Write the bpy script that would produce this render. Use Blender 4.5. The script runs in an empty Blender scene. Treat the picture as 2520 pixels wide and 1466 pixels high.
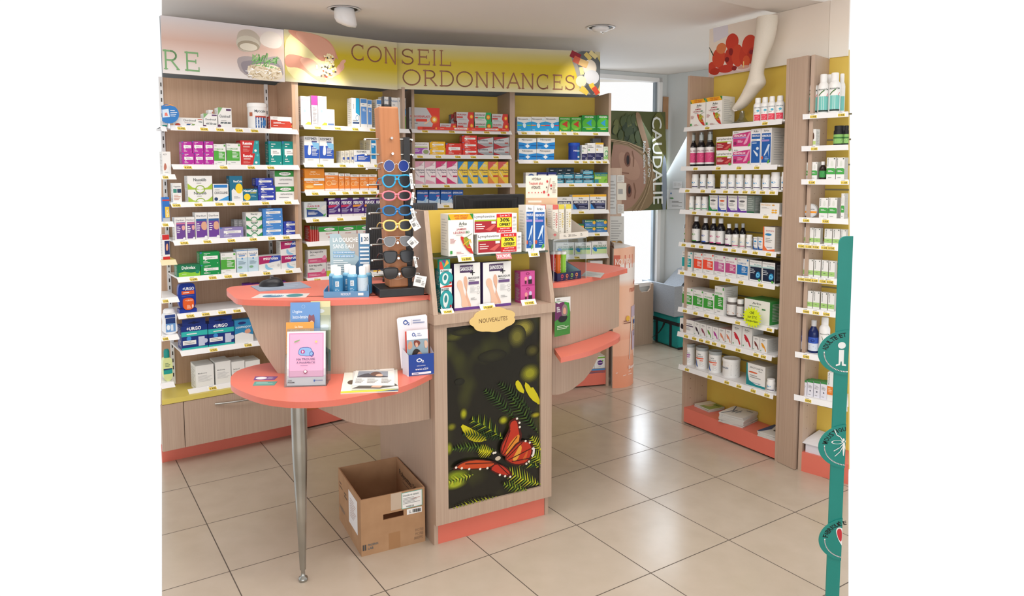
import bpy, bmesh, math, random
from mathutils import Vector, Matrix
random.seed(7)
SC = bpy.context.scene
COL = SC.collection
# ------------------------------------------------------------------ camera
F, PX, PY, PITCH, ROLL, EYE = 1746.0, 1232.0, 584.5, 0.0856, -0.0035, 1.5
W, HH = 2520.0, 1466.0
cam_d = bpy.data.cameras.new('camera')
cam = bpy.data.objects.new('camera', cam_d)
COL.objects.link(cam)
SC.camera = cam
cam_d.sensor_fit = 'HORIZONTAL'
cam_d.sensor_width = 36.0
cam_d.lens = 36.0 * F / W
cam_d.shift_x = (W / 2 - PX) / W
cam_d.shift_y = (PY - HH / 2) / W
cam_d.clip_start = 0.05
FW = Vector((0, math.cos(PITCH), -math.sin(PITCH)))
_r, _u = Vector((1, 0, 0)), Vector((0, math.sin(PITCH), math.cos(PITCH)))
RT = math.cos(ROLL) * _r + math.sin(ROLL) * _u
UP = -math.sin(ROLL) * _r + math.cos(ROLL) * _u
EYEP = Vector((0, 0, EYE))
cam.matrix_world = Matrix(((RT.x, UP.x, -FW.x, 0), (RT.y, UP.y, -FW.y, 0), (RT.z, UP.z, -FW.z, EYE), (0, 0, 0, 1)))
# ------------------------------------------------------------------ world, light, exposure
SC.view_settings.view_transform = 'Standard'
SC.view_settings.look = 'None'
SC.view_settings.gamma = 1.0
SC.view_settings.use_curve_mapping = False
SC.view_settings.exposure = 0.0
wd = bpy.data.worlds.new('daylight'); SC.world = wd; wd.use_nodes = True
bg = wd.node_tree.nodes['Background']
bg.inputs[0].default_value = (1.0, 1.0, 1.0, 1)
bg.inputs[1].default_value = 1.02

def spot(name, loc, target, power, ang, blend=0.6, col=(1, .93, .82), rad=.03):
    d = bpy.data.lights.new(name, 'SPOT'); d.energy = power; d.spot_size = math.radians(ang); d.spot_blend = blend
    d.color = col; d.shadow_soft_size = rad
    o = bpy.data.objects.new(name, d); COL.objects.link(o); o.location = loc
    o.rotation_euler = (Vector(target) - Vector(loc)).to_track_quat('-Z', 'Y').to_euler()
    return o
def area(name, loc, target, power, sx, sy, col=(1, 1, 1)):
    d = bpy.data.lights.new(name, 'AREA'); d.shape = 'RECTANGLE'; d.size = sx; d.size_y = sy; d.energy = power; d.color = col
    o = bpy.data.objects.new(name, d); COL.objects.link(o); o.location = loc
    o.rotation_euler = (Vector(target) - Vector(loc)).to_track_quat('-Z', 'Y').to_euler()
    return o
spot('ceiling_spotlight_beam', (-.90, 3.84, 2.27), (-1.19, 3.93, 2.17), 4.5, 50, 1)
spot('ceiling_spotlight_beam', (-.88, 3.84, 2.27), (-1.06, 4.13, 1.72), 20, 68, .9)
spot('ceiling_spotlight_beam', (.60, 4.33, 2.33), (.50, 5.0, 1.72), 9, 62, .7)
spot('ceiling_spotlight_beam', (-.05, 1.9, 2.36), (-.95, 2.6, .9), 11, 80, .9)
area('shop_ceiling_lights', (-.2, 2.2, 2.38), (-.2, 2.2, 0), 50, 3.2, 1.6, (1, .97, .94))
area('added_ceiling_fill', (.4, -2.7, 1.1), (0, 4, 2.2), 78, 5.5, 1.6, (.96, .98, 1))  # added fill from behind the camera, tilted up to brighten the ceiling
area('window_daylight', (1.25, 6.5, 1.4), (.9, 4.0, .3), 34, .9, 1.3, (.80, .90, 1.0))

# ------------------------------------------------------------------ pixel helpers (photo frame 2520 x 1466)
def ray(x, y): return FW + RT * ((x - PX) / F) - UP * ((y - PY) / F)
def at_z(x, y, z):
    d = ray(x, y); return EYEP + d * ((z - EYE) / d.z)
def at_plane(x, y, p, n):
    d = ray(x, y); return EYEP + d * ((Vector(p) - EYEP).dot(n) / d.dot(n))

def border_s(o, S, Dv, X, d, z):
    # where along a unit the photographed part of the room ends (picture column X)
    lo, hi = -3.0, 3.0
    f = lambda s: (lambda v: PX + F * v.dot(RT) / v.dot(FW))(o + S * s + Dv * d + Vector((0, 0, z)) - EYEP)
    for _ in range(50):
        m = (lo + hi) / 2
        if f(m) < X: lo = m
        else: hi = m
    return lo
# ------------------------------------------------------------------ colours and materials
def lin(c): return c / 12.92 if c <= .04045 else ((c + .055) / 1.055) ** 2.4
def rgb(h):
    h = h.lstrip('#'); return tuple(lin(int(h[i:i + 2], 16) / 255) for i in (0, 2, 4)) + (1,)
MATS = {}
def M(key, rough=.5, **k):
    """plain printed / painted material, one per colour and gloss"""
    if not isinstance(key, str): return key
    if not key.startswith('#'): return MATS[key]
    kk = (key, rough)
    if kk in MATS: return MATS[kk]
    m = bpy.data.materials.new('paint_' + key[1:]); m.use_nodes = True
    nt = m.node_tree; b = nt.nodes['Principled BSDF']
    b.inputs['Base Color'].default_value = rgb(key); b.inputs['Roughness'].default_value = rough
    b.inputs['Specular IOR Level'].default_value = .35
    MATS[kk] = m; return m
def newmat(name, rough=.5, metal=0.0, spec=.5):
    m = bpy.data.materials.new(name); m.use_nodes = True
    b = m.node_tree.nodes['Principled BSDF']
    b.inputs['Roughness'].default_value = rough; b.inputs['Metallic'].default_value = metal
    b.inputs['Specular IOR Level'].default_value = spec
    MATS[name] = m
    return m, m.node_tree, b
def noisy(name, c1, c2, scale, rough=.5, stretch=(1, 1, 1), metal=0, bump=0, detail=4, spec=.5, coord='Object'):
    m, nt, b = newmat(name, rough, metal, spec)
    tc = nt.nodes.new('ShaderNodeTexCoord'); mp = nt.nodes.new('ShaderNodeMapping'); mp.inputs['Scale'].default_value = stretch
    nz = nt.nodes.new('ShaderNodeTexNoise'); nz.inputs['Scale'].default_value = scale; nz.inputs['Detail'].default_value = detail
    cr = nt.nodes.new('ShaderNodeValToRGB')
    cr.color_ramp.elements[0].position = .3; cr.color_ramp.elements[1].position = .7
    cr.color_ramp.elements[0].color = rgb(c1); cr.color_ramp.elements[1].color = rgb(c2)
    L = nt.links.new
    L(tc.outputs[coord], mp.inputs[0]); L(mp.outputs[0], nz.inputs['Vector']); L(nz.outputs[0], cr.inputs[0]); L(cr.outputs[0], b.inputs['Base Color'])
    if bump:
        bp = nt.nodes.new('ShaderNodeBump'); bp.inputs['Strength'].default_value = bump; bp.inputs['Distance'].default_value = .004
        L(nz.outputs[0], bp.inputs['Height']); L(bp.outputs[0], b.inputs['Normal'])
    return m
noisy('wood', '#B29986', '#BEA693', 150, .45, (1.3, 1.3, .02), bump=.02)
noisy('wood_warm', '#B8967A', '#C4A388', 150, .45, (1.3, 1.3, .02), bump=.02)
noisy('beech', '#A4683F', '#B0744A', 55, .4, (1.5, 1.5, .05))
noisy('coral', '#DC7260', '#E07866', 3, .36)
noisy('yellow_board', '#DCBC50', '#E2C459', 4, .5)
noisy('yellow_top', '#D8C45E', '#DECB68', 4, .4)
noisy('ceiling_paint', '#E8E3DE', '#ECE7E2', 1.2, .8)
noisy('wall_paint', '#CDD2D4', '#D6DBDC', 1.5, .8)
noisy('dark_wall', '#6F7478', '#7C8083', 1.5, .9)
noisy('kraft', '#A9825F', '#B58E6A', 14, .85, bump=.02)
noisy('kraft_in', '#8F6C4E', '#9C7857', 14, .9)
noisy('foam', '#959BA4', '#A6ACB4', 160, .8, bump=.5)
noisy('teal_cloth', '#0E8D8C', '#149A98', 12, .7, bump=.1)
noisy('white_metal', '#E9E9EA', '#EFEFF0', 5, .35)
noisy('steel', '#9A9A96', '#B5B5B0', 6, .25, metal=.9)
noisy('chrome', '#C8C8C8', '#D8D8D8', 3, .12, metal=1.0)
noisy('black_plastic', '#1B1B1D', '#232326', 30, .4)
noisy('black_cloth', '#1B1D20', '#26282B', 80, .9)
noisy('stocking', '#E3DACC', '#E8E0D2', 300, .8, bump=.05)
noisy('totem_teal', '#16857B', '#1A8C82', 5, .45)
noisy('dark_glass', '#15171A', '#202226', 4, .08)

def clearmat(name, col, fac, rough=.05):
    m = bpy.data.materials.new(name); m.use_nodes = True; nt = m.node_tree; nt.nodes.clear()
    o = nt.nodes.new('ShaderNodeOutputMaterial'); mx = nt.nodes.new('ShaderNodeMixShader')
    t = nt.nodes.new('ShaderNodeBsdfTransparent'); t.inputs[0].default_value = rgb(col)
    g = nt.nodes.new('ShaderNodeBsdfGlossy'); g.inputs['Roughness'].default_value = rough
    g.inputs[0].default_value = (1, 1, 1, 1)
    mx.inputs[0].default_value = fac
    nt.links.new(t.outputs[0], mx.inputs[1]); nt.links.new(g.outputs[0], mx.inputs[2]); nt.links.new(mx.outputs[0], o.inputs[0])
    MATS[name] = m; return m
clearmat('acrylic', '#EDF1F2', .10)
clearmat('window_glass', '#FFFFFF', .02)
clearmat('green_glass', '#A9C6B8', .18)
clearmat('clear_plastic', '#DDE4E6', .16)

def gradmat(name, stops, axis='Z', rough=.35, coord='Generated', extra=None):
    """printed gradient along one axis of the board"""
    m, nt, b = newmat(name, rough)
    tc = nt.nodes.new('ShaderNodeTexCoord'); sp = nt.nodes.new('ShaderNodeSeparateXYZ'); cr = nt.nodes.new('ShaderNodeValToRGB')
    e = cr.color_ramp.elements
    while len(e) > 1: e.remove(e[-1])
    e[0].position = stops[0][0]; e[0].color = rgb(stops[0][1])
    for p, c in stops[1:]:
        q = e.new(p); q.color = rgb(c)
    L = nt.links.new
    L(tc.outputs[coord], sp.inputs[0]); L(sp.outputs[axis], cr.inputs[0]); L(cr.outputs[0], b.inputs['Base Color'])
    return m

# ------------------------------------------------------------------ mesh builder
TXT = {}
def text_mesh(s, bold=0.0, res=2):
    k = (s, bold, res)
    if k in TXT: return TXT[k]
    c = bpy.data.curves.new('t', 'FONT'); c.body = s; c.resolution_u = res; c.offset = bold; c.size = 1
    o = bpy.data.objects.new('t', c); me = bpy.data.meshes.new_from_object(o)
    vs = [(v.co.x, v.co.y) for v in me.vertices]; fs = [tuple(p.vertices) for p in me.polygons]
    if vs:
        x0 = min(v[0] for v in vs); x1 = max(v[0] for v in vs); y0 = min(v[1] for v in vs); y1 = max(v[1] for v in vs)
        vs = [((x - x0) / max(x1 - x0, 1e-6), (y - y0) / max(y1 - y0, 1e-6)) for x, y in vs]
    bpy.data.objects.remove(o); bpy.data.curves.remove(c); bpy.data.meshes.remove(me)
    TXT[k] = (vs, fs); return TXT[k]

class MB:
    def __init__(self, mat=None, rough=.5):
        self.v = []; self.f = []; self.mi = []; self.sm = []; self.mats = []; self.cur = 0
        if mat is not None: self.use(mat, rough)
    def use(self, mat, rough=.5):
        m = M(mat, rough) if isinstance(mat, str) else mat
        if m not in self.mats: self.mats.append(m)
        self.cur = self.mats.index(m); return self
    def add(self, vs, fs, smooth=False):
        n = len(self.v); self.v += [tuple(p) for p in vs]
        for q in fs:
            self.f.append(tuple(n + i for i in q)); self.mi.append(self.cur); self.sm.append(smooth)
        return self
    def box(self, x0, x1, y0, y1, z0, z1):
        return self.add([(x0, y0, z0), (x1, y0, z0), (x1, y1, z0), (x0, y1, z0), (x0, y0, z1), (x1, y0, z1), (x1, y1, z1), (x0, y1, z1)],
                        [(0, 3, 2, 1), (4, 5, 6, 7), (0, 1, 5, 4), (1, 2, 6, 5), (2, 3, 7, 6), (3, 0, 4, 7)])
    def prism(self, pts, z0, z1, smooth=False):
        """vertical prism over a polygon (counter-clockwise)"""
        n = len(pts)
        a = sum(pts[i][0] * pts[(i + 1) % n][1] - pts[(i + 1) % n][0] * pts[i][1] for i in range(n))
        if a < 0: pts = pts[::-1]
        vs = [(p[0], p[1], z0) for p in pts] + [(p[0], p[1], z1) for p in pts]
        self.add(vs, [tuple(range(n))[::-1], tuple(range(n, 2 * n))])
        return self.add(vs, [(i, (i + 1) % n, n + (i + 1) % n, n + i) for i in range(n)], smooth)
    def slab(self, pts, y0, y1):
        """prism over an (x,z) polygon, from depth y0 (front) to y1"""
        n = len(pts)
        a = sum(pts[i][0] * pts[(i + 1) % n][1] - pts[(i + 1) % n][0] * pts[i][1] for i in range(n))
        if a < 0: pts = pts[::-1]
        vs = [(p[0], y0, p[1]) for p in pts] + [(p[0], y1, p[1]) for p in pts]
        return self.add(vs, [tuple(range(n)), tuple(range(n, 2 * n))[::-1]] + [((i + 1) % n, i, n + i, n + (i + 1) % n) for i in range(n)])
    def lathe(self, prof, n=20, cx=0, cy=0, smooth=True, cap=True):
        vs = []
        for r, z in prof:
            for i in range(n):
                a = 2 * math.pi * i / n; vs.append((cx + r * math.cos(a), cy + r * math.sin(a), z))
        fs = []
        for k in range(len(prof) - 1):
            for i in range(n):
                j = (i + 1) % n; fs.append((k * n + i, k * n + j, (k + 1) * n + j, (k + 1) * n + i))
        self.add(vs, fs, smooth)
        if cap:
            m = (len(prof) - 1) * n
            self.add(vs, [tuple(range(n))[::-1], tuple(range(m, m + n))])
        return self
    def tube(self, pts, r, n=8, smooth=True, rs=None):
        pts = [Vector(p) for p in pts]; vs = []; fs = []
        up = Vector((0, 0, 1)); prev = None
        for k, p in enumerate(pts):
            t = (pts[min(k + 1, len(pts) - 1)] - pts[max(k - 1, 0)]).normalized()
            if prev is None:
                a = t.cross(up)
                if a.length < .01: a = t.cross(Vector((1, 0, 0)))
                a.normalize()
            else:
                a = (prev - t * prev.dot(t)).normalized()
            prev = a; b = t.cross(a); rr = rs[k] if rs else r
            for i in range(n):
                an = 2 * math.pi * i / n; vs.append(p + a * (rr * math.cos(an)) + b * (rr * math.sin(an)))
        for k in range(len(pts) - 1):
            for i in range(n):
                j = (i + 1) % n; fs.append((k * n + i, k * n + j, (k + 1) * n + j, (k + 1) * n + i))
        self.add(vs, fs, smooth); m = (len(pts) - 1) * n
        return self.add(vs, [tuple(range(n)), tuple(range(m, m + n))[::-1]])
    def build(self, name, parent=None, loc=(0, 0, 0), rot=0.0, bevel=0):
        me = bpy.data.meshes.new(name)
        me.from_pydata(self.v, [], self.f)
        for m in self.mats: me.materials.append(m)
        for p, i, s in zip(me.polygons, self.mi, self.sm): p.material_index = i; p.use_smooth = s
        me.update()
        o = bpy.data.objects.new(name, me); COL.objects.link(o)
        o.location = loc; o.rotation_euler = (0, 0, rot)
        if bevel:
            b = o.modifiers.new('bevel', 'BEVEL'); b.width = bevel; b.segments = 2; b.limit_method = 'ANGLE'
        if parent: o.parent = parent
        return o

# ------------------------------------------------------------------ printed art on a surface
def flat(w, h, x0=None, y=0.0, z0=0.0):
    """u,v in 0..1 on a face looking towards -y"""
    if x0 is None: x0 = -w / 2
    return lambda u, v, k: (x0 + u * w, y - .00025 * (k + 1), z0 + v * h)
def sideface(x, d, h, z0=0.0, sgn=-1, y0=0.0):
    """left (sgn -1) or right (+1) face; u runs left to right as seen"""
    if sgn < 0: return lambda u, v, k: (x - .00025 * (k + 1), y0 + (1 - u) * d, z0 + v * h)
    return lambda u, v, k: (x + .00025 * (k + 1), y0 + u * d, z0 + v * h)
def curved(r, h, z0, a0, a1, mid=0.0):
    """label wrapped round a cylinder; mid = direction of its centre from -y, towards +x positive"""
    def f(u, v, k):
        a = mid + a0 + (a1 - a0) * u; rr = r + .0003 * (k + 1)
        return (rr * math.sin(a), -rr * math.cos(a), z0 + v * h)
    return f
def paint(mb, fn, els, wrap=False):
    """els: r rectangle, t text, l lines of small print, p polygon, c ellipse, w wave band"""
    for k, e in enumerate(els):
        t = e[0]; kk = k
        if t == 'r':
            x0, y0, x1, y1, c = e[1:6]; mb.use(c); n = max(1, int(abs(x1 - x0) * 10)) if wrap else 1
            vs = []; 
            for i in range(n + 1):
                u = x0 + (x1 - x0) * i / n; vs += [fn(u, y0, kk), fn(u, y1, kk)]
            mb.add(vs, [(2 * i, 2 * i + 2, 2 * i + 3, 2 * i + 1) for i in range(n)])
        elif t == 't':
            s, x0, y0, x1, y1, c = e[1:7]; mb.use(c)
            vs, fs = text_mesh(s, e[7] if len(e) > 7 else .01)
            mb.add([fn(x0 + a * (x1 - x0), y0 + b * (y1 - y0), kk) for a, b in vs], fs)
        elif t == 'v':      # vertical text reading upwards
            s, x0, y0, x1, y1, c = e[1:7]; mb.use(c)
            vs, fs = text_mesh(s, .01)
            mb.add([fn(x0 + (1 - b) * (x1 - x0), y0 + a * (y1 - y0), kk) for a, b in vs], fs)
        elif t == 'V':      # vertical text reading downwards
            s, x0, y0, x1, y1, c = e[1:7]; mb.use(c)
            vs, fs = text_mesh(s, .01)
            mb.add([fn(x0 + b * (x1 - x0), y1 - a * (y1 - y0), kk) for a, b in vs], fs)
        elif t == 'l':
            x0, y0, x1, y1, n, c = e[1:7]; mb.use(c); dy = (y1 - y0) / n
            for i in range(n):
                ln = x0 + (x1 - x0) * (.6 + .4 * ((i * 37 + 11) % 10) / 9)
                yy = y1 - (i + .5) * dy
                mb.add([fn(x0, yy - dy * .2, kk), fn(ln, yy - dy * .2, kk), fn(ln, yy + dy * .2, kk), fn(x0, yy + dy * .2, kk)], [(0, 1, 2, 3)])
        elif t == 'p':
            pts, c = e[1], e[2]; mb.use(c)
            mb.add([fn(pts[i], pts[i + 1], kk) for i in range(0, len(pts), 2)], [tuple(range(len(pts) // 2))])
        elif t == 'c':
            x, y, rx, ry, c = e[1:6]; mb.use(c); n = 20
            mb.add([fn(x + rx * math.cos(2 * math.pi * i / n), y + ry * math.sin(2 * math.pi * i / n), kk) for i in range(n)], [tuple(range(n))])
        elif t == 'a':      # ring
            x, y, rx, ry, q, c = e[1:7]; mb.use(c); n = 24; vs = []
            for i in range(n):
                a = 2 * math.pi * i / n; vs += [fn(x + rx * math.cos(a), y + ry * math.sin(a), kk), fn(x + rx * q * math.cos(a), y + ry * q * math.sin(a), kk)]
            mb.add(vs, [(2 * i, (2 * i + 2) % (2 * n), (2 * i + 3) % (2 * n), 2 * i + 1) for i in range(n)])
        elif t == 's':      # stroke along points
            pts, wd_, c = e[1], e[2], e[3]; asp = e[4] if len(e) > 4 else 1.0; mb.use(c)
            for i in range(0, len(pts) - 2, 2):
                x0, y0, x1, y1 = pts[i:i + 4]; dx, dy = (x1 - x0), (y1 - y0) * asp; q = math.hypot(dx, dy) or 1
                nx, ny = -dy / q * wd_ / 2, dx / q * wd_ / 2 / asp
                ex, ey = dx / q * wd_ * .3, dy / q * wd_ * .3 / asp
                mb.add([fn(x0 - ex + nx, y0 - ey + ny, kk), fn(x0 - ex - nx, y0 - ey - ny, kk), fn(x1 + ex - nx, y1 + ey - ny, kk), fn(x1 + ex + nx, y1 + ey + ny, kk)], [(0, 1, 2, 3)])

# ------------------------------------------------------------------ scene tags
def tag(o, label=None, cat=None, group=None, kind=None):
    if label: o['label'] = label
    if cat: o['category'] = cat
    if group: o['group'] = group
    if kind: o['kind'] = kind
    return o
def empty(name, loc, rot=0.0, label=None, cat=None, group=None):
    o = bpy.data.objects.new(name, None); o.empty_display_size = .05; COL.objects.link(o)
    o.location = loc; o.rotation_euler = (0, 0, rot); return tag(o, label, cat, group)
def copy_tree(o, parent=None):
    c = o.copy(); COL.objects.link(c)
    if parent: c.parent = parent
    for ch in list(o.children): copy_tree(ch, c)
    return c
ORD = ['first', 'second', 'third', 'fourth', 'fifth', 'sixth', 'seventh', 'eighth', 'ninth', 'tenth', 'eleventh', 'twelfth']
# ------------------------------------------------------------------ room shell
CEIL = 2.40
TS, TYAW, TOX, TOY = .4455, .5748, 2.320, 2.744
def floor_mat():
    m, nt, b = newmat('floor_tiles', .2, 0, .5)
    N = nt.nodes.new; L = nt.links.new
    tc = N('ShaderNodeTexCoord'); mp = N('ShaderNodeMapping'); mp.vector_type = 'TEXTURE'
    mp.inputs['Rotation'].default_value = (0, 0, TYAW)
    sp = N('ShaderNodeSeparateXYZ'); L(tc.outputs['Object'], mp.inputs[0]); L(mp.outputs[0], sp.inputs[0])
    def mth(op, a, b_=None):
        n = N('ShaderNodeMath'); n.operation = op
        for i, q in enumerate((a, b_)):
            if q is None: continue
            if isinstance(q, (int, float)): n.inputs[i].default_value = q
            else: L(q, n.inputs[i])
        return n.outputs[0]
    lines = []; cells = []
    for ax, off in (('X', TOX), ('Y', TOY)):
        t = mth('DIVIDE', mth('SUBTRACT', sp.outputs[ax], off), TS)
        fr = mth('FRACT', mth('ADD', t, .5)); dist = mth('MULTIPLY', mth('ABSOLUTE', mth('SUBTRACT', fr, .5)), TS)
        lines.append(mth('LESS_THAN', dist, .0021)); cells.append(mth('FLOOR', t))
    ln = mth('MAXIMUM', lines[0], lines[1])
    cb = N('ShaderNodeCombineXYZ'); L(cells[0], cb.inputs[0]); L(cells[1], cb.inputs[1])
    wn = N('ShaderNodeTexWhiteNoise'); wn.noise_dimensions = '2D'; L(cb.outputs[0], wn.inputs['Vector'])
    nz = N('ShaderNodeTexNoise'); nz.inputs['Scale'].default_value = 9; nz.inputs['Detail'].default_value = 8; L(tc.outputs['Object'], nz.inputs['Vector'])
    cr = N('ShaderNodeValToRGB'); cr.color_ramp.elements[0].position = .3; cr.color_ramp.elements[1].position = .72
    cr.color_ramp.elements[0].color = rgb('#BDAF9D'); cr.color_ramp.elements[1].color = rgb('#C4B6A5'); L(nz.outputs[0], cr.inputs[0])
    hv = N('ShaderNodeHueSaturation'); L(cr.outputs[0], hv.inputs['Color'])
    L(mth('ADD', mth('MULTIPLY', wn.outputs['Value'], .05), .97), hv.inputs['Value'])
    mx = N('ShaderNodeMix'); mx.data_type = 'RGBA'; L(ln, mx.inputs[0]); L(hv.outputs[0], mx.inputs[6]); mx.inputs[7].default_value = rgb('#5A5046')
    L(mx.outputs[2], b.inputs['Base Color'])
    L(mth('ADD', mth('MULTIPLY', ln, .5), .22), b.inputs['Roughness'])
    bp = N('ShaderNodeBump'); bp.inputs['Strength'].default_value = .3; bp.inputs['Distance'].default_value = .001; bp.invert = True
    L(ln, bp.inputs['Height']); L(bp.outputs[0], b.inputs['Normal'])
    return m
floor_mat()
# the floor and ceiling are modelled over the part of the shop the photograph shows
def fan(z, ya, yb, far):
    l0, r0 = at_z(398.5, ya, z), at_z(2088, ya, z); l1, r1 = at_z(398.5, yb, z), at_z(2088, yb, z)
    d = (l1 - l0).normalized(); e = (r1 - r0).normalized()
    return [l0, r0, r0 + e * (far - r0.y) / e.y, l0 + d * (far - l0.y) / d.y]
fp = fan(0, 1500, 1100, 6.9)
BX = 3.9
fl_ = MB('floor_tiles').prism([(-BX, -3), (BX, -3), (BX, 2.36), (-BX, 2.36)], -.02, 0)
fl_.prism([(p.x, p.y) if p.y > 2.36 else (p.x + (q.x - p.x) * (2.36 - p.y) / (q.y - p.y), 2.36) for p, q in zip(fp, (fp[3], fp[2], fp[2], fp[3]))], -.02, 0)
tag(fl_.build('floor'), kind='structure')
cp_ = fan(CEIL, -60, 60, 6.9)
cl_ = MB('ceiling_paint').prism([(-BX, -3), (BX, -3), (BX, 3.4), (-BX, 3.4)], CEIL, CEIL + .03)
cl_.prism([(p.x, p.y) if p.y > 3.4 else (p.x + (q.x - p.x) * (3.4 - p.y) / (q.y - p.y), 3.4) for p, q in zip(cp_, (cp_[3], cp_[2], cp_[2], cp_[3]))], CEIL, CEIL + .03)
tag(cl_.build('ceiling'), kind='structure')
# shop walls beside and behind the camera, with the glazed shop front
for sx, nm in ((-1, 'wall_left'), (1, 'wall_right_far')):
    tag(MB('wall_paint').box(sx * BX - .02, sx * BX + .02, -3, 1.2, 0, CEIL).build(nm), kind='structure')
mb = MB('wall_paint'); OX0, OX1, OZ0, OZ1 = -3.6, 3.6, .05, 2.34
mb.box(-BX, OX0, -3.04, -3, 0, CEIL); mb.box(OX1, BX, -3.04, -3, 0, CEIL); mb.box(OX0, OX1, -3.04, -3, 0, OZ0); mb.box(OX0, OX1, -3.04, -3, OZ1, CEIL)
tag(mb.build('wall_front'), kind='structure')
mb = MB('window_glass').box(OX0, OX1, -3.03, -3.022, OZ0, OZ1); mb.use('white_metal')
for k in range(5): x = OX0 + (OX1 - OX0) * k / 4; mb.box(x - .025, x + .025, -3.045, -2.99, OZ0, OZ1)
tag(mb.build('window_2'), kind='structure')
# lower ceiling bulkhead above the right-hand shelves
bz = 2.372
bk = [at_z(1640, -60, bz), at_z(1773, 3, bz), at_z(1892, 28, bz), at_z(2018, 53, bz), at_z(2088, 67, bz), at_z(2088, 13, bz), at_z(1985, -1, bz), at_z(1820, -60, bz)]
tag(MB('ceiling_paint').prism([(p.x, p.y) for p in bk], bz, CEIL - .001).build('trim_1'), kind='structure')
def wallstrip(name, pts, z0, z1, mat, t=.03):
    mb = MB(mat)
    for (a, b) in zip(pts[:-1], pts[1:]):
        a, b = Vector(a), Vector(b); n = Vector((-(b - a).y, (b - a).x)).normalized() * t
        mb.prism([tuple(a), tuple(b), tuple(b + n), tuple(a + n)], z0, z1)
    return tag(mb.build(name), kind='structure')
_w = Vector((-1.31, 4.42, 0)); _d = Vector((-.595, -.40, 0)).normalized(); _s = border_s(_w, -_d, Vector((0, 0, 0)), 398.5, 0, 2.2)
wallstrip('wall_back', [tuple((_w - _d * _s).xy), (-1.31, 4.42), (-.70, 4.86), (-.3, 5.06), (.25, 5.24), (.74, 5.38), (.74, 5.95)], 0, CEIL - .001, 'dark_wall')
# window wall
WP = Vector((1.166, 6.257, 0)); wa = math.radians(27); WD = Vector((math.cos(wa), math.sin(wa), 0)); WN = Vector((-math.sin(wa), math.cos(wa), 0))
def wsz(x, y, off=0):
    p = at_plane(x, y, WP + WN * off, WN); return ((p - WP).dot(WD), p.z)
def wbox(mb, s0, s1, d0, d1, z0, z1):
    q = [WP + WD * s + WN * d for s, d in ((s0, d0), (s1, d0), (s1, d1), (s0, d1))]
    return mb.prism([(p.x, p.y) for p in q], z0, z1)
sL = -.50; sR = wsz(1638, 400)[0]; sW = wsz(1618, 400)[0]
zS = wsz(1560, 697)[1]; zH = wsz(1550, 197)[1]
mb = MB('wall_paint'); wbox(mb, sL, sR, 0, .12, zH + .03, CEIL - .001); wbox(mb, sW + .035, sR, 0, .12, 0, zH + .03)
wbox(mb, sL, sR, 0, .12, 0, zS - .03)
tag(mb.build('wall_window'), kind='structure')
mb = MB('white_metal')
wbox(mb, sL, sW + .035, -.012, .06, zH, zH + .035); wbox(mb, sL, sW + .035, -.012, .06, zS - .035, zS)
wbox(mb, sW, sW + .036, -.012, .06, zS - .035, zH + .035); wbox(mb, sL, sL + .03, -.01, .06, zS, zH)
mb.use('#8E99A3'); wbox(mb, sW - .022, sW, .02, .05, zS, zH)
wf = tag(mb.build('window_1'), kind='structure')
mb = MB('window_glass'); wbox(mb, sL + .03, sW, .035, .039, zS, zH); mb.build('glass_pane', wf)
# brown vertical batten beside the window (taped)
a0 = wsz(1629, 238); a1 = wsz(1638, 318)
mb = MB('kraft'); wbox(mb, a0[0], a1[0] + .012, -.02, -.013, a1[1], a0[1]); tag(mb.build('cardboard_strip'), 'brown cardboard strip taped to the window frame above the poster', 'cardboard')
# low wooden board under the window with a cut-out
zb = wsz(1560, 690)[1] - .03
s0, s1 = -.25, wsz(1602, 700, -.05)[0] + .02
nL, nR = wsz(1571, 700, -.05)[0], wsz(1604, 700, -.05)[0] - .01
nm = nR - .005
pts = [(s0, 0), (s1, 0), (s1, zb), (nm + .002, zb), (nm - .006, zb - .045), (nm - .03, zb - .07), (nL + .03, zb - .07), (nL + .006, zb - .045), (nL, zb), (s0, zb)]
o = MB('wood').slab([(a, b) for a, b in pts], 0, .018).build('low_board', None, WP - WN * .06, wa)
tag(o, 'low wooden board with a rounded cut-out standing under the window', 'board')
# side wall right of the window
cw = WP + WD * sR
wd2 = Vector((math.cos(math.radians(-50)), math.sin(math.radians(-50))))
wallstrip('wall_right', [(cw.x, cw.y), (cw.x + wd2.x * 1.15, cw.y + wd2.y * 1.15)], 0, CEIL - .001, 'wall_paint')

# ------------------------------------------------------------------ shelving frames of reference
class Unit:
    def __init__(s, origin, deg, phrase):
        s.o = Vector((origin[0], origin[1], 0)); s.a = math.radians(deg); s.phrase = phrase
        s.S = Vector((math.cos(s.a), math.sin(s.a), 0)); s.D = Vector((-math.sin(s.a), math.cos(s.a), 0))
        s.shelf = []; s.items = []; s.obj = None; s.turn = 0
    def w(s, a, d, z=0): return s.o + s.S * a + s.D * d + Vector((0, 0, z))
    def cut(s, X, d, z): return border_s(s.o, s.S, s.D, X, d, z)
    def sz(s, x, y, d=0):
        p = at_plane(x, y, s.o + s.D * d, s.D); return ((p - s.o).dot(s.S), p.z)
U0 = Unit((-1.117, 3.977), 35.5, 'left-edge bay')
U1 = Unit((-1.117, 3.977), 35.5, 'wood-backed left bay')
U2 = Unit((-1.117, 3.977), 37.2, 'spotlit yellow bay')
U4 = Unit((.771, 4.986), 15, 'window-side yellow bay')
q = U4.w(-.714, 0)
U3 = Unit((q.x, q.y), 20, 'middle yellow bay')
R1 = Unit((1.454, 3.619), -60, 'right-hand bay'); R1.turn = .38
R2 = Unit((1.516, 3.516), -45, 'far-right bay'); R2.turn = .2
CU = Unit((-.276, 2.782), 29, 'centre display')
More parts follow.
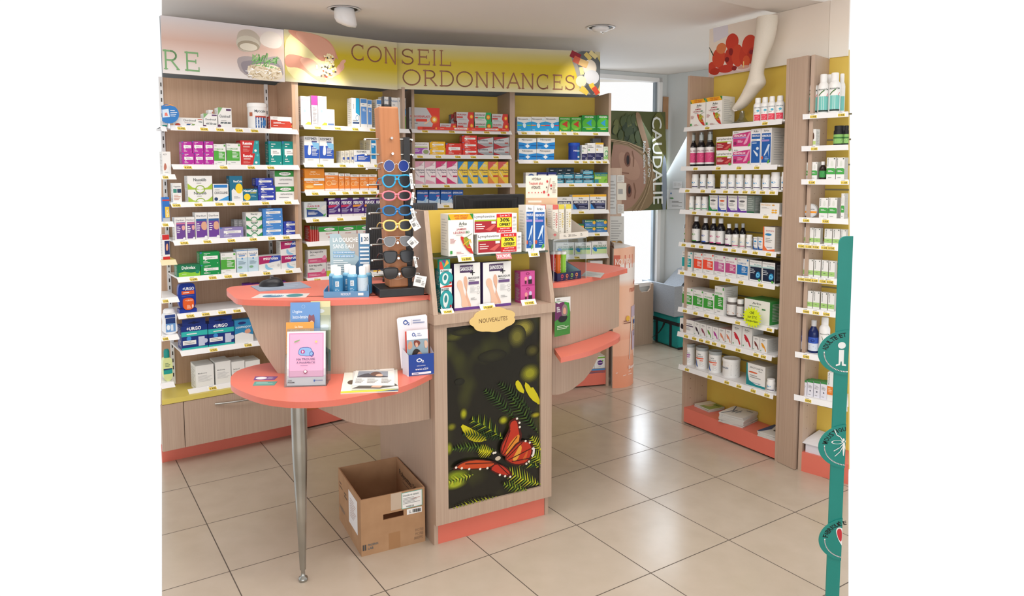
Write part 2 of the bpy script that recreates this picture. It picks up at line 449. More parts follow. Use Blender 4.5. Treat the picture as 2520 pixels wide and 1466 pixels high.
VW = {'Z3': (398, 0, .2865), 'Z6': (398, 180, .2046), 'Z7': (398, 460, .2046), 'M1': (398, 680, .2046), 'M2': (730, 200, .1706), 'M3': (730, 440, .1773),
      'M4': (1000, 200, .1705), 'M5': (1250, 220, .1569), 'M6': (1260, 400, .2046), 'C7': (1000, 440, .2183), 'R3': (1660, 280, .1910),
      'R4': (1660, 520, .2046), 'R5': (1660, 760, .2318), 'RR6': (1930, 130, .2931), 'RR7': (1930, 520, .4775), 'V5': (1600, 0, .2865), 'X': (0, 0, 1)}

PRICES = ['9.95€', '7.95€', '12.95€', '6.95€', '8.95€', '7.50€', '11.95€', '5.95€', '7.90€', '22.95€', '18.95€', '16.90€']
def wedge_rail(s0, s1, z, w=.026, d=-.022):
    """sloping price rail: bottom edge forward, slanted ends"""
    mb = MB('white_metal')
    vs = [(s0, d, z), (s1, d, z), (s1 - .006, d + .012, z + w), (s0 - .006, d + .012, z + w),
          (s0, d + .003, z), (s1, d + .003, z), (s1 - .006, d + .015, z + w), (s0 - .006, d + .015, z + w)]
    mb.add(vs, [(0, 1, 2, 3), (5, 4, 7, 6), (4, 5, 1, 0), (3, 2, 6, 7), (1, 5, 6, 2), (4, 0, 3, 7)])
    return mb
TAGC = [0]
def price_tag(parent, s, z, txt, w=.05, yellow=True, d=-.022, h=.0225):
    mb = MB('#F4F4F2')
    def fn(u, v, k):
        zz = v * h; return (s - w / 2 + u * w - .006 * (zz / .026), d + .012 * (zz / .026) - .0006 - .0003 * k, z + .0015 + zz)
    els = [('r', 0, 0, 1, 1, '#F4F4F2')]
    if yellow: els.append(('r', .12, .08, .88, .7, '#F0D45A'))
    els += [('l', .2, .76, .85, .95, 1, '#8A8A8A'), ('t', txt, .2, .17, .82, .6, '#3A3522')]
    paint(mb, fn, els); return mb.build('price_tag', parent)
def shelf(u, view, x0, y0, x1, y1, tags=(), depth=.235, mat='white_metal', sclip=None, rail=True, glass=False, drail=-.022, tagw=.05):
    """shelf from the two ends of its rail's lower edge; tags: (x, text)"""
    ox, oy, k = VW[view]
    a = u.sz(ox + x0 * k, oy + y0 * k, drail); b = u.sz(ox + x1 * k, oy + y1 * k, drail)
    z = (a[1] + b[1]) / 2; s0, s1 = a[0], b[0]
    if sclip: s0, s1 = max(s0, sclip[0]), min(s1, sclip[1])
    zt = z + .0245
    lo, hi = u.inner
    mb = MB('green_glass' if glass else mat)
    if u is R2: mb.prism([(max(s0, .018), -.006), (u.cut(2088, -.006, zt), -.006), (u.cut(2088, depth, zt), depth), (max(s0, .018), depth)], zt - .009, zt)
    else: mb.box(max(s0, lo), min(s1, hi), -.006, depth, zt - .009, zt)
    sh = mb.build('shelf', u.obj)
    if rail:
        r = wedge_rail(s0, s1, z, d=drail).build('price_rail', sh)
        for x, t in tags:
            s = u.sz(ox + x * k, oy + (y0 + (y1 - y0) * (x - x0) / max(x1 - x0, 1)) * k - 3, drail)[0]
            price_tag(sh, s, z, t, w=tagw, d=drail)
    u.shelf.append(zt); return sh
def frame(u, lo, hi, top, depth, back, label, left=True, right=True, base=0.0, holes=True, mat='wood', name='shelving_unit'):
    u.obj = empty(name, u.o, u.a, label, 'shelving'); T = .018; u.inner = (lo, hi); u.depth = depth
    for on, a in ((left, lo - T), (right, hi)):
        if not on: continue
        mb = MB(mat).box(a, a + T, 0, depth, base, top)
        if holes:
            mb.use('#5B4636')
            for k in range(int((top - .2) / .06)):
                for dd in (.05, depth - .06):
                    zz = .15 + k * .06
                    for xx in ((a - .0004,) if a > (lo + hi) / 2 else (a + T + .0004,)):
                        mb.add([(xx, dd + .0028 * math.cos(t * math.pi / 3), zz + .0028 * math.sin(t * math.pi / 3)) for t in range(6)], [tuple(range(6))])
        mb.build('side_panel', u.obj)
    bl_ = u.cut(398.5, depth - .016, 1.2) if not left else lo; br_ = u.cut(2088, depth - .016, 1.2) if not right else hi
    tz = top + .035 if u in (R1, R2) else top - .005; y0, y1 = depth - .016, depth
    c4 = [lo if left else u.cut(398.5, y0, base), hi if right else u.cut(2088, y0, base), hi if right else u.cut(2088, y0, tz), lo if left else u.cut(398.5, y0, tz)]
    MB(back).slab([(c4[0], base), (c4[1], base), (c4[2], tz), (c4[3], tz)], y0, y1).build('back_panel', u.obj)
    u.backx = (bl_, br_)
# unit 1 (left): wood back, cut where the photograph ends
cutS = -.742
frame(U1, cutS, -.036, 2.035, .27, 'wood_warm', 'tall shelving bay with plain wood back above coral plinth and drawers', left=False, mat='wood_warm')
U1.inner = (-.672, -.036); U0.obj = empty('shelving_unit', U0.o, U0.a, 'narrow strip of shelves at the left edge, price rails ending short', 'shelving'); U0.inner = (-.72, -.655)
ps_ = U1.sz(412, 500, .253)[0]
MB('#7D6A58').box(ps_ - .001, ps_ + .001, .2525, .2545, .38, 2.03).build('panel_seam', U1.obj)
for s in (-.652, -.10):
    mb = MB('white_metal').box(s - .009, s + .009, .240, .2535, .38, 2.03); mb.use('#4A4744')
    for k in range(40): mb.box(s - .003, s + .003, .2392, .2405, .42 + k * .04, .44 + k * .04)
    mb.build('slotted_standard', U1.obj)
# cabinet under unit 1
MB('yellow_top').prism([(U1.cut(398.5, -.004, .36), -.004), (-.036, -.004), (-.036, .27), (U1.cut(398.5, .27, .36), .27)], .345, .371).build('top_board', U1.obj)
MB('wood').prism([(U1.cut(398.5, .02, .2), .02), (-.036, .02), (-.036, .27), (U1.cut(398.5, .27, .2), .27)], .095, .344).build('cabinet_body', U1.obj)
MB('coral').box(U1.cut(398.5, .115, .05), -.036, .115, .13, 0, .0945).build('plinth', U1.obj)
MB('wood').box(-.036, -.018, -.02, .27, 0, .345).build('side_panel', U1.obj)
for a, b in ((U1.cut(398.5, 0, .22), -.6555), (-.6525, -.04)):
    dr = MB('wood').box(a, b, 0, .019, .098, .342).build('drawer_front', U1.obj, bevel=.0015)
    if b > -.1:
        hp = []
        for k in range(9):
            t = k / 8; hp.append((-.50 + .33 * t, -.005 - .028 * math.sin(math.pi * t), .302))
        MB('steel').tube(hp, .005).build('handle', dr)
frame(U2, 0, .655, 2.045, .27, 'yellow_board', 'tall yellow-backed shelving bay lit by the ceiling spotlight')
frame(U3, -.668, -.018, 2.06, .26, 'yellow_board', 'yellow-backed shelving bay behind the monitors and the sunglasses column')
frame(U4, -.696, -.018, 2.075, .27, 'yellow_board', 'yellow-backed shelving bay at the end next to the window')
for u, dd, h in ((U2, .15, .11), (U3, .03, .12), (U4, .012, .118)):
    MB('coral').box(u.inner[0], u.inner[1], dd, u.depth - .02, .012, h).build('plinth', u.obj)
frame(R1, -.685, -.018, 2.085, .21, 'yellow_board', 'right-hand yellow shelving bay with magazines on its coral base')
MB('wood').box(-.018, .0, -.002, .21, 0, 2.083).build('side_panel', R1.obj)
R1.inner = (-.80, -.018)
q0 = R1.w(0, 0); 
mb = MB('wood')
g = [R1.w(0.001, -.002), Vector((1.4985, 3.514, 0)), R2.w(.018, .2), R1.w(.001, .2)]
iv = Matrix.Rotation(-R1.a, 3, 'Z')
mb.prism([tuple((iv @ (p - R1.o)).xy) for p in g], 0.002, 2.083)
mb.build('corner_post', R1.obj)
r2cut = R2.cut(2088, .2, 1.2)
frame(R2, .018, r2cut, 2.085, .20, 'yellow_board', 'far-right yellow shelving bay partly hidden by the teal stand', right=False)
R2.inner = (-.04, R2.cut(2088, -.006, 1.2))
MB('coral').box(-.685, -.018, 0, .19, .012, .10).build('plinth', R1.obj)
MB('coral').prism([(.018, 0), (R2.cut(2088, 0, .05), 0), (R2.cut(2088, .19, .05), .19), (.018, .19)], 0, .10).build('plinth', R2.obj)
R1.deck = R2.deck = .10
# slat grooves on the right bays' backs
for u, a, b in ((R1, -.684, -.02), (R2, .02, r2cut)):
    mb = MB('#8B8468')
    for k in range(13): mb.box(a, b, u.depth - .0185, u.depth - .0155, .30 + k * .125, .308 + k * .125)
    mb.build('slat_groove', u.obj)

# ------------------------------------------------------------------ header signs
def glyph(ch):
    """strokes of a wide serif capital in a unit box, plus serif ticks"""
    def arc(cx, cy, rx, ry, a0, a1, n=14):
        o = []
        for i in range(n + 1):
            a = math.radians(a0 + (a1 - a0) * i / n); o += [cx + rx * math.cos(a), cy + ry * math.sin(a)]
        return o
    sf = lambda x, y, w=.09: [x - w, y, x + w, y]
    g = {'C': ([arc(.52, .5, .45, .47, 48, 312, 20)], [[.83, .74, .83, .96], [.83, .04, .83, .26]]),
         'O': ([arc(.5, .5, .46, .47, 0, 360, 26)], []),
         'N': ([[.14, 0, .14, 1], [.14, 1, .86, 0], [.86, 0, .86, 1]], [sf(.14, .02), sf(.1, .98), sf(.86, .98)]),
         'S': ([arc(.5, .74, .33, .23, 20, 270, 12) + arc(.5, .26, .36, .24, 90, -160, 12)], [[.82, .74, .82, .96], [.14, .04, .14, .27]]),
         'E': ([[.2, 0, .2, 1], [.1, .97, .85, .97], [.2, .52, .72, .52], [.1, .03, .9, .03]], [[.85, .8, .85, 1], [.9, 0, .9, .22], [.72, .42, .72, .62]]),
         'I': ([[.5, 0, .5, 1]], [sf(.5, .02, .3), sf(.5, .98, .3)]),
         'L': ([[.2, 0, .2, 1], [.08, .03, .9, .03]], [sf(.2, .98, .12), [.9, 0, .9, .25]]),
         'R': ([[.18, 0, .18, 1], [.06, .97, .5, .97] + arc(.5, .73, .3, .24, 90, -90, 10) + [.18, .49], [.5, .49, .92, .03]], [sf(.18, .02, .1), sf(.9, .02, .08)]),
         'D': ([[.15, 0, .15, 1], [.05, .97, .45, .97] + arc(.45, .5, .45, .47, 90, -90, 14) + [.05, .03]], []),
         'A': ([[.06, 0, .5, 1, .94, 0], [.24, .36, .76, .36]], [sf(.08, .02, .09), sf(.92, .02, .09)])}
    return g[ch]
def sign_text(mb, fn, letters, y0, y1, col, asp):
    for ch, x0, x1 in letters:
        st, se = glyph(ch); els = []
        W_ = x1 - x0; H_ = y1 - y0
        for pts in st: els.append(('s', [(x0 + p * W_) if i % 2 == 0 else (y0 + p * H_) for i, p in enumerate(pts)], .092 * H_ * asp, col, asp))
        for pts in se: els.append(('s', [(x0 + p * W_) if i % 2 == 0 else (y0 + p * H_) for i, p in enumerate(pts)], .055 * H_ * asp, col, asp))
        paint(mb, lambda u, v, k: fn(u, v, 2 + k * .35), els)
gradmat('print_yellow_band', [(0, '#CFC9AC'), (.15, '#CBBF70'), (.4, '#C2AC14'), (.62, '#C0AA08'), (.85, '#C0B575'), (1, '#C4BDA4')])
gradmat('print_pink_band', [(0, '#E0DDDC'), (.3, '#D8C6BF'), (.6, '#CBAA9C'), (.85, '#D4C6C2'), (1, '#D6D2D6')])
gradmat('print_cream', [(0, '#EFEAE0'), (.5, '#F0E4D6'), (1, '#EEE2D6')])
def board(u, s0, s1, d, z0, z1, mat, label, t=.012):
    o = MB(mat).box(s0, s1, d, d + t, z0, z1).build('header_sign', None, u.o, u.a)
    return tag(o, label, 'sign')
def chaikin(pts, n=2):
    P = [(pts[i], pts[i + 1]) for i in range(0, len(pts), 2)]
    for _ in range(n):
        Q = []
        for i in range(len(P)):
            a, b = P[i], P[(i + 1) % len(P)]
            Q += [(a[0] * .75 + b[0] * .25, a[1] * .75 + b[1] * .25), (a[0] * .25 + b[0] * .75, a[1] * .25 + b[1] * .75)]
        P = Q
    return [c for p in P for c in p]
def blob(pts, col, n=2): return ('p', chaikin(pts, n), col)
# sign over the left bay
sA, sB, sC = -.705, -.075, .607
SL = U1.cut(398.5, -.012, 2.15)
o = board(U1, SL, -.0755, -.012, 2.018, 2.297, 'print_pink_band', 'pale pink header sign ending in RE with a herb bowl picture')
mb = MB('#7FA87A')
w = -.0755 - SL; fn = flat(w, .279, SL, -.012, 2.018)
sign_text(mb, fn, [('R', .0, .128), ('E', .16, .29)], .07, .405, '#79A874', .279 / w)
els = [blob([.585, .62, .60, .86, .66, .93, .74, .92, .80, .78, .79, .60, .72, .52, .62, .50], '#B9AFA2'),
       ('c', .685, .66, .10, .15, '#C9C3B4'), ('c', .69, .62, .095, .10, '#A59A86'), ('c', .69, .60, .075, .07, '#DCD6C6'),
       blob([.78, .80, .86, .96, .97, .90, .99, .70, .92, .60, .80, .66], '#DAD2CB'),
       blob([.57, .36, .66, .44, .80, .40, .94, .50, .985, .36, .99, .02, .64, .02], '#A79EA0'),
       blob([.60, .30, .70, .36, .85, .38, .97, .34, .985, .03, .67, .03], '#8F8890'),
       blob([.66, .22, .74, .30, .88, .32, .97, .26, .985, .0, .70, .0], '#E4D9C2')]
for k in range(46):
    a = random.uniform(-.5, .5) + (1.2 if k % 3 else .2); x = random.uniform(.70, .93); y = random.uniform(.25, .44)
    els.append(('s', [x, y, x + .05 * math.cos(a), y + .11 * math.sin(a)], .007, random.choice(['#5E9A52', '#78B36A', '#94C37F', '#4D8545']), .45))
for k in range(90):
    a = random.uniform(0, 3.14); x = random.uniform(.68, .95); y = random.uniform(.02, .24)
    els.append(('s', [x, y, x + .03 * math.cos(a), y + .05 * math.sin(a)], .006, random.choice(['#F4ECD9', '#D9C8A6', '#B49D78', '#FFFFFF', '#C7B28C']), .45))
mb2 = MB('#ffffff'); paint(mb2, lambda u, v, k: fn(u, v, 1 + k * .12), els)
mb2.build('printed_picture', o); mb.build('lettering', o)
# sign CON... over the spotlit bay
o = board(U1, -.0735, .607, -.012, 2.022, 2.300, 'print_yellow_band', 'yellow header sign with cupped hands holding capsules and CON lettering')
w = .607 + .0735; fn = flat(w, .278, -.0735, -.012, 2.022)
els = [blob([0, .02, .0, .99, .30, .99, .40, .5, .36, .02], '#E3D9A0', 2),
       blob([.0, 1.0, .18, .72, .30, .42, .38, .52, .44, .55, .46, .48, .40, .86, .28, .97, .12, 1.0], '#CC8F78'),
       blob([.06, .99, .20, .66, .29, .48, .36, .62, .40, .46, .43, .50, .42, .74, .33, .92, .22, .98], '#D59E88'),
       blob([.0, .52, .10, .54, .20, .46, .28, .30, .36, .06, .30, .02, .22, .12, .12, .30, .0, .26], '#C98C76'),
       blob([.10, .48, .22, .50, .30, .34, .38, .10, .42, .18, .50, .32, .51, .42, .47, .46, .44, .34, .38, .24, .30, .10, .20, .20], '#D8A48E')]
for k in range(5):
    els.append(blob([.36 + k * .028, .10 + k * .075, .44 + k * .02, .20 + k * .07, .47 + k * .012, .25 + k * .07, .44 + k * .012, .26 + k * .065, .36 + k * .026, .17 + k * .07], '#DDA893' if k % 2 else '#DDA893', 1))
for k in range(64):
    x = random.gauss(.36, .028); y = .22 + (x - .30) * 1.2 + random.uniform(-.12, .26); a = random.uniform(0, 3.14)
    c = random.choice(['#E8D8A0', '#F2E9C8', '#D9B552', '#F4EFE2', '#E0C36E', '#4C4A44', '#E9C84E', '#F7F2E6', '#B7412F'] if k % 5 else ['#4C4A44'])
    els.append(('s', [x, y, x + .018 * math.cos(a), y + .05 * math.sin(a)], .016, c, .41))
    els.append(('s', [x + .012 * math.cos(a), y + .035 * math.sin(a), x + .02 * math.cos(a), y + .055 * math.sin(a)], .016, '#F3E6B8', .41))
mb2 = MB('#ffffff'); paint(mb2, lambda u, v, k: fn(u, v, 1 + k * .1), els); mb2.build('printed_picture', o)
mb = MB('#8E5F45'); sign_text(mb, fn, [('C', .567, .700), ('O', .715, .852), ('N', .875, .998)], .54, .87, '#94634A', .278 / w); mb.build('lettering', o)
# long sign SEIL / ORDONNANCES
US = Unit((-.627, 4.373), 15, ''); wS = US.sz(1477, 150)[0]
o = board(US, 0, wS, 0, 2.034, 2.309, 'print_yellow_band', 'long yellow header sign reading SEIL and ORDONNANCES beside pill picture')
fn = flat(wS, .275, 0, 0, 2.034)
mb = MB('#8E5F45'); L_ = lambda a, b: ((a + 87) / 1752, (b + 87) / 1752)
sign_text(mb, fn, [('S',) + L_(-58, 62), ('E',) + L_(76, 188), ('I',) + L_(198, 240), ('L',) + L_(256, 364)], .54, .875, '#8E5F45', .275 / wS)
sign_text(mb, fn, [(c,) + L_(a, b) for c, a, b in (('O', -41, 105), ('R', 122, 244), ('D', 258, 386), ('O', 398, 538), ('N', 556, 674), ('N', 696, 815), ('A', 826, 948), ('N', 952, 1070), ('C', 1086, 1208), ('E', 1226, 1328), ('S', 1336, 1442))], .085, .43, '#8E5F45', .275 / wS)
mb.build('lettering', o)
els = [blob([.845, 1.0, .85, .80, .87, .55, .885, .3, .90, 0, 1.0, 0, 1.0, 1.0], '#8F8D88', 1), blob([.87, 1.0, .875, .7, .91, .45, .93, .1, 1.0, 0, 1, 1], '#5E6365', 1),
       ('c', .945, .62, .036, .19, '#C9BFB2'), ('c', .945, .64, .033, .17, '#D6CCBE'), ('c', .955, .40, .04, .17, '#BFC2C8'), ('c', .90, .30, .028, .13, '#CFCBB0'),
       ('s', [.855, .92, .885, .86], .034, '#8E2233', .22), ('s', [.87, .80, .92, .70], .034, '#C85F47', .22), ('s', [.90, .74, .925, .70], .034, '#D9B679', .22),
       ('s', [.925, .93, .945, .84], .022, '#D3BE6A', .22), ('s', [.95, .97, .975, .88], .022, '#D9CB92', .22), ('s', [.90, .60, .905, .48], .02, '#CFC68C', .22),
       ('s', [.955, .22, .965, .12], .026, '#D9B33F', .22), ('s', [.97, .14, .985, .04], .026, '#C2452C', .22), ('s', [.905, .12, .93, .05], .03, '#D0B54A', .22), ('s', [.93, .18, .96, .02], .02, '#4A4D50', .22)]
mb2 = MB('#ffffff'); paint(mb2, lambda u, v, k: fn(u, v, 1 + k * .15), els); mb2.build('printed_picture', o)
# signs over the right-hand bays
sa = R1.sz(1746, 120, .175)[0]
_p = R2.w(0, .172) - R1.w(0, .172); _det = R1.S.x * -R2.S.y + R2.S.x * R1.S.y
sb = (_p.x * -R2.S.y + R2.S.x * _p.y) / _det; sb2 = (R1.S.x * _p.y - R1.S.y * _p.x) / _det
zz0, zz1 = 2.088, 2.371
o = board(R1, sa, sb, .172, zz0, zz1, 'print_cream', 'cream header board with a red orchid picture over the right-hand bay')
sO = R1.sz(1862, 120, .172)[0]; fn = flat(sO - sa, .283, sa, .172, zz0)
els = [('p', [0, 0, 1, 0, 1, .12, 0, .2], '#D8C2BE'), ('p', [.1, .7, .42, .78, .40, 1, .08, 1], '#E0DCE6')]
for (x, y, rx, ry, c) in [(.07, .18, .10, .14, '#C9402C'), (.22, .36, .16, .22, '#D14A30'), (.27, .55, .12, .12, '#DB7B4B'), (.50, .62, .15, .20, '#CF3F2D'), (.46, .34, .13, .20, '#C0392B'),
                       (.62, .34, .14, .24, '#D2492F'), (.38, .12, .20, .09, '#C43A2B'), (.78, .30, .14, .24, '#C93E2B'), (.86, .50, .17, .22, '#D1452F'), (.92, .28, .12, .18, '#BD3526'),
                       (.80, .20, .08, .12, '#DA5A34'), (.14, .10, .12, .08, '#B5301F'), (.48, .44, .05, .08, '#8C1F22'), (.40, .30, .05, .06, '#7C1B1E'), (.56, .10, .06, .05, '#8C1F22'), (.90, .36, .05, .05, '#8A2030')]:
    els.append(blob([x - rx, y - ry * .2, x - rx * .7, y + ry * .8, x + rx * .2, y + ry, x + rx, y + ry * .3, x + rx * .7, y - ry * .8, x - rx * .1, y - ry], c))
els += [('c', .75, .07, .15, .055, '#E8D3CC'), ('c', .75, .09, .12, .035, '#D9A596'), ('s', [.75, .09, .75, .20], .02, '#F2D48A'), ('s', [.0, .62, .06, .52, .10, .44], .02, '#3F4A3A')]
mb2 = MB('#ffffff'); paint(mb2, lambda u, v, k: fn(min(max(u, 0), 1), min(max(v, 0), 1), 1 + k * .15), els); mb2.build('printed_picture', o)
o = board(R2, sb2 + .002, R2.cut(2088, .172, 2.2), .172, zz0, 2.369, 'print_cream', 'plain cream header board at the far right end')
# spotlights recessed in the ceiling
def downlight(c, r, tilt, label, big):
    e = empty('recessed_spotlight', c, 0, label, 'lamp')
    MB('white_metal').lathe([(r * 1.05, -.004), (r, -.006), (r * .86, -.004), (r * .84, 0)], 32, cap=False).build('trim_ring', e)
    mb = MB('#1a1a1a'); mb.lathe([(r * .84, -.0012), (r * .8, -.0011)], 28); mb.build('recess', e)
    mb = MB('white_metal')
    if big: mb.lathe([(r * .62, 0), (r * .67, -.03), (r * .70, -.065), (r * .60, -.082), (r * .25, -.088), (0.001, -.089)], 28)
    else: mb.lathe([(r * .60, .0), (r * .62, -.01), (r * .52, -.022), (r * .2, -.028), (.001, -.029)], 28)
    for i, v in enumerate(mb.v):
        if v[2] < -.005: mb.v[i] = (v[0] + tilt * v[2], v[1], v[2] - v[0] * (.28 if big else .12) * min(1, -v[2] / .05))
    h = mb.build('lamp_head', e)
    MB('steel').lathe([(.003, 0), (.003, -.008)], 8, cx=r * .3 + (tilt * -.12), cy=0).build('knob', e).location.z = -.092 if big else -.03
    return e
p = at_z(847, 22, CEIL); downlight((p.x, p.y, CEIL), .085, -.1, 'round white ceiling spotlight with its head swung out, at the left', True)
p = at_z(1478, 67, CEIL); downlight((p.x, p.y, CEIL), .085, .1, 'round white ceiling spotlight nearly flush, at the right', False)
# ------------------------------------------------------------------ stock builders
G1, G2, G3 = '#9A9A9A', '#C9C9C9', '#6A6A6A'
def D(c, els=(), side=None, top=None, sl='#BDBCB8'):
    return dict(c=c, els=list(els), side=side or c, top=top or side or c, sl=sl)
def carton(w, h, dp, des, name='medicine_carton'):
    mb = MB(des['c'])
    x = w / 2
    mb.add([(-x, 0, 0), (x, 0, 0), (x, 0, h), (-x, 0, h)], [(0, 1, 2, 3)])
    mb.use(des['side'])
    mb.add([(-x, 0, 0), (x, 0, 0), (x, dp, 0), (-x, dp, 0), (-x, 0, h), (x, 0, h), (x, dp, h), (-x, dp, h)], [(0, 3, 2, 1), (1, 2, 6, 5), (2, 3, 7, 6), (3, 0, 4, 7)])
    mb.use(des['top']); mb.add([(-x, 0, h), (x, 0, h), (x, dp, h), (-x, dp, h)], [(0, 1, 2, 3)])
    paint(mb, flat(w, h), des['els'])
    if dp > .03:
        e = [('l', .15, .12, .85, .9, 12, des['sl'])]
        paint(mb, sideface(-x, dp, h, sgn=-1), e); paint(mb, sideface(x, dp, h, sgn=1), e)
        mb.use(G2); mb.add([(-x * .98, dp * .12, h + .0002), (x * .98, dp * .12, h + .0002), (x * .98, dp * .12 + .0012, h + .0002), (-x * .98, dp * .12 + .0012, h + .0002)], [(0, 1, 2, 3)])
    return mb
ALL = []
def place(u, n, s0, s1, z0, z1, dd, dp):
    """keep neighbours on a shelf from running into each other"""
    for (a, b, c, d, e, f) in u.items:
        if min(d, z1) - max(c, z0) < .003 or min(f, dd + dp) - max(e, dd) < .001: continue
        ov = min(b, s1) - max(a, s0)
        if ov <= 0: continue
        if ov < .45 * (s1 - s0):
            if s0 > a: s0 = b + .0006
            else: s1 = a - .0006
        else: dd = f + .001
    return s0, s1, dd
def support(u, n, s0, s1, z, dd, dp):
    best = u.deck if n == 'deck' else (u.shelf[n] if isinstance(n, int) else n)
    base = best; bd = abs(base - z)
    for (a, b, c, d, e, f) in u.items:
        if min(b, s1) - max(a, s0) > .3 * (s1 - s0) and min(f, dd + dp) - max(e, dd) > .01 and abs(d - z) < bd and d > base - .001:
            best = d; bd = abs(d - z)
    return best
def finish(o, u, n, s, z, desc, cat, extra=''):
    ALL.append([o, u, n, s, z, desc, cat, extra]); return o
def box(u, view, n, desc, des, rects, dp=.07, dd=.008, cat='box', name='medicine_carton', rowdeep=0):
    """rects: (x0, x1, ytop[, ybottom]) in the view's frame"""
    ox, oy, k = VW[view]; out = []
    for rc in rects:
        x0, x1, yt = rc[:3]; yb = rc[3] if len(rc) > 3 else None
        xm = ox + (x0 + x1) / 2 * k
        s0 = u.sz(ox + x0 * k, oy + yt * k, dd)[0]; s1 = u.sz(ox + x1 * k, oy + yt * k, dd)[0]
        zt = u.sz(xm, oy + yt * k, dd)[1]
        z0 = u.deck if n == 'deck' else (u.shelf[n] if isinstance(n, int) else n)
        if yb is not None: z0 = support(u, n, s0, s1, u.sz(xm, oy + yb * k, dd)[1], dd, dp)
        if u is R2: s1 = min(s1, u.cut(2088, dd, zt) + .001, u.cut(2088, dd + dp, zt) + .001)
        if u is U0: s0 = max(s0, u.cut(398.5, dd, zt) - .001)
        if s1 - s0 < .007: continue
        s0, s1, d2 = place(u, n, s0, s1, z0, zt, dd, dp)
        s0 += .0004; s1 -= .0004
        if zt - z0 < .008: zt = z0 + .02
        u.items.append((s0, s1, z0, zt, d2, d2 + dp))
        w, h = s1 - s0, zt - z0
        o = carton(w, h, dp, des).build(name, None, u.w((s0 + s1) / 2, d2, z0), u.a)
        out.append(finish(o, u, n, (s0 + s1) / 2, z0, desc, cat))
    return out
def cyl(u, view, n, desc, kind, rects, body='#F2F2F0', lid='#F5F5F3', els=(), dd=.012, cat='jar', turn=None, lidh=None, neck=None):
    """jars, bottles, cans, tubs standing on a shelf"""
    ox, oy, k = VW[view]; out = []
    if turn is None: turn = u.turn
    for rc in rects:
        x0, x1, yt = rc[:3]; xm = ox + (x0 + x1) / 2 * k; yy = oy + yt * k
        p = at_plane(xm, yy, u.o + u.D * (dd + .02), u.D); dist = (p - EYEP).dot(FW)
        r = (x1 - x0) * k / 2 / F * dist * (1.0 if abs(u.turn) < .1 else .97)
        s, zt = u.sz(xm, yy, dd + r)
        z0 = u.deck if n == 'deck' else (u.shelf[n] if isinstance(n, int) else n)
        for (a, b, c, d, e, f) in u.items:
            if min(d, zt) - max(c, z0) > .003 and min(f, dd + 2 * r) - max(e, dd) > .002:
                ov = min(b, s + r) - max(a, s - r)
                if ov > 0:
                    if ov < r * .9:
                        if s > (a + b) / 2: s = b + r + .0004
                        else: s = a - r - .0004
                    else: pass
        u.items.append((s - r, s + r, z0, zt, dd, dd + 2 * r))
        h = zt - z0; e = empty(KIND[kind][0], u.w(s, dd + r, z0), u.a)
        KIND[kind][1](e, r, h, body, lid, els, turn)
        out.append(finish(e, u, n, s, z0, desc, cat))
    return out
def k_jar(e, r, h, body, lid, els, turn):
    lh = h * .22
    mb = MB(body).lathe([(r * .93, 0), (r, .003), (r, h - lh - .006), (r * .9, h - lh)], 22)
    paint(mb, curved(r, h * .58, h * .1, -1.5, 1.5, turn), els, True); mb.build('jar_body', e)
    MB(lid).lathe([(r * .88, h - lh - .001), (r * .9, h - .003), (r * .84, h)], 22).build('lid', e)
def k_tub(e, r, h, body, lid, els, turn):
    lh = h * .16
    mb = MB(body).lathe([(r * .93, 0), (r * .96, .003), (r * .96, h - lh)], 28)
    paint(mb, curved(r * .96, h * .74, h * .04, -1.5, 1.5, turn), els, True); mb.build('jar_body', e)
    MB(lid).lathe([(r, h - lh), (r, h - .003), (r * .93, h), (r * .92, h - .004), (.001, h - .004)], 28).build('lid', e)
def k_bottle(e, r, h, body, lid, els, turn):
    ch = h * .17
    mb = MB(body, .12).lathe([(r * .94, 0), (r, .004), (r, h * .60), (r * .93, h * .66), (r * .55, h * .78), (r * .42, h * .81), (r * .42, h - ch)], 22)
    paint(mb, curved(r, h * .46, h * .07, -1.7, 1.7, turn), els, True); mb.build('bottle_body', e)
    MB(lid).lathe([(r * .50, h - ch - .002), (r * .52, h - .003), (r * .46, h)], 18).build('cap', e)
def k_doser(e, r, h, body, lid, els, turn):
    k_bottle(e, r, h * .93, body, lid, els, turn)
    MB('clear_plastic').lathe([(r * .66, h * .70), (r * .60, h * .86), (r * .56, h)], 20).build('measuring_cup', e)
def k_spray(e, r, h, body, lid, els, turn):
    ch = h * .2
    mb = MB(body, .3).lathe([(r * .94, 0), (r, .004), (r, h * .68), (r * .92, h * .73), (r * .66, h * .79), (r * .60, h - ch)], 22)
    paint(mb, curved(r, h * .66, h * .03, -1.6, 1.6, turn), els, True); mb.build('can_body', e)
    MB(lid).lathe([(r * .64, h - ch), (r * .64, h - .004), (r * .55, h)], 18).build('cap', e)
KIND = {'jar': ('pill_jar', k_jar), 'tub': ('powder_tub', k_tub), 'bottle': ('syrup_bottle', k_bottle), 'doser': ('dosing_bottle', k_doser), 'spray': ('spray_can', k_spray)}

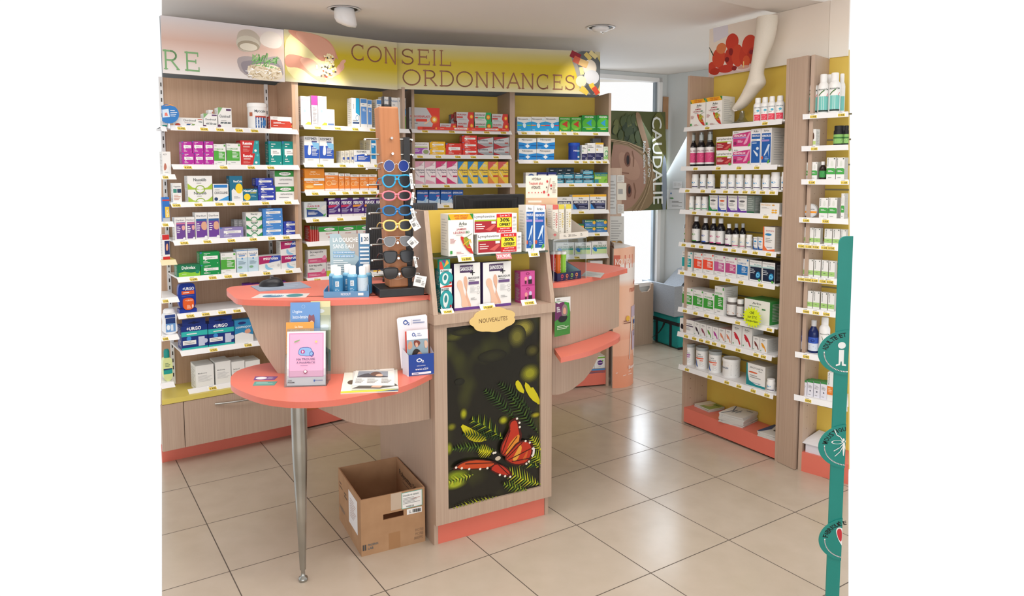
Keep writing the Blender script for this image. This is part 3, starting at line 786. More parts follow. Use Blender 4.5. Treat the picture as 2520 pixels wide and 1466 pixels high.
# ---- printed designs (u,v from the lower left of the front)
Wt, Of = '#F1F1F0', '#E9E9E7'
def bubble(base, strip='#3F77B8', hd=''):
    return D(base, [('r', 0, .9, .1, 1, strip), ('l', .2, .84, .7, .93, 1, Wt), ('l', .2, .74, .45, .82, 1, Wt), ('r', .16, .42, .9, .68, Wt), ('p', [.25, .42, .38, .42, .24, .32], Wt),
                    ('l', .3, .48, .8, .62, 2, '#999999'), ('l', .16, .12, .5, .3, 2, Wt), ('c', .88, .1, .03, .03, Wt)])
def isn(col, name, tcol=None):
    return D(Of, [('t', 'ISN', .08, .88, .26, .94, G1), ('t', name, .07, .72, .78, .79, tcol or col), ('r', .84, .88, .96, .97, col), ('p', [.0, .2, .92, .2, .92, .64, .42, .64, .38, .68, 0, .68], col),
                  ('l', .4, .3, .85, .6, 5, Wt), ('l', .3, .1, .8, .14, 1, G1), ('l', .08, .03, .3, .07, 1, G1)], side='#D9D9D6')
def arkoleaf(c1, title='Arko', side='#D6D6D2'):
    return D(Of, [('t', 'Arko', .25, .82, .72, .91, '#3E4A44'), ('l', .3, .76, .7, .8, 1, G1), blob([.12, .62, .35, .52, .62, .3, .8, .05, .92, .1, .7, .42, .35, .66], c1), blob([.2, .58, .5, .46, .6, .3, .45, .3, .28, .44], c1), ('r', .1, .05, .2, .12, '#4E8F4A')], side=side)
DS = {
 'slim': D(Of, [('t', 'Chondrosulf', .26, .58, .74, .84, '#3E464D'), ('r', .80, .8, .97, .9, '#C2533C'), ('c', .05, .12, .1, .22, '#B8432F'), ('p', [.36, .14, .5, .14, .54, .28, .4, .28], '#3C5A86'), ('p', [.55, .14, .66, .14, .7, .28, .59, .28], '#7E9B55'), ('l', .3, .36, .78, .44, 1, '#9A4B3A'), ('p', [.84, .52, .97, .5, .94, .62, .82, .62], '#4F5B5F')]),
 'chon': D(Of, [('p', [0, 1, .34, 1, 0, .62], '#7FAE72'), ('r', .6, .84, .96, .94, '#5B3A63'), ('t', 'Chondrosulf', .1, .5, .9, .64, '#3E464D'), ('p', [.14, .2, .36, .2, .4, .27, .18, .27], '#4F5B5F'), ('p', [.4, .2, .62, .2, .66, .27, .44, .27], '#4F5B5F'), ('p', [.66, .2, .88, .2, .92, .27, .7, .27], '#4F5B5F'), ('c', .06, .06, .12, .09, '#5B2A55'), ('l', .2, .32, .8, .37, 1, G1)]),
 'redbox': D(Of, [('p', [.02, .14, 1, .14, 1, .62, .9, .62, .84, .5, .78, .66, .3, .66, .28, .74, .02, .74], '#C2402E'), ('l', .1, .84, .4, .92, 1, G3), ('l', .12, .42, .6, .58, 2, Wt), ('l', .12, .24, .4, .34, 1, Wt), ('c', .9, .3, .07, .1, '#E2A046')], side='#B03A2A'),
 'magenta': bubble('#B3259C'), 'teal': bubble('#0F8C86'), 'blue': bubble('#2C3FA8'), 'lightblue': bubble('#4A8AD2'), 'green': bubble('#129048'), 'lilac': bubble('#8E83B8'), 'yellow': bubble('#EDB91E'), 'red': bubble('#D8372C'),
 'isn_g': isn('#4FA83D', 'STOMACALM'),
 'isn_t': isn('#4FA83D', 'TRANSIREGUL'),
 'rennie': D('#C72B2B', [('p', [.62, 0, 1, 0, 1, 1, .76, 1], '#2B9AA0'), ('t', 'Rennie', .12, .66, .62, .9, '#FFFFFF', .03), ('r', .14, .46, .5, .58, '#D9A7A3'), ('l', .12, .12, .5, .36, 3, '#E79A92'), ('c', .88, .84, .06, .1, '#5FC0C2'), ('c', .8, .22, .07, .1, Wt)], side='#A92222'),
 'nauselib': D(Of, [('t', 'Nausélib', .24, .6, .76, .82, '#3F4A4A', .02), ('p', [0, .45, .2, .15, .5, 0, 0, 0], '#A4C23C'), ('p', [1, .45, .8, .15, .5, 0, 1, 0], '#A4C23C'), ('a', .5, .02, .2, .3, .8, '#8DAF32'), ('l', .36, .42, .66, .52, 1, G1)]),
 'cocculine': D(Of, [('r', .06, .78, .94, .95, '#2C7CC4'), ('t', 'COCCULINE', .08, .42, .94, .56, '#2B3540', .02), ('p', [.3, .05, 1, .32, 1, .05], '#3F9AD6'), ('c', .18, .14, .12, .1, '#23406B'), ('l', .1, .62, .6, .7, 1, G1)]),
 'nausi_t': D('#1A6C8C', [('p', [.14, 0, 1, 0, 1, .42, .6, .34, .3, .5, .14, .42], Of), ('c', .72, .5, .28, .2, '#F0CF2A'), ('t', 'NausiCalm', .3, .74, .96, .83, '#FFFFFF', .02), ('l', .3, .1, .8, .2, 2, G1)]),
 'nausi_s': D('#1A6C8C', [('t', 'NausiCalm', .06, .74, .94, .94, '#FFFFFF', .03), ('c', .28, .32, .22, .28, '#F0CF2A'), ('r', .5, .62, .9, .7, '#C4B94A'), ('l', .55, .3, .9, .5, 2, '#8EC0CF')]),
 'dosing': D(Of, [('t', 'Vagatine', .08, .76, .9, .86, '#454B52'), ('r', .05, .5, .45, .7, '#3D8A7B'), ('r', .5, .5, .95, .7, '#2A3C5E'), ('l', .1, .1, .9, .42, 4, '#C98E7C')]),
 'septil': D(Of, [('r', 0, .62, 1, 1, '#2F8C3E'), ('c', .48, .8, .28, .11, Of), ('t', 'alvityl', .3, .74, .66, .86, '#4B5A50'), ('t', 'GASTRO-INTESTINAL', .22, .38, .82, .48, G3), ('l', .15, .12, .9, .26, 1, G1)], top='#2F8C3E'),
 'diar_s': D(Of, [('t', 'Diarilium', .12, .84, .92, .91, '#5A5566'), ('r', .15, .05, .98, .78, '#6A4290'), ('r', .15, .70, .98, .76, '#D27A9A'), blob([.62, .62, .95, .66, .98, .46, .72, .40], '#E2A7A0'), ('l', .2, .3, .55, .62, 4, Wt), ('c', .86, .06, .12, .05, '#EDEDED')]),
 'diar_t': D(Of, [('t', 'Diarilium', .1, .84, .92, .91, '#4A4A58'), ('r', .06, .06, .96, .76, '#6B3E96'), ('r', .06, .68, .96, .76, '#2C5F96'), blob([.5, .64, .92, .66, .96, .36, .7, .32, .46, .4], '#D9A58A'), ('l', .12, .3, .42, .62, 4, Wt), ('c', .84, .07, .12, .05, '#EDEDED')]),
 'diaretyl': D(Of, [('t', 'Diaretyl', .3, .62, .72, .88, '#3B4A44', .02), ('p', [0, .55, .24, .18, .4, 0, 0, 0], '#2F8A52'), ('p', [1, .55, .76, .18, .6, 0, 1, 0], '#2F8A52'), ('a', .5, .0, .24, .46, .82, '#2F8A52'), ('r', 0, .9, 1, 1, '#DAD6C8')]),
 'dulcolax': D('#12754F', [('t', 'Dulcolax', .2, .62, .8, .9, '#FFFFFF', .02), ('p', [.06, 0, 1, 0, 1, .4, .6, .3, .3, .44, .06, .34], '#8CC93C'), ('c', .88, .36, .09, .16, '#1C8A68'), ('l', .2, .18, .5, .26, 1, Wt)]),
 'dulcosoft': D('#C6DDEA', [('r', 0, .86, 1, 1, Of), ('r', 0, .94, 1, .97, '#3B7FC0'), ('p', [0, .66, .5, .58, 1, .66, 1, .86, 0, .86], Of), ('t', 'DulcoSoft', .1, .77, .92, .84, '#3C4F86', .01), ('r', .2, .7, .75, .75, '#5A8CC8'), ('c', .5, .6, .08, .04, '#5A9AD0'), ('c', .3, .22, .2, .05, '#7FB08A'), ('l', .15, .34, .85, .5, 3, '#7F98A8')]),
 'microlax': D(Of, [('p', [.02, .42, .5, .5, 1, .62, 1, .98, .02, .98], '#B02A66'), ('p', [.45, .49, 1, .62, 1, .98, .6, .98], '#3A4FA8'), ('t', 'microlax', .22, .7, .9, .92, '#FFFFFF', .02), blob([.28, .44, .38, .4, .42, .2, .62, .1, .66, .02, .3, .02], '#8FC4E4'), ('c', .9, .3, .06, .1, G2), ('l', .5, .24, .8, .3, 1, G2)]),
 'purple': D('#6A2C8E', [('l', .15, .5, .8, .8, 2, Wt)]),
 'urgo': D('#17317E', [('r', 0, .55, 1, .76, '#2FB5AE'), ('t', '+URGO', .2, .80, .76, .95, '#FFFFFF', .03), ('l', .2, .6, .8, .7, 1, Wt), ('c', .28, .46, .09, .09, '#3C8FD6'), ('r', .04, .2, .55, .38, Of), ('l', .1, .23, .5, .35, 2, G1), ('r', .64, .1, .88, .5, '#C5CBE2'), ('c', .9, .3, .1, .1, '#BFC6E0'), ('r', 0, 0, 1, .08, '#2FB5AE')], top='#17317E'),
 'cosmopor': D('#2F86B8', [('p', [0, 0, 1, 0, 1, .3, .4, .45, 0, .38], Of), ('t', 'cosmopor', .06, .6, .9, .72, '#DDECF4'), ('c', .4, .86, .22, .06, '#23306F'), blob([.5, .5, .8, .62, .9, .4, .6, .36], '#D9A088')]),
 'whitepink': D('#F2EFEF', [('r', .05, .78, .95, .96, '#EDD0E2'), ('t', 'MULTIHYDRAT', .1, .84, .9, .9, '#D98ABF'), ('c', .4, .5, .12, .05, '#A9D6E4'), ('p', [.3, 0, 1, 0, 1, .1, .7, .12], '#E8D44A')]),
 'pinkside': D('#DCCFD6', [('r', 0, .68, 1, 1, '#D5459B'), ('l', .2, .05, .85, .62, 12, G1)]),
 'palepad': D('#F0EDEB', [('p', [.1, .5, .9, .5, .9, .9], '#EBD3CD'), ('c', .6, .5, .26, .2, '#F4F4F2'), ('r', .1, .06, .9, .16, '#6F86B4')]),
 'physio': D('#F1F3F4', [('p', [.5, .5, 1, .4, 1, 1, .55, 1], '#25A7D8'), ('t', 'rhino', .2, .62, .3, .88, G1), ('a', .68, .32, .2, .1, .8, '#3F92C8'), ('r', .1, .12, .92, .18, '#36507E'), ('l', .1, .2, .9, .26, 1, G1)], side='#E4E0DA'),
 'bluespray': D(Of, [('r', .08, .12, .92, .72, '#5C8FD0'), ('r', .05, .84, .95, .98, '#4F86C6'), ('l', .2, .76, .8, .82, 1, G1), ('l', .3, .55, .8, .66, 2, Wt)], side='#E2DED6'),
 'cyanspray': D(Of, [('r', .1, .2, .88, .98, '#1C86C4'), ('r', .15, .76, .85, .85, Wt), ('l', .2, .66, .8, .74, 1, Wt)], side='#DCD2B8'),
 'sulfur': D(Of, [('t', 'ActiSoufre', .1, .86, .95, .93, '#4C78A8'), ('l', .3, .66, .8, .8, 2, G1), ('c', .8, .55, .25, .14, '#3E9AD0'), ('r', .5, 0, 1, .42, '#49B03A')]),
 'respimer': D(Of, [('r', .0, .18, 1, .66, '#2F58B8'), ('p', [.5, .82, 1, .74, 1, .5, .6, .6], '#7FB8DE'), ('t', 'RESPIMER', .06, .87, .86, .96, '#5B6470'), ('r', .5, .78, .86, .83, '#5A5A8A'), blob([.18, .3, .3, .74, .42, .72, .46, .3], '#DDE4EE'), ('l', .5, .28, .9, .6, 6, Wt), ('l', .2, .1, .8, .14, 1, G1)]),
 'respimer_w': D(Of, [('p', [.04, .14, 1, .14, 1, .62, .6, .7, .04, .62], '#2F58B8'), ('t', 'RESPIMER', .18, .8, .78, .94, '#5B6470'), blob([.06, .16, .08, .6, .16, .7, .18, .2], '#DDE4EE'), ('l', .25, .25, .85, .55, 4, Wt)]),
 'tan': D('#E0D6B4', [('l', .1, .1, .9, .9, 9, '#C4B890')]),
 'vitc_top': D('#E08A2C', [('l', .3, .55, .7, .75, 1, '#F5DDBB'), ('t', 'Cure Flash 7 jours', .25, .3, .78, .5, '#F7E2C2')]),
 'vitc': D('#EF9A38', [('r', 0, .8, 1, 1, Of), ('t', 'Vitavea', .4, .84, .68, .95, G3), ('r', 0, .6, 1, .8, '#E6882A'), ('t', 'Cure Flash 7 jours', .08, .63, .72, .76, '#FFF3DC', .02), ('r', 0, .02, 1, .14, Of), ('c', .25, .34, .2, .12, '#F5C06A'), ('r', .45, .46, .9, .56, Of)], top='#E4E2DE'),
 'vit_o': D('#F08E3E', [('r', 0, .84, 1, 1, Of), ('t', 'Vitavea', .25, .88, .75, .96, G3), ('t', 'Guarana', .1, .68, .7, .78, '#FFF3DC'), ('a', .3, .42, .22, .14, .7, '#F9C27E'), ('r', 0, .02, 1, .12, Of), ('l', .5, .3, .92, .6, 4, '#FBD9AE')], top='#D9D9D9'),
 'redblack': D('#D9432E', [('r', 0, 0, 1, .5, '#2A2A2E'), ('p', [.2, .0, .6, .0, .9, .3, .8, .4], '#8A8F92'), ('t', 'ORO', .1, .72, .6, .88, Wt)]),
 'flashrub': D('#C9D0D2', [('p', [.1, .06, .96, .06, .6, .46, .1, .54], '#2E4A86'), ('t', 'FLASH RUB', .14, .66, .68, .78, '#B8324A', .02), ('r', .08, .54, .56, .62, '#5F9A4E'), ('t', 'Arko', .14, .84, .32, .92, G3), ('l', .16, .18, .6, .4, 3, Wt), blob([.8, .04, .92, .1, .98, .26, .88, .2], '#4FA83D'), blob([.7, .62, .98, .84, .98, .5, .8, .44], '#DDDDD2')]),
 'fervex': D('#4B2A78', [('p', [0, .9, .6, .94, .5, 1, 0, 1], '#D8D8DC'), ('t', 'FERVEX', .06, .66, .94, .82, '#FFFFFF', .03), ('p', [0, .5, .5, .52, .8, .64, 0, .62], '#C8325A'), ('p', [.3, .42, .6, .46, .95, .66, .9, .7], '#9A86B8'), ('l', .06, .22, .7, .44, 4, '#CFC6DE'), ('r', 0, 0, 1, .14, '#E6DEDC'), ('c', .86, .36, .08, .1, '#D9D3E4')], side='#3B2060'),
 'redbook': D('#B8322E', [('r', 0, .78, 1, 1, '#1E5B34'), ('s', [.5, 0, .5, 1], .1, '#D9C9C0')]),
 'alvi_r': D('#E6E3E0', [('r', 0, .66, 1, 1, '#2F9A3E'), ('c', .55, .82, .28, .1, Of), ('t', 'alvityl', .38, .77, .7, .87, '#4B5A50'), ('t', 'NEZ-GORGE', .36, .46, .68, .54, '#C24A4A'), ('c', .52, .26, .04, .04, '#C24A4A'), ('s', [.0, .0, .0, .66], .03, '#B8322E')]),
 'strepsils': D('#DFDDDC', [('r', 0, 0, 1, .36, '#D2557F'), ('t', 'Strepsils', .08, .74, .8, .92, '#33333B', .01), ('l', .1, .54, .4, .68, 2, G3), blob([.7, .3, .9, .66, .98, .3, .82, .2], '#E58AAE'), ('l', .06, .1, .7, .26, 2, '#F0C3D2')]),
 'strep_y': D('#DFDDDC', [('r', 0, 0, 1, .4, '#B9C63A'), ('t', 'Strepsils', .1, .74, 1.0, .92, '#33333B'), ('l', .1, .54, .6, .68, 2, G3)]),
 'nuroplast': D('#BFC0C2', [('p', [.56, 1, 1, 1, 1, 0, .72, 0, .78, .3, .74, .6], '#DB3D2C'), ('c', .82, .46, .13, .19, '#E2612C'), ('c', .82, .46, .085, .13, '#F2B43C'), ('c', .82, .46, .045, .07, '#FBEFC0'), ('t', 'NUROFENPLAST', .04, .54, .68, .64, '#C63A34', .02), ('r', 0, .38, .22, .48, '#9A9CA0'), ('r', .22, .36, .58, .48, '#D84032'), blob([.46, .26, .62, .42, .7, .44, .58, .28, .5, .22], '#E8C4A4'), ('l', .04, .24, .4, .32, 1, G3), ('r', .03, .02, .9, .10, '#D5CFCF'), ('t', '24h', .06, .84, .14, .92, '#C63A34')]),
 'nurofen': D('#C4C5C8', [('p', [.68, 1, 1, 1, 1, 0, .74, 0, .62, .4], '#CC3A34'), ('c', .86, .5, .11, .26, '#E2612C'), ('c', .86, .5, .07, .17, '#F6C24A'), ('t', 'NUROFEN', .06, .62, .56, .8, '#B8383A', .02), ('r', .02, .34, .36, .5, '#C63A34'), ('l', .1, .12, .6, .26, 2, G1)], side='#B63430'),
 'nurocap': D('#CFD2CF', [('p', [.68, 1, 1, 1, 1, 0, .74, 0, .62, .4], '#2FA85A'), ('c', .82, .5, .12, .26, '#E2612C'), ('c', .82, .5, .08, .17, '#F6C24A'), ('t', 'NUROFENCAPS', .03, .62, .62, .8, '#7A3A3A', .01), ('r', .02, .34, .2, .5, '#C63A34'), ('r', .2, .34, .58, .5, '#6CC088'), ('l', .1, .12, .6, .26, 2, G1)], side='#2FA85A'),
 'dysme': D('#E9E6E6', [('t', 'Dysmecalm', .06, .78, .9, .92, '#5A5A66'), ('r', .04, .08, .92, .56, '#A04FB0'), ('r', .04, .58, .92, .66, '#B4CC6A'), ('c', .82, .24, .24, .26, '#D9C8DE'), ('c', .82, .24, .16, .17, '#8FA06A'), ('l', .1, .24, .5, .5, 3, Wt)]),
 'ipro': D('#BFC2C6', [('p', [0, 1, 1, 1, 0, .66], '#A83238'), ('p', [0, .0, .5, .0, 0, .34], '#A83238'), ('p', [.0, .34, .62, .0, 1, 0, 1, .34], '#9EA2A6'), ('t', 'Iproféine', .04, .5, .64, .74, '#33363C', .01), ('r', .7, .3, .92, .42, '#B0463E')], side='#8A8D90'),
 'doli_p': D('#F1E8EA', [('p', [0, .7, 0, 1, 1, 1, .6, .8], '#E4A9BE'), ('t', 'Doliprane', .08, .56, .96, .66, '#3A3C5A', .02), ('t', 'Liquiz', .48, .46, .96, .56, '#3A3C5A'), ('s', [.14, .54, .42, .34], .05, '#B9B2BC', 1.3), ('r', .55, .3, .97, .37, '#D2557F'), ('p', [0, 0, .1, .2, .8, .1, 1, 0], '#E4A9BE'), ('l', .5, .8, .9, .9, 2, '#A89AA0')]),
 'doli_m': D('#F1E4E8', [('p', [0, .7, 0, 1, 1, 1, .6, .8], '#D23A78'), ('t', 'Doliprane', .08, .56, .96, .66, '#3A3C5A', .02), ('t', 'Liquiz', .48, .46, .96, .56, '#3A3C5A'), ('s', [.14, .54, .42, .34], .05, '#B9B2BC', 1.3), ('r', .55, .3, .97, .37, '#B82A60'), ('p', [0, 0, 0, .3, .5, .12, 1, 0], '#D23A78'), ('l', .5, .8, .9, .9, 2, '#A89AA0')]),
 'doli_b': D('#F0CF4A', [('p', [0, .62, 0, 1, .66, 1], '#2E84C4'), ('p', [0, 0, 0, .4, .6, 0], '#5FA4D6'), ('t', 'Doliprane', .08, .56, .96, .66, '#2A3A6A', .02), ('t', 'Liquiz', .48, .46, .96, .56, '#2A3A6A'), ('s', [.14, .54, .42, .3], .05, '#D9E0E8', 1.3), ('r', .5, .3, .97, .38, '#2E6AA8'), ('l', .5, .74, .9, .9, 3, '#C9DDE8')]),
 'doli_r': D('#F0CC48', [('p', [0, .62, 0, 1, .9, 1], '#D2605A'), ('p', [0, 0, 0, .4, .7, 0], '#E48A4A'), ('t', 'Doliprane', .08, .56, .96, .66, '#3A3C5A', .02), ('t', 'Liquiz', .48, .46, .96, .56, '#3A3C5A'), ('s', [.14, .54, .42, .3], .05, '#E8DCC0', 1.3), ('r', .5, .3, .97, .38, '#CC4A3C'), ('l', .5, .74, .9, .9, 3, '#F3DDC0')]),
 'effer': D('#2462B4', [('r', 0, .84, 1, 1, '#1C4A94'), ('t', 'EFFERALGAN', .06, .74, .92, .86, '#FFFFFF', .01), ('p', [0, .3, .5, .24, 1, .4, 1, .1, 0, .1], '#BFD6EA'), ('r', .66, .54, .95, .64, '#D25A8A'), ('p', [.6, .2, .8, .6, .9, .5, .74, .14], '#9CC8EC'), ('r', 0, 0, 1, .1, Of)]),
 'nicopatch': lambda c: D(Of, [('p', [0, 0, 1, 0, 1, .68, .7, .62, .5, .56, .3, .62, 0, .68], '#1FA0DC'), ('t', 'Nicopatch', .06, .76, .76, .9, '#33424E', .01), ('c', .86, .8, .08, .08, '#C9E0EE'), ('r', 0, .38, .32, .46, c), ('r', .68, .38, 1, .46, c), blob([.36, .5, .5, .58, .64, .5, .6, .26, .46, .22], '#D7EDF8'), ('l', .08, .06, .36, .14, 1, Wt)]),
 'nico_s': D('#3E9A34', [('t', 'nicorette', .1, .84, .9, .94, '#DDEAD2'), ('c', .5, .45, .46, .34, '#6CBE3A'), ('p', [.22, .52, .74, .76, .7, .54, .74, .3], '#C8402E'), ('r', .05, .04, .16, .12, '#E8D22E'), ('l', .35, .16, .85, .24, 1, '#D8E86A')], side='#2F7A2A'),
 'nico_l': D('#1E8A3A', [('t', 'nicorette', .2, .86, .8, .96, '#FFFFFF', .02), ('c', .5, .5, .46, .36, '#56B83A'), ('p', [.3, .54, .68, .76, .64, .55, .68, .34], '#2F9ACF'), ('r', .08, .26, .92, .31, '#7CC8A0'), ('r', .3, .16, .7, .22, '#C9E22E')], side='#146A2A'),
 'nicopass': D(Of, [('p', [0, 0, 1, 0, 1, .64, .5, .5, 0, .64], '#1F8AD6'), ('t', 'Nicopass', .18, .72, .78, .92, '#2E3A48', .01), ('p', [.36, .28, .5, .46, .64, .28, .5, .1], '#F2F4F6'), ('r', 0, .3, .3, .38, '#1C5EA8'), ('r', .7, .3, 1, .38, '#1C5EA8'), ('l', .06, .05, .3, .12, 1, Wt)]),
 'navywhite': D(Of, [('r', 0, 0, 1, .42, '#2C2C5A'), ('l', .1, .72, .8, .88, 2, G3), ('c', .2, .6, .08, .06, '#5C9A5A'), ('a', .82, .1, .12, .08, .6, '#DADAE4'), ('l', .06, .2, .7, .34, 2, '#8E8EB0')]),
 'navyyel': D(Of, [('r', 0, .9, 1, 1, '#E8B83A'), ('r', 0, 0, 1, .42, '#2C2C5A'), ('l', .1, .72, .8, .86, 2, G3), ('c', .2, .6, .08, .06, '#E2B84A'), ('a', .82, .1, .12, .08, .6, '#DADAE4'), ('l', .06, .2, .7, .34, 2, '#8E8EB0')]),
 'greenc': D('#DDE8D2', [('a', .45, .5, .3, .22, .7, '#35A058'), ('r', 0, .1, 1, .28, '#9CCB7A'), ('l', .1, .85, .8, .92, 1, '#7A9A7A')]),
 'tealsm': D('#2A8AA8', [('p', [0, .62, 1, .72, 1, 1, 0, 1], '#2B3E4A'), ('l', .2, .78, .8, .9, 1, Wt), ('r', .06, .38, .84, .52, '#CFE4EA'), ('p', [0, .3, .9, .36, .9, .0, 0, .0], '#6AB4CC')], side='#B8C8CC'),
 'whiteblue': D(Of, [('a', .5, .1, .46, .8, .8, '#4A6AA8')]), 'navytop': D('#2A3478', [('r', .08, .5, .92, .8, Of), ('r', 0, 0, 1, .35, Of)]),
 'perfnoct': D('#8CC44A', [('r', 0, .82, 1, 1, '#2E6E7A'), ('t', 'PeruNoctu', .06, .64, .9, .82, '#2E6E9A', .02), ('r', 0, .42, .5, .54, '#CFE09A'), ('r', 0, 0, .3, .36, '#3E8E9A'), blob([.7, .1, .92, .2, .94, .44, .76, .36], '#6AAA32')]),
 'arkorelax': D(Of, [('r', 0, .86, 1, 1, '#F0B42E'), ('t', 'Arko', .36, .7, .64, .82, '#3E4A44'), ('r', .04, .06, .94, .62, '#23284A'), ('t', 'ARKORELAX', .08, .44, .9, .6, '#FFFFFF', .02), ('r', .3, .34, .9, .42, '#5A5E86'), ('p', [.04, .06, .3, .06, .12, .36, .04, .4], '#2C7FC8'), ('l', .4, .1, .9, .28, 2, '#A9ADC8')]),
 'arkorelax_n': D(Of, [('t', 'Arko', .36, .78, .64, .92, '#3E4A44'), ('r', .04, .06, .94, .68, '#23284A'), ('t', 'ARKORELAX', .08, .46, .9, .64, '#FFFFFF', .02), ('l', .4, .1, .9, .36, 3, '#A9ADC8')]),
 'arkogreen': D(Of, [('t', 'Arko', .4, .82, .66, .94, '#3E4A44'), ('t', 'ARKORELAX', .06, .55, .92, .74, '#4C7A4A', .02), ('r', .04, .42, .94, .54, '#2E9A8A'), ('r', .04, .08, .94, .42, '#C8DDA0'), blob([.06, .5, .2, .62, .34, .4, .3, .2, .12, .3], '#2C7FC8')]),
 'euphy': D('#4A7EB8', [('r', 0, .64, 1, 1, '#2E7A44'), ('t', 'Euphytose', .04, .72, .72, .92, '#FFFFFF', .02), ('c', .86, .6, .14, .26, '#F0B83A'), ('l', .1, .14, .6, .44, 2, '#A9C4E0')]),
 'pcircle': D(Of, [('r', 0, .8, 1, .94, '#7FB84A'), ('c', .5, .45, .24, .2, '#5A2E82'), ('r', .3, .43, .7, .47, Of), ('c', .72, .6, .07, .06, '#7FB84A'), ('l', .36, .1, .66, .15, 1, G3)]),
 'jambes': D('#F0EEE9', [('r', 0, .86, 1, 1, '#EDAE26'), ('p', [0, .86, 0, 1, .1, .86], '#2F8A3A'), ('p', [1, .86, 1, 1, .86, 1], '#2F8A3A'), ('t', 'OFFRE SPECIALE', .22, .935, .8, .975, '#C2402E'), ('t', '+50% OFFERT', .26, .875, .76, .92, '#C2402E'), ('t', 'Arko', .42, .73, .74, .81, '#3E4A44', .01), ('l', .42, .69, .7, .72, 1, G1), ('t', 'JAMBES', .32, .60, .72, .66, '#A8283C', .01), ('t', 'LÉGÈRES', .2, .53, .68, .59, '#A8283C', .01), ('t', 'BIO', .7, .53, .84, .59, '#3A7A4A', .03), ('l', .3, .48, .7, .51, 1, G1), ('l', .06, .30, .3, .42, 4, '#B06A6A'),
        blob([.44, .48, .62, .44, .82, .30, .99, .05, .99, .02, .80, .08, .58, .26], '#C9352C'), blob([.56, .42, .72, .46, .84, .36, .8, .22, .64, .24], '#8E9A34'), ('s', [.58, .26, .86, .38, .9, .3], .03, '#D9B03A'), ('s', [.6, .4, .74, .2, .88, .18], .03, '#C9A02E'), ('s', [.7, .44, .94, .52], .012, '#5A6A4A'), ('r', .05, .05, .14, .13, '#3E9A4A'), ('l', .3, .04, .6, .1, 2, '#B06A6A')], side='#DCDAD2'),
 'lympha': D('#F2F0EE', [('t', 'Lymphaveine', .03, .74, .96, .93, '#4A4A4C', .01), ('r', .02, .62, .98, .69, '#A4C43A'), ('r', .02, .1, .98, .62, '#A82A34'), ('p', [.5, .2, .92, .5, .96, .44, .7, .16], '#D2605A'), ('l', .08, .26, .5, .54, 3, '#F0D8D4'), ('r', .72, .52, .94, .66, Wt), ('c', .88, .12, .08, .1, '#6AA84A')], side='#DEDCD8'),
 'veino_p': D('#F1EFEF', [('t', 'Arko', .08, .86, .32, .95, '#3E4A44'), ('p', [.04, .12, .98, .12, .98, .92, .04, .8], '#C8387E'), ('t', 'VEINOFLUX', .08, .66, .74, .78, '#FFFFFF', .02), ('r', .0, .56, .82, .63, '#A48CC8'), ('p', [.62, .26, .9, .86, .97, .86, .8, .3, .64, .2], '#E9A0C0'), ('c', .16, .3, .08, .1, '#8A2A5E'), ('l', .3, .3, .6, .5, 3, '#F0C8DA'), blob([.84, .08, .9, .24, .99, .3, .97, .12], '#5FA84A')], side='#D6D2D0'),
 'veino_b': D('#F1EFEF', [('t', 'Arko', .25, .9, .75, .96, '#3E4A44'), ('r', .08, .07, .94, .86, '#1F5CA8'), ('t', 'VEINOFLUX', .1, .76, .92, .82, '#FFFFFF', .02), ('t', 'GEL', .12, .70, .34, .74, '#BFD4EC'), ('r', .06, .64, .8, .69, '#A48CC8'), ('p', [.3, .26, .7, .56, .86, .56, .74, .4, .8, .2, .68, .4, .4, .26], '#CFE0F2'), ('l', .4, .12, .8, .24, 3, '#8FB4DC'), ('c', .16, .2, .1, .045, '#C85A3E'), blob([.6, .04, .72, .14, .92, .16, .86, .06], '#5FA84A')], side='#DAD6D0'),
 'veino_w': D('#F1EFEF', [('t', 'Arko', .25, .9, .75, .96, '#3E4A44'), ('r', .06, .72, .94, .86, '#1F5CA8'), ('t', 'VEINOFLUX', .1, .78, .9, .83, '#FFFFFF', .02), ('r', .06, .07, .94, .66, '#1F5CA8'), ('l', .15, .58, .85, .64, 1, '#BFD4EC'), blob([.2, .44, .5, .3, .7, .22, .8, .3, .5, .38], '#DCE8F4'), ('c', .7, .46, .14, .04, '#DCE8F4'), ('l', .1, .68, .9, .71, 1, G1)], side='#9A9288'),
 'biogaine': D('#EFEEEA', [('t', 'BioGaine', .06, .76, .54, .92, '#E2B87A', .02), ('l', .08, .5, .5, .62, 2, G1), ('c', .68, .36, .07, .08, '#EDAE36'), ('c', .83, .36, .07, .08, '#EDAE36'), ('c', .68, .16, .07, .08, '#EDAE36'), ('c', .83, .16, .07, .08, '#EDAE36'), ('c', .7, .82, .07, .06, '#D9A24A')], side='#CFCDC6'),
 'orangec': D('#EEEDEA', [('p', [0, 0, 1, 0, 1, .1, .4, .04, .14, .2, .1, 1, 0, 1], '#E8703A'), ('t', 'ERGYFORTIL', .24, .80, .94, .86, '#C85A5A'), ('c', .46, .68, .28, .05, '#2E86C0'), ('l', .24, .34, .8, .56, 3, G1), ('t', 'Nutergia', .34, .12, .8, .17, '#3A5A8A')], side='#B8ADA0'),
 'neuro': D('#EDEDEC', [('t', 'Neurogenius', .04, .86, .95, .95, G1, .01), ('r', .06, .06, .98, .68, '#14233E'), ('t', 'Etudiant', .4, .76, .94, .83, '#3FA8A8'), blob([.5, .2, .6, .46, .84, .48, .94, .26, .7, .12], '#2A8AC0'), ('a', .7, .3, .14, .1, .6, '#7FD0F0'), ('l', .1, .34, .5, .6, 3, '#D0D8E0'), ('c', .84, .06, .1, .06, '#5FA84A'), ('r', 0, .70, 1, .73, '#8FCFD0')], side='#26262C', sl='#8A8A90'),
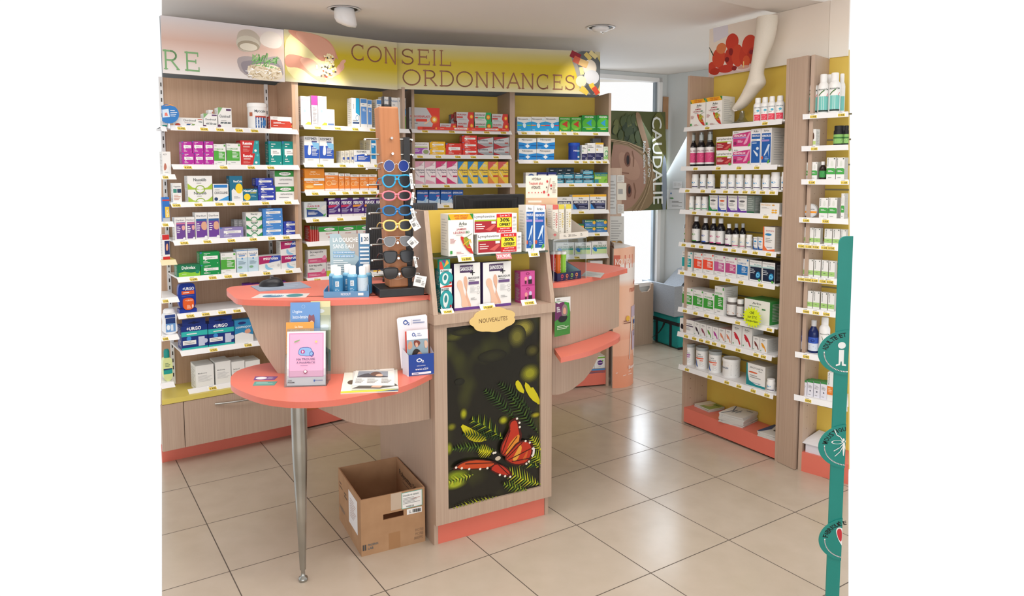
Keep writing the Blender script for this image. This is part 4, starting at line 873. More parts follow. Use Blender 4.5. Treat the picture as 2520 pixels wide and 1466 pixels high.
 'ultraven': D('#EDEDE9', [('t', 'Arko', .32, .8, .66, .9, '#3E4A44', .01), ('l', .2, .68, .8, .74, 1, '#6A9A6A'), ('l', .1, .1, .5, .2, 2, '#B08AA0'), ('r', .7, .6, .84, .66, '#3A7A4A')], side='#3C8F46'),
 'charcoal': D('#EDECEA', [('t', 'Carboline', .36, .64, .86, .76, '#3A3A42', .01), ('r', .36, .5, .96, .58, '#5A5068'), blob([.04, .2, .08, .56, .2, .62, .34, .34, .3, .2], '#26242E'), ('l', .42, .2, .8, .44, 3, G1)], top='#8E7E92'),
 'collagene': D('#fff', []),
 'energy': D('#F0F0EE', [('p', [0, 0, 1, 0, 1, .1, .5, .1, .16, .22, .08, .5, .06, 1, 0, 1], '#1F8A90'), ('t', 'ERGYCARTIL', .2, .8, .9, .87, G3), ('t', 'fort', .66, .7, .84, .76, G3), ('c', .36, .62, .24, .035, '#DC6A44'), ('l', .2, .36, .8, .52, 2, G1), ('t', 'Nutergia', .34, .14, .78, .19, '#2E5A96')], side='#B8B2A6'),
 'pranarom': D('#EEEEEC', [('v', 'PRANARÔM', .1, .46, .28, .94, '#3A4A3E'), ('r', 0, .1, 1, .36, '#A6CF7C'), ('c', .84, .93, .09, .03, '#3A4A3E'), ('l', .3, .2, .8, .28, 1, '#6A8A5A')], side='#C9C6BE'),
 'pran_g': D('#EEEEEC', [('v', 'PRANARÔM', .06, .6, .2, .96, '#3A4A3E'), ('p', [0, .24, 1, .24, 1, .48, .85, .52, .1, .52, 0, .48], '#49A84E'), ('c', .86, .94, .08, .025, '#3A4A3E'), blob([.4, .6, .5, .86, .7, .84, .76, .6], '#DDE2DA'), ('l', .2, .06, .8, .12, 1, G1), ('l', .2, .34, .8, .44, 2, Wt)], side='#C9C6BE'),
 'pran_w': D('#E6E6F0', [('r', 0, .88, 1, 1, '#3E8A4A'), ('l', .15, .5, .85, .74, 3, G1), ('c', .5, .36, .12, .05, '#6A6A7A'), ('l', .2, .08, .8, .16, 1, G1)], top='#3E8A4A'),
 'pran_o': D('#EEEEEC', [('v', 'PRANARÔM', .1, .56, .34, .96, '#3A4A3E'), ('r', 0, .2, 1, .5, '#E8873A'), ('l', .2, .28, .8, .44, 3, '#F7D9B0')]),
 'serum': D('#EEEEEC', [('v', 'PRANARÔM', .08, .4, .28, .94, '#3A4A3E'), blob([.5, .4, .48, .66, .62, .84, .78, .66, .76, .4], '#5A3A2C'), ('r', 0, .1, 1, .3, '#C2D884')]),
}
# ------------------------------------------------------------------ unit 1: shelves and stock
shelf(U1, 'X', 420.5, 319.1, 735.7, 331.4, [(448, '33.95€'), (504, '30.95€'), (543, '74.95€'), (590, '25.90€'), (628, '29.95€')])
shelf(U1, 'X', 426.6, 416.9, 738.7, 417.3, [(464, '8.95€'), (552, '11.95€'), (620, '8.95€'), (668, '6.95€')])
shelf(U1, 'X', 424.6, 510.5, 737.7, 502.6, [(436, '9.95€'), (490, '8.95€'), (541, '7.90€'), (570, '7.50€'), (606, '6.95€'), (655, '6.95€'), (710, '8.95€')])
shelf(U1, 'X', 429.7, 604.2, 742.4, 587.3, [(455, '6.95€'), (512, '7.95€'), (571, '2.90€'), (625, '5.90€'), (670, '5.50€'), (706, '4.95€')])
shelf(U1, 'X', 439.5, 695.3, 742.8, 670.3, [(478, '5.60€'), (525, '5.95€'), (563, '12.95€'), (600, '7.50€'), (658, '7.80€'), (713, '12.80€')])
shelf(U1, 'X', 439.9, 787, 742, 751, [(470, '5.95€'), (508, '9.90€'), (548, '7.50€'), (585, '7.20€')])
shelf(U1, 'X', 447.1, 877.9, 742, 835, [(527, '9.95€'), (612, '7.90€')])
U1.deck = .371
wedge_rail(-.62, -.2, .371, .024, .02).build('price_rail', U1.obj)
price_tag(U1.obj, -.50, .371, '2.90€', d=.0195)
B = box
B(U1, 'Z6', 0, 'low wide white carton with grey logo', DS['slim'], [(172, 495, 537)], .07)
B(U1, 'Z6', 0, 'small white carton with green corner', DS['chon'], [(500, 668, 487)], .06)
B(U1, 'Z6', 0, 'taller white carton with green corner', DS['chon'], [(674, 838, 415)], .07)
B(U1, 'Z6', 0, 'white carton seen edge-on behind', DS['slim'], [(563, 615, 440)], .06, .075)
cyl(U1, 'Z6', 0, 'big white collagen jar with blue label', 'tub', [(1027, 1258, 364)], els=[('r', .34, 0, .76, .62, '#2A5A9A'), ('t', 'Myocalm', .32, .76, .74, .94, '#3A3F46', .01), ('r', .34, .54, .76, .62, '#B8402E'), blob([.56, .1, .6, .4, .74, .44, .74, .1], '#4A8AC8'), ('l', .36, .1, .56, .5, 4, '#D0DCEC'), ('r', .12, .6, .24, .8, '#B86A4E')])
B(U1, 'Z6', 0, 'white and red carton lying beside the jar', DS['redbox'], [(1275, 1602, 524)], .07)
B(U1, 'Z6', 1, 'magenta carton with white bubble', DS['magenta'], [(245, 388, 960), (391, 503, 960), (506, 625, 960), (240, 362, 822, 958), (366, 500, 820, 958), (505, 620, 820, 958)], .07)
B(U1, 'Z6', 1, 'white carton with bright green block', DS['isn_g'], [(618, 768, 852), (776, 945, 846)], .08)
B(U1, 'Z6', 1, 'red and teal antacid carton', DS['rennie'], [(950, 1178, 963), (934, 1168, 810, 960)], .08)
B(U1, 'Z6', 1, 'tall teal carton with white bubble', DS['teal'], [(1282, 1442, 820), (1446, 1614, 821)], .06)
B(U1, 'Z7', 2, 'narrow white dropper carton', DS['dosing'], [(128, 236, -48)], .05)
B(U1, 'Z7', 2, 'white carton with lime arc', DS['nauselib'], [(314, 608, 30), (305, 604, -135, 26)], .07)
B(U1, 'Z7', 2, 'white and blue homeopathic carton', DS['cocculine'], [(614, 800, -38)], .06)
B(U1, 'Z7', 2, 'tall teal carton with yellow disc', DS['nausi_t'], [(812, 968, -134)], .06)
B(U1, 'Z7', 2, 'small teal carton with yellow disc', DS['nausi_s'], [(973, 1154, 22)], .06)
B(U1, 'Z7', 2, 'dark blue carton with white bubble', DS['blue'], [(1160, 1364, 78), (1157, 1362, -17, 76), (1130, 1338, -108, -20)], .07)
B(U1, 'Z7', 2, 'green-topped white carton', DS['septil'], [(1370, 1616, -6), (1356, 1612, -196, -8)], .08)
B(U1, 'Z7', 3, 'small purple carton picturing a pink tummy', DS['diar_s'], [(150, 280, 366), (283, 395, 362)], .06)
B(U1, 'Z7', 3, 'tall purple carton picturing a bare midriff', DS['diar_t'], [(399, 545, 306), (549, 690, 303)], .06)
B(U1, 'Z7', 3, 'flat lilac carton with white bubble', DS['lilac'], [(693, 980, 484)], .06)
B(U1, 'Z7', 3, 'slim grey carton standing behind', D('#8E9090', [('l', .1, .1, .9, .9, 8, '#B5B5B5')]), [(868, 915, 390), (918, 972, 390)], .06, .075)
B(U1, 'Z7', 3, 'green and cream carton with arc', DS['diaretyl'], [(984, 1210, 504), (980, 1206, 404, 502), (974, 1202, 303, 402)], .07)
B(U1, 'Z7', 3, 'light blue carton with white bubble', DS['lightblue'], [(1216, 1456, 481), (1212, 1455, 367, 479), (1210, 1450, 256, 366)], .07)
B(U1, 'Z7', 3, 'small navy carton with white bubble', DS['blue'], [(1463, 1655, 496), (1463, 1652, 413, 494)], .06)
B(U1, 'Z7', 4, 'low dark green and lime laxative carton', DS['dulcolax'], [(182, 460, 936)], .07)
B(U1, 'Z7', 4, 'green carton with white bubble', DS['green'], [(465, 705, 932), (455, 695, 780, 930)], .07)
B(U1, 'Z7', 4, 'white carton with large green block', DS['isn_t'], [(706, 890, 792)], .07)
B(U1, 'Z7', 4, 'tall pale blue laxative carton', DS['dulcosoft'], [(896, 1030, 752), (1032, 1157, 744)], .06)
B(U1, 'Z7', 4, 'white carton with pink to blue banner', DS['microlax'], [(1162, 1428, 824), (1432, 1676, 816), (1416, 1668, 646, 812)], .07)
B(U1, 'Z7', 5, 'purple carton behind the counter edge', DS['purple'], [(992, 1084, 1162), (1087, 1190, 1163), (1193, 1330, 1160), (1395, 1490, 1130)], .05, .05)
# hanging plaster dispenser: blue moulded shell with an orange pack
ox, oy, k = VW['M1']
s0, zt = U1.sz(ox + 190 * k, oy + 92 * k, .02); s1 = U1.sz(ox + 408 * k, oy + 92 * k, .02)[0]; z0 = U1.shelf[5]; w = s1 - s0; h = zt - z0
e = empty('plaster_dispenser', U1.w((s0 + s1) / 2, .02, z0), U1.a)
sh = chaikin([-w * .46, h * .1, -w * .5, h * .6, -w * .46, h * .92, -w * .34, h, w * .34, h, w * .46, h * .92, w * .5, h * .6, w * .46, h * .1], 2)
mb = MB('#1E3C9E', .3).slab([(sh[i], sh[i + 1]) for i in range(0, len(sh), 2)], 0, .035); mb.box(-w * .48, w * .48, -.012, .05, 0, h * .13)
paint(mb, flat(w, h), [('t', '+URGO', .26, .76, .9, .87, '#FFFFFF', .03), ('r', .2, .62, .9, .74, '#E4622A'), ('l', .28, .65, .8, .71, 1, Wt), ('s', [.2, .56, .86, .57], .012, '#5A7AC8')])
mb.build('blue_shell', e)
sh = chaikin([-w * .26, h * .1, -w * .28, h * .4, -w * .22, h * .5, w * .26, h * .5, w * .34, h * .4, w * .30, h * .1], 2)
mb = MB('#E2602A', .3).slab([(sh[i], sh[i + 1]) for i in range(0, len(sh), 2)], -.018, -.0005)
paint(mb, flat(w * .6, h * .4, -w * .27, -.018, h * .1), [('t', '+URGO', .2, .74, .9, .88, '#F7D9C8', .02), ('p', [.3, .1, .34, .44, .6, .4, .74, .1], '#F0A080'), ('c', .86, .3, .08, .16, '#F7D9C8')])
mb.build('orange_pack', e)
finish(e, U1, 5, (s0 + s1) / 2, z0, 'blue and orange plaster dispenser', 'dispenser'); U1.items.append((s0, s1, z0, zt, 0, .06))
for r_ in B(U1, 'M1', 6, 'navy and turquoise plaster carton', DS['urgo'], [(230, 548, 588), (553, 866, 555)], .09, name='plaster_carton'):
    w = r_.dimensions.x; h = r_.dimensions.z
    hb = MB('#17317E').box(-w * .44, w * .44, .004, .007, h - .001, h + .034); paint(hb, flat(w * .8, .03, -w * .4, .004, h), [('c', .5, .45, .1, .25, '#0C1C4C'), ('c', .5, .45, .3, .12, '#0C1C4C')]); hb.build('hanging_tab', r_)
B(U1, 'M1', 6, 'blue and white dressing carton', DS['cosmopor'], [(872, 1095, 520)], .05)
for x0, x1, y, lab in ((404, 624, 1066, 'Medicomp'), (640, 828, 1022, 'Medicomp'), (836, 996, 1020, 'Sterilux ES'), (1002, 1180, 1012, 'Sterilux ES')):
    o = B(U1, 'M1', 'deck', 'white paper pack of compresses' if lab[0] == 'M' else 'grey-printed white compress pack', D('#ECECE9', [('t', lab, .12, .66, .62, .72, G3), ('l', .12, .36, .9, .62, 6, G2), ('c', .86, .1, .08, .035, '#33508A' if lab[0] == 'M' else G2), ('l', .1, .1, .5, .16, 1, G2)], top='#E2E4E4'), [(x0, x1, y)], .12, .036, name='compress_pack')[0]
    bv = o.modifiers.new('soft', 'BEVEL'); bv.width = .004; bv.segments = 2; bv.limit_method = 'ANGLE'

# ------------------------------------------------------------------ left-edge strip (ends where the photograph ends)
def strip(y, x1, txt=None, mat='white_metal'):
    a = U0.sz(398.5, y + .5, -.022); b = U0.sz(x1, y, -.022)
    U0.inner = (a[0], b[0] - .012); z = (a[1] + b[1]) / 2; zt = z + .026
    sh = MB(mat).prism([(U0.cut(398.5, -.006, z), -.006), (b[0] - .006, -.006), (b[0] - .006, .235), (U0.cut(398.5, .235, z), .235)], zt - .009, zt).build('shelf', U0.obj)
    r = wedge_rail(a[0], b[0], z)
    if mat != 'white_metal': r.mats = [M('#E8DDB4')]
    r.build('price_rail', sh); U0.shelf.append(zt)
    if txt: price_tag(sh, U0.sz(408, y, -.022)[0] + .002, z, txt, w=.034)
    return zt
strip(323, 412); strip(441, 435, '9.90€'); strip(558, 430, '12.50€'); strip(652, 437, None, 'yellow_top'); strip(744.5, 442.5, '13.95€'); strip(837, 442.5, '6.90€'); strip(954, 432)
B(U0, 'Z6', 0, 'teal and white carton', D(Of, [('r', 0, 0, .9, .25, '#2E9A86'), ('l', .1, .5, .9, .8, 3, '#6A8FC8')]), [(3, 70, 560)], .05)
o = MB('#E8A04A').lathe([(.001, 0), (.032, 0), (.032, .002), (.001, .002)], 36)
# round promo disc on the top left shelf
c = U0.sz(415, 280, -.03); mb = MB('#2A78C0'); n = 36; R_ = .048
cut = U0.sz(398.5, 280, -.03)[0] - c[0]
pts = [(max(R_ * math.cos(2 * math.pi * i / n), cut), R_ * .98 * math.sin(2 * math.pi * i / n)) for i in range(n)]
mb.slab(pts, 0, .002)
paint(mb, lambda u, v, k: (max(-R_ + 2 * R_ * u, cut), -.0004 * (k + 1), -R_ + 2 * R_ * v), [('p', [.25, .88, .6, 1, .85, .88, .6, .94], '#E8A04A'), ('p', [.2, .3, .55, .34, .5, .75, .2, .7], '#CFE0F0'), ('p', [.3, .38, .46, .4, .42, .56, .32, .54], '#E07A6A'), ('l', .58, .35, .92, .72, 4, '#E8F0F8')])
mb.slab([(-.004, -R_ * .9), (.004, -R_ * .9), (.004, -R_ * 1.5), (-.004, -R_ * 1.5)], .002, .004)
o = mb.build('promo_disc', None, U0.w(c[0], -.03, c[1]), U0.a); tag(o, 'round blue promotional disc with orange rim on the left-edge top shelf', 'sign')
B(U0, 'Z6', 1, 'white boxed orthopaedic support', D(Of, [blob([.1, .3, .3, .55, .55, .3, .2, .12], '#B8705C'), ('t', 'ACTY', .1, .84, .6, .9, G3), ('l', .2, .06, .9, .12, 1, G1)]), [(3, 104, 942)], .07, dd=.02)
e0 = B(U0, 'Z7', 2, 'blue and yellow tube standing on its cap', D('#2A6FC0', [('r', .35, .16, .95, .6, '#F0C83A'), ('v', 'NOK', .5, .2, .8, .5, Wt), ('r', 0, .84, 1, .9, '#C83A3A'), ('r', 0, 0, 1, .14, '#B8BCC0')], side='#3A7FD0'), [(3, 90, 122)], .03, .02, 'tube', 'cream_tube')
B(U0, 'Z7', 3, 'red and white wart treatment carton', D(Of, [('r', 0, .8, 1, 1, '#C82A2A'), ('p', [.3, .2, 1, .2, 1, .75, .3, .75], '#23306A'), blob([.45, .35, .5, .62, .8, .66, .8, .36], '#E0A080'), ('r', 0, 0, 1, .12, '#C82A2A')]), [(3, 88, 574)], .05, .012)
for lab, nn, x0, x1, y, body, els in (('white waterproof-plaster bottle with navy label', 5, 6, 180, 402, '#EDEFF2', [('r', .15, .5, .9, .78, '#1E3A78'), ('t', '+URGO', .2, .8, .86, .92, '#FFFFFF', .02), ('r', .1, .8, .9, .96, '#26448A'), ('r', .15, .06, .9, .5, '#6A9AD0'), ('c', .34, .3, .14, .14, '#E8F0F8'), ('r', .52, .12, .72, .44, '#DCE6F2')]),
                                  ('yellow-green gel bottle with teal cap', 6, 4, 122, 890, '#D6DE9A', [('r', 0, .3, 1, .56, '#1E9A8E'), ('r', 0, .5, 1, .56, '#1E3A68'), ('l', .2, .64, .8, .84, 3, '#5A7A5A')])):
    ox, oy, k = VW['M1']; s0, zt = U0.sz(ox + x0 * k, oy + y * k, .02); s1 = U0.sz(ox + x1 * k, oy + y * k, .02)[0]; z0 = U0.shelf[nn]; w = s1 - s0; h = zt - z0
    e = empty('plastic_bottle', U0.w((s0 + s1) / 2, .015, z0), U0.a); tealc = nn == 6
    hb = h * (.74 if tealc else .86)
    P = chaikin([-w * .46, 0, -w * .5, hb * .3, -w * .42, hb * .55, -w * .5, hb * .85, -w * .3, hb, w * .3, hb, w * .5, hb * .85, w * .42, hb * .55, w * .5, hb * .3, w * .46, 0] if not tealc else [-w * .5, 0, -w * .5, hb * .9, -w * .3, hb, w * .3, hb, w * .5, hb * .9, w * .5, 0], 2)
    mb = MB(body, .3).slab([(P[i], P[i + 1]) for i in range(0, len(P), 2)], 0, .045); paint(mb, flat(w * .9, hb * .9, -w * .45, 0, hb * .04), els); mb.build('bottle_body', e)
    if tealc: MB('#1C8C84').lathe([(w * .3, hb), (w * .3, h * .93), (w * .22, h)], 18, cy=.022).build('cap', e)
    else: MB('#F2F3F4').lathe([(w * .42, hb - .002), (w * .40, h * .95), (w * .3, h)], 24, cy=.024).build('cap', e)
    finish(e, U0, nn, (s0 + s1) / 2, z0, lab, 'bottle')

# ------------------------------------------------------------------ unit 2
shelf(U2, 'X', 749.6, 317.7, 1010.6, 327.6, [(784, '9.95€'), (833, '9.90€'), (876, '9.95€'), (919, '4.95€')])
shelf(U2, 'X', 750.5, 412.4, 1008, 412.6, [(790, '17.90€'), (845, '19.90€'), (889, '7.90€'), (930, '4.90€')])
shelf(U2, 'X', 753.9, 480.8, 1008, 477.2, [(777, '12.95€'), (820, '9.90€'), (852, '11.50€'), (878, '12.50€'), (900, '10.90€'), (921, '12.90€')])
shelf(U2, 'X', 754.8, 546.9, 1006, 537.7, [(779, '7.95€'), (839, '6.95€'), (898, '6.95€')])
shelf(U2, 'X', 757.5, 603.7, 1006, 594, [])
shelf(U2, 'X', 759, 691, 1004, 677, [(783, '7.95€')])
B(U2, 'M2', 0, 'white carton with faint pink print', DS['whitepink'], [(55, 195, 216)], .05)
B(U2, 'M2', 0, 'grey carton side with magenta top', DS['pinkside'], [(208, 298, 207)], .05)
B(U2, 'M2', 0, 'tall white carton with yellow corner', DS['whitepink'], [(303, 430, 216)], .05)
B(U2, 'M2', 0, 'lower white carton with pale pink print', DS['palepad'], [(433, 545, 405)], .05)
B(U2, 'M2', 0, 'white and cyan nasal spray carton', DS['physio'], [(790, 905, 242)], .06)
B(U2, 'M2', 0, 'slim white and blue spray carton', DS['bluespray'], [(916, 1014, 248), (1017, 1084, 265), (1150, 1238, 263)], .06)
B(U2, 'M2', 0, 'white carton with blue and green lower half', DS['sulfur'], [(1242, 1336, 222), (1350, 1458, 235), (1462, 1570, 238)], .06, .03)
B(U2, 'M2', 1, 'tall blue and white sinus rinse carton', DS['respimer'], [(106, 320, 792), (326, 530, 802)], .07)
B(U2, 'M2', 1, 'narrow white carton edge-on', D('#E4DFD0', [('l', .15, .08, .85, .92, 9, G1), ('r', .5, .3, 1, .5, '#3A5AB0')]), [(642, 690, 1002), (697, 758, 1000), (764, 818, 992)], .07)
B(U2, 'M2', 1, 'low wide blue and white sinus carton', DS['respimer_w'], [(824, 1060, 990)], .07)
B(U2, 'M2', 1, 'slim cyan-blue spray carton', DS['cyanspray'], [(1064, 1150, 842), (1163, 1250, 842)], .06)
B(U2, 'M2', 1, 'tan carton behind the blue ones', DS['tan'], [(972, 1056, 846)], .06, .09)
B(U2, 'M2', 1, 'white carton with green band', D(Of, [('r', 0, .78, 1, .95, '#2E8A3E'), ('l', .2, .2, .8, .6, 5, '#D08A8A')]), [(1560, 1632, 935)], .05)
B(U2, 'M2', 2, 'orange and white vitamin carton', DS['vitc'], [(110, 400, 1398)], .07)
B(U2, 'M2', 2, 'plain orange carton lying on top', DS['vitc_top'], [(112, 396, 1258, 1396)], .07)
B(U2, 'M2', 2, 'wide orange supplement carton', DS['vit_o'], [(404, 600, 1314)], .05)
B(U2, 'M2', 2, 'narrow orange supplement carton', DS['vit_o'], [(606, 686, 1330), (690, 768, 1330)], .05)
B(U2, 'M2', 2, 'medium orange supplement carton', DS['vit_o'], [(772, 900, 1342), (905, 1030, 1342), (1034, 1156, 1342)], .05)
B(U2, 'M2', 2, 'red and black supplement carton', DS['redblack'], [(1162, 1262, 1400)], .05)
B(U2, 'M3', 3, 'silver and blue muscle-rub carton', DS['flashrub'], [(104, 414, 318)], .07)
import copy
fz = copy.deepcopy(DS['fervex']); fz['els'][2] = ('p', [0, .5, .5, .52, .8, .64, 0, .62], '#EE9A3A')
B(U2, 'M3', 3, 'purple cold-remedy carton, pink swoosh', DS['fervex'], [(437, 608, 268), (612, 776, 264)], .06)
B(U2, 'M3', 3, 'purple cold-remedy carton, orange swoosh', fz, [(778, 936, 262), (939, 1092, 258)], .06)
B(U2, 'M3', 3, 'purple cold-remedy carton, partly hidden', DS['fervex'], [(1096, 1230, 258)], .06)
B(U2, 'M3', 4, 'red and green carton edge', DS['redbook'], [(182, 210, 655), (214, 243, 658), (246, 272, 660), (275, 298, 662)], .08)
B(U2, 'M3', 4, 'green-topped throat-care carton', DS['alvi_r'], [(302, 576, 664), (580, 832, 654), (836, 1078, 642)], .07)
B(U2, 'M3', 5, 'pink and grey lozenge carton', DS['strepsils'], [(148, 406, 1168), (158, 416, 985, 1166)], .05)
B(U2, 'M3', 5, 'grey and lime lozenge carton', DS['strep_y'], [(412, 560, 1160)], .05)
B(U2, 'M3', 5, 'yellow and lilac carton behind the glasses column', D('#E6E2E0', [('r', 0, 0, .5, 1, '#EFC84A'), ('r', .45, .5, 1, 1, '#7A6EB0')]), [(1062, 1260, 1205)], .05)
# ------------------------------------------------------------------ unit 3
shelf(U3, 'X', 1014.5, 326.2, 1260.9, 331.3, [(1047, '15.90€'), (1113, '9.90€'), (1156, '5.90€'), (1199, '9.95€'), (1240, '8.90€')])
shelf(U3, 'X', 1017, 389.6, 1260, 391.3, [(1035, '7.95€'), (1080, '3.95€'), (1128, '3.95€'), (1166, '3.95€'), (1222, '6.95€')])
shelf(U3, 'X', 1021.8, 460.7, 1260.9, 462.3, [(1048, '4.70€'), (1101, '4.70€'), (1155, '4.70€'), (1228, '4.70€')])
shelf(U3, 'X', 1024, 510, 1258, 511.5, [(1100, '4.50€')])
mb = MB('#DA4030'); zr = U3.shelf[0]; fn = lambda u, v, k: (-.655 + .62 * u, -.028 - .0004 * k, zr - .004 + .019 * v)
mb.add([fn(0, 0, 0), fn(1, 0, 0), fn(1, 1, 0), fn(0, 1, 0)], [(0, 1, 2, 3)]); mb.box(-.655, -.035, -.0278, -.0262, zr - .004, zr + .015)
paint(mb, fn, [e for q in (0, .34, .68) for e in (('r', .05 + q, .25, .20 + q, .8, '#E8E4E2'), ('t', 'NUROFEN', .07 + q, .35, .17 + q, .7, '#C63A34'), ('c', .195 + q, .5, .008, .35, '#F0A03A'), ('l', .24 + q, .3, .30 + q, .6, 1, '#F6C8C0'))])
mb.build('promo_strip', U3.obj)
B(U3, 'M4', 0, 'large silver and red plaster carton', DS['nuroplast'], [(38, 480, 380)], .06)
B(U3, 'M4', 0, 'low silver and red painkiller carton', DS['nurofen'], [(486, 724, 608)], .05)
B(U3, 'M4', 0, 'silver and red painkiller carton', DS['nurofen'], [(732, 976, 574), (722, 974, 444, 572)], .07)
B(U3, 'M4', 0, 'silver and green painkiller carton', DS['nurocap'], [(988, 1236, 584), (984, 1226, 450, 582)], .07)
B(U3, 'M4', 0, 'silver carton with dark red end', DS['nurofen'], [(1240, 1476, 596), (1234, 1466, 472, 594)], .07)
B(U3, 'M4', 0, 'silver carton edge-on at the back', DS['ipro'], [(646, 728, 476)], .06, .085)
B(U3, 'M4', 1, 'white and purple period-pain carton', DS['dysme'], [(74, 326, 880)], .05)
B(U3, 'M4', 1, 'yellow carton with white bubble', DS['yellow'], [(338, 566, 964), (336, 560, 870, 962)], .06)
B(U3, 'M4', 1, 'red carton with white burst', DS['red'], [(570, 800, 896)], .05)
B(U3, 'M4', 1, 'small red carton with white bubble', DS['red'], [(810, 1030, 976), (806, 1026, 880, 974), (804, 1018, 782, 878)], .06)
B(U3, 'M4', 1, 'silver carton with dark red triangles', DS['ipro'], [(1034, 1256, 940), (1262, 1492, 940), (1030, 1256, 806, 937), (1262, 1486, 806, 937)], .07)
B(U3, 'M4', 2, 'tall white carton with pale pink flash', DS['doli_p'], [(106, 262, 1152), (267, 422, 1152)], .05)
B(U3, 'M4', 2, 'tall white carton with magenta flash', DS['doli_m'], [(427, 580, 1154), (585, 737, 1154)], .05)
B(U3, 'M4', 2, 'tall blue and yellow sachet carton', DS['doli_b'], [(742, 883, 1158), (888, 1030, 1158), (1034, 1176, 1160)], .05)
B(U3, 'M4', 2, 'tall red and yellow sachet carton', DS['doli_r'], [(1180, 1323, 1160), (1327, 1472, 1160)], .05)
B(U3, 'C7', 3, 'blue effervescent tablet carton', DS['effer'], [(118, 248, 126), (254, 380, 126), (386, 514, 125), (518, 640, 125)], .05)
B(U3, 'C7', 3, 'low white carton above the monitor', D(Of, [('l', .1, .6, .9, .9, 1, G1)]), [(896, 1006, 174), (1014, 1122, 174)], .05)
# ------------------------------------------------------------------ unit 4
shelf(U4, 'X', 1275.9, 332.2, 1501.8, 333, [(1291, '58.11€'), (1325, '58.11€'), (1359, '58.11€'), (1389, '58.11€'), (1418, '58.11€'), (1467, '33.60€')])
shelf(U4, 'X', 1276.7, 403.3, 1501, 402, [(1320, '9.20€'), (1420, '9.20€'), (1441, '19.50€'), (1458, '11.50€'), (1474, '11.90€'), (1490, '9.90€')], tagw=.044)
shelf(U4, 'X', 1276.4, 461.8, 1499.4, 458.3, [(1408, '5.95€'), (1452, '3.90€'), (1475, '11.90€')])
shelf(U4, 'X', 1276, 529, 1500.4, 524.8, [(1432, '13.90€')])
shelf(U4, 'X', 1276, 585.5, 1499.4, 580.5, [(1471, '19.90€')])
shelf(U4, 'X', 1276, 642, 1498.4, 635.3, [(1421, '11.90€')])
for c, x0, x1 in (('#7FC24A', 147, 364), ('#EE8A3A', 367, 585), ('#D8345A', 587, 800)):
    B(U4, 'M5', 0, {'#7F': 'blue patch carton with green stripe', '#EE': 'blue patch carton with orange stripe', '#D8': 'blue patch carton with red stripe'}[c[:3]], DS['nicopatch'](c), [(x0, x1, 430)], .06)
B(U4, 'M5', 0, 'green gum carton with red arrow', DS['nico_s'], [(804, 985, 434), (988, 1157, 434)], .06)
B(U4, 'M5', 0, 'larger green gum carton with blue arrow', DS['nico_l'], [(1160, 1388, 406), (1390, 1600, 406)], .06)
B(U4, 'M5', 1, 'white and blue lozenge carton', DS['nicopass'], [(174, 448, 936), (451, 724, 936), (166, 446, 762, 930), (460, 738, 760, 930)], .06)
cyl(U4, 'M5', 1, 'blue tub of tablets', 'tub', [(945, 1128, 838)], body='#1F3FA8', lid='#1C4FB8', els=[('r', 0, 0, 1, 1, '#1C3C9E'), ('r', .62, 0, .9, 1, '#1E9AC0'), ('t', 'NiQuitin', .36, .6, .86, .74, '#FFFFFF', .02), ('c', .7, .2, .1, .08, Wt)])
B(U4, 'M5', 1, 'white and navy carton, green mark', DS['navywhite'], [(1132, 1244, 872), (1247, 1370, 842)], .05)
B(U4, 'M5', 1, 'white and navy carton, yellow top', DS['navyyel'], [(1374, 1500, 836)], .05)
B(U4, 'M5', 1, 'pale green carton with dark green ring', DS['greenc'], [(1503, 1598, 897)], .04)
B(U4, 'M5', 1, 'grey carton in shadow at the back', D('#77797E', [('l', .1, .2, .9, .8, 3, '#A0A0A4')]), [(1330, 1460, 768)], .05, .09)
B(U4, 'M6', 2, 'white carton with blue arc', DS['whiteblue'], [(166, 296, 118)], .06)
B(U4, 'M6', 2, 'navy-topped white carton', DS['navytop'], [(300, 424, 115), (428, 536, 115)], .06)
B(U4, 'M6', 2, 'small teal and black carton', DS['tealsm'], [(540, 622, 190), (650, 750, 188), (755, 855, 188), (860, 984, 188), (540, 620, 124, 187), (622, 745, 122, 187), (757, 854, 120, 186), (858, 984, 136, 186), (850, 975, 84, 134)], .05)
B(U4, 'M6', 2, 'dark teal carton stacked at the back', DS['tealsm'], [(440, 540, 62), (545, 640, 62), (644, 745, 60)], .05, .075)
B(U4, 'M6', 2, 'lime green carton with blue heading', DS['perfnoct'], [(995, 1150, 118)], .05)
B(U4, 'M6', 3, 'white and navy relaxant carton', DS['arkorelax_n'], [(542, 722, 412)], .06)
B(U4, 'M6', 3, 'white and navy relaxant carton, orange top', DS['arkorelax'], [(726, 930, 386), (936, 1136, 382)], .06)
B(U4, 'M6', 4, 'small green, white and blue carton', DS['euphy'], [(876, 1006, 770), (1012, 1144, 768), (876, 1006, 690, 767), (1012, 1142, 686, 766)], .05)
B(U4, 'M6', 4, 'blue carton with orange disc', D('#2E5E98', [('c', .6, .6, .4, .3, '#F0A83A'), ('r', 0, .8, 1, 1, '#2E7A44')]), [(800, 866, 738)], .05)
B(U4, 'M6', 5, 'white and green relaxant carton', DS['arkogreen'], [(532, 750, 962), (756, 955, 960), (960, 1150, 946)], .06)
z = U4.sz(1480, 908, .0)[1]
MB('wood').box(U4.inner[0], U4.inner[1], 0.02, .25, z - .018, z - .001).build('base_board', U4.obj)
U4.deck = z
VW['L6'] = (1340, 860, .0955)
B(U4, 'L6', 'deck', 'white carton with purple circle', DS['pcircle'], [(1288, 1582, 165)], .08, .03)
B(U4, 'L6', 'deck', 'white carton half hidden by the counter', D(Of, []), [(1000, 1280, 165)], .08, .03)
mb = MB('#4A86C0').box(-.4, -.022, .012, .018, z - .03, z); mb.build('blue_strip', U4.obj)
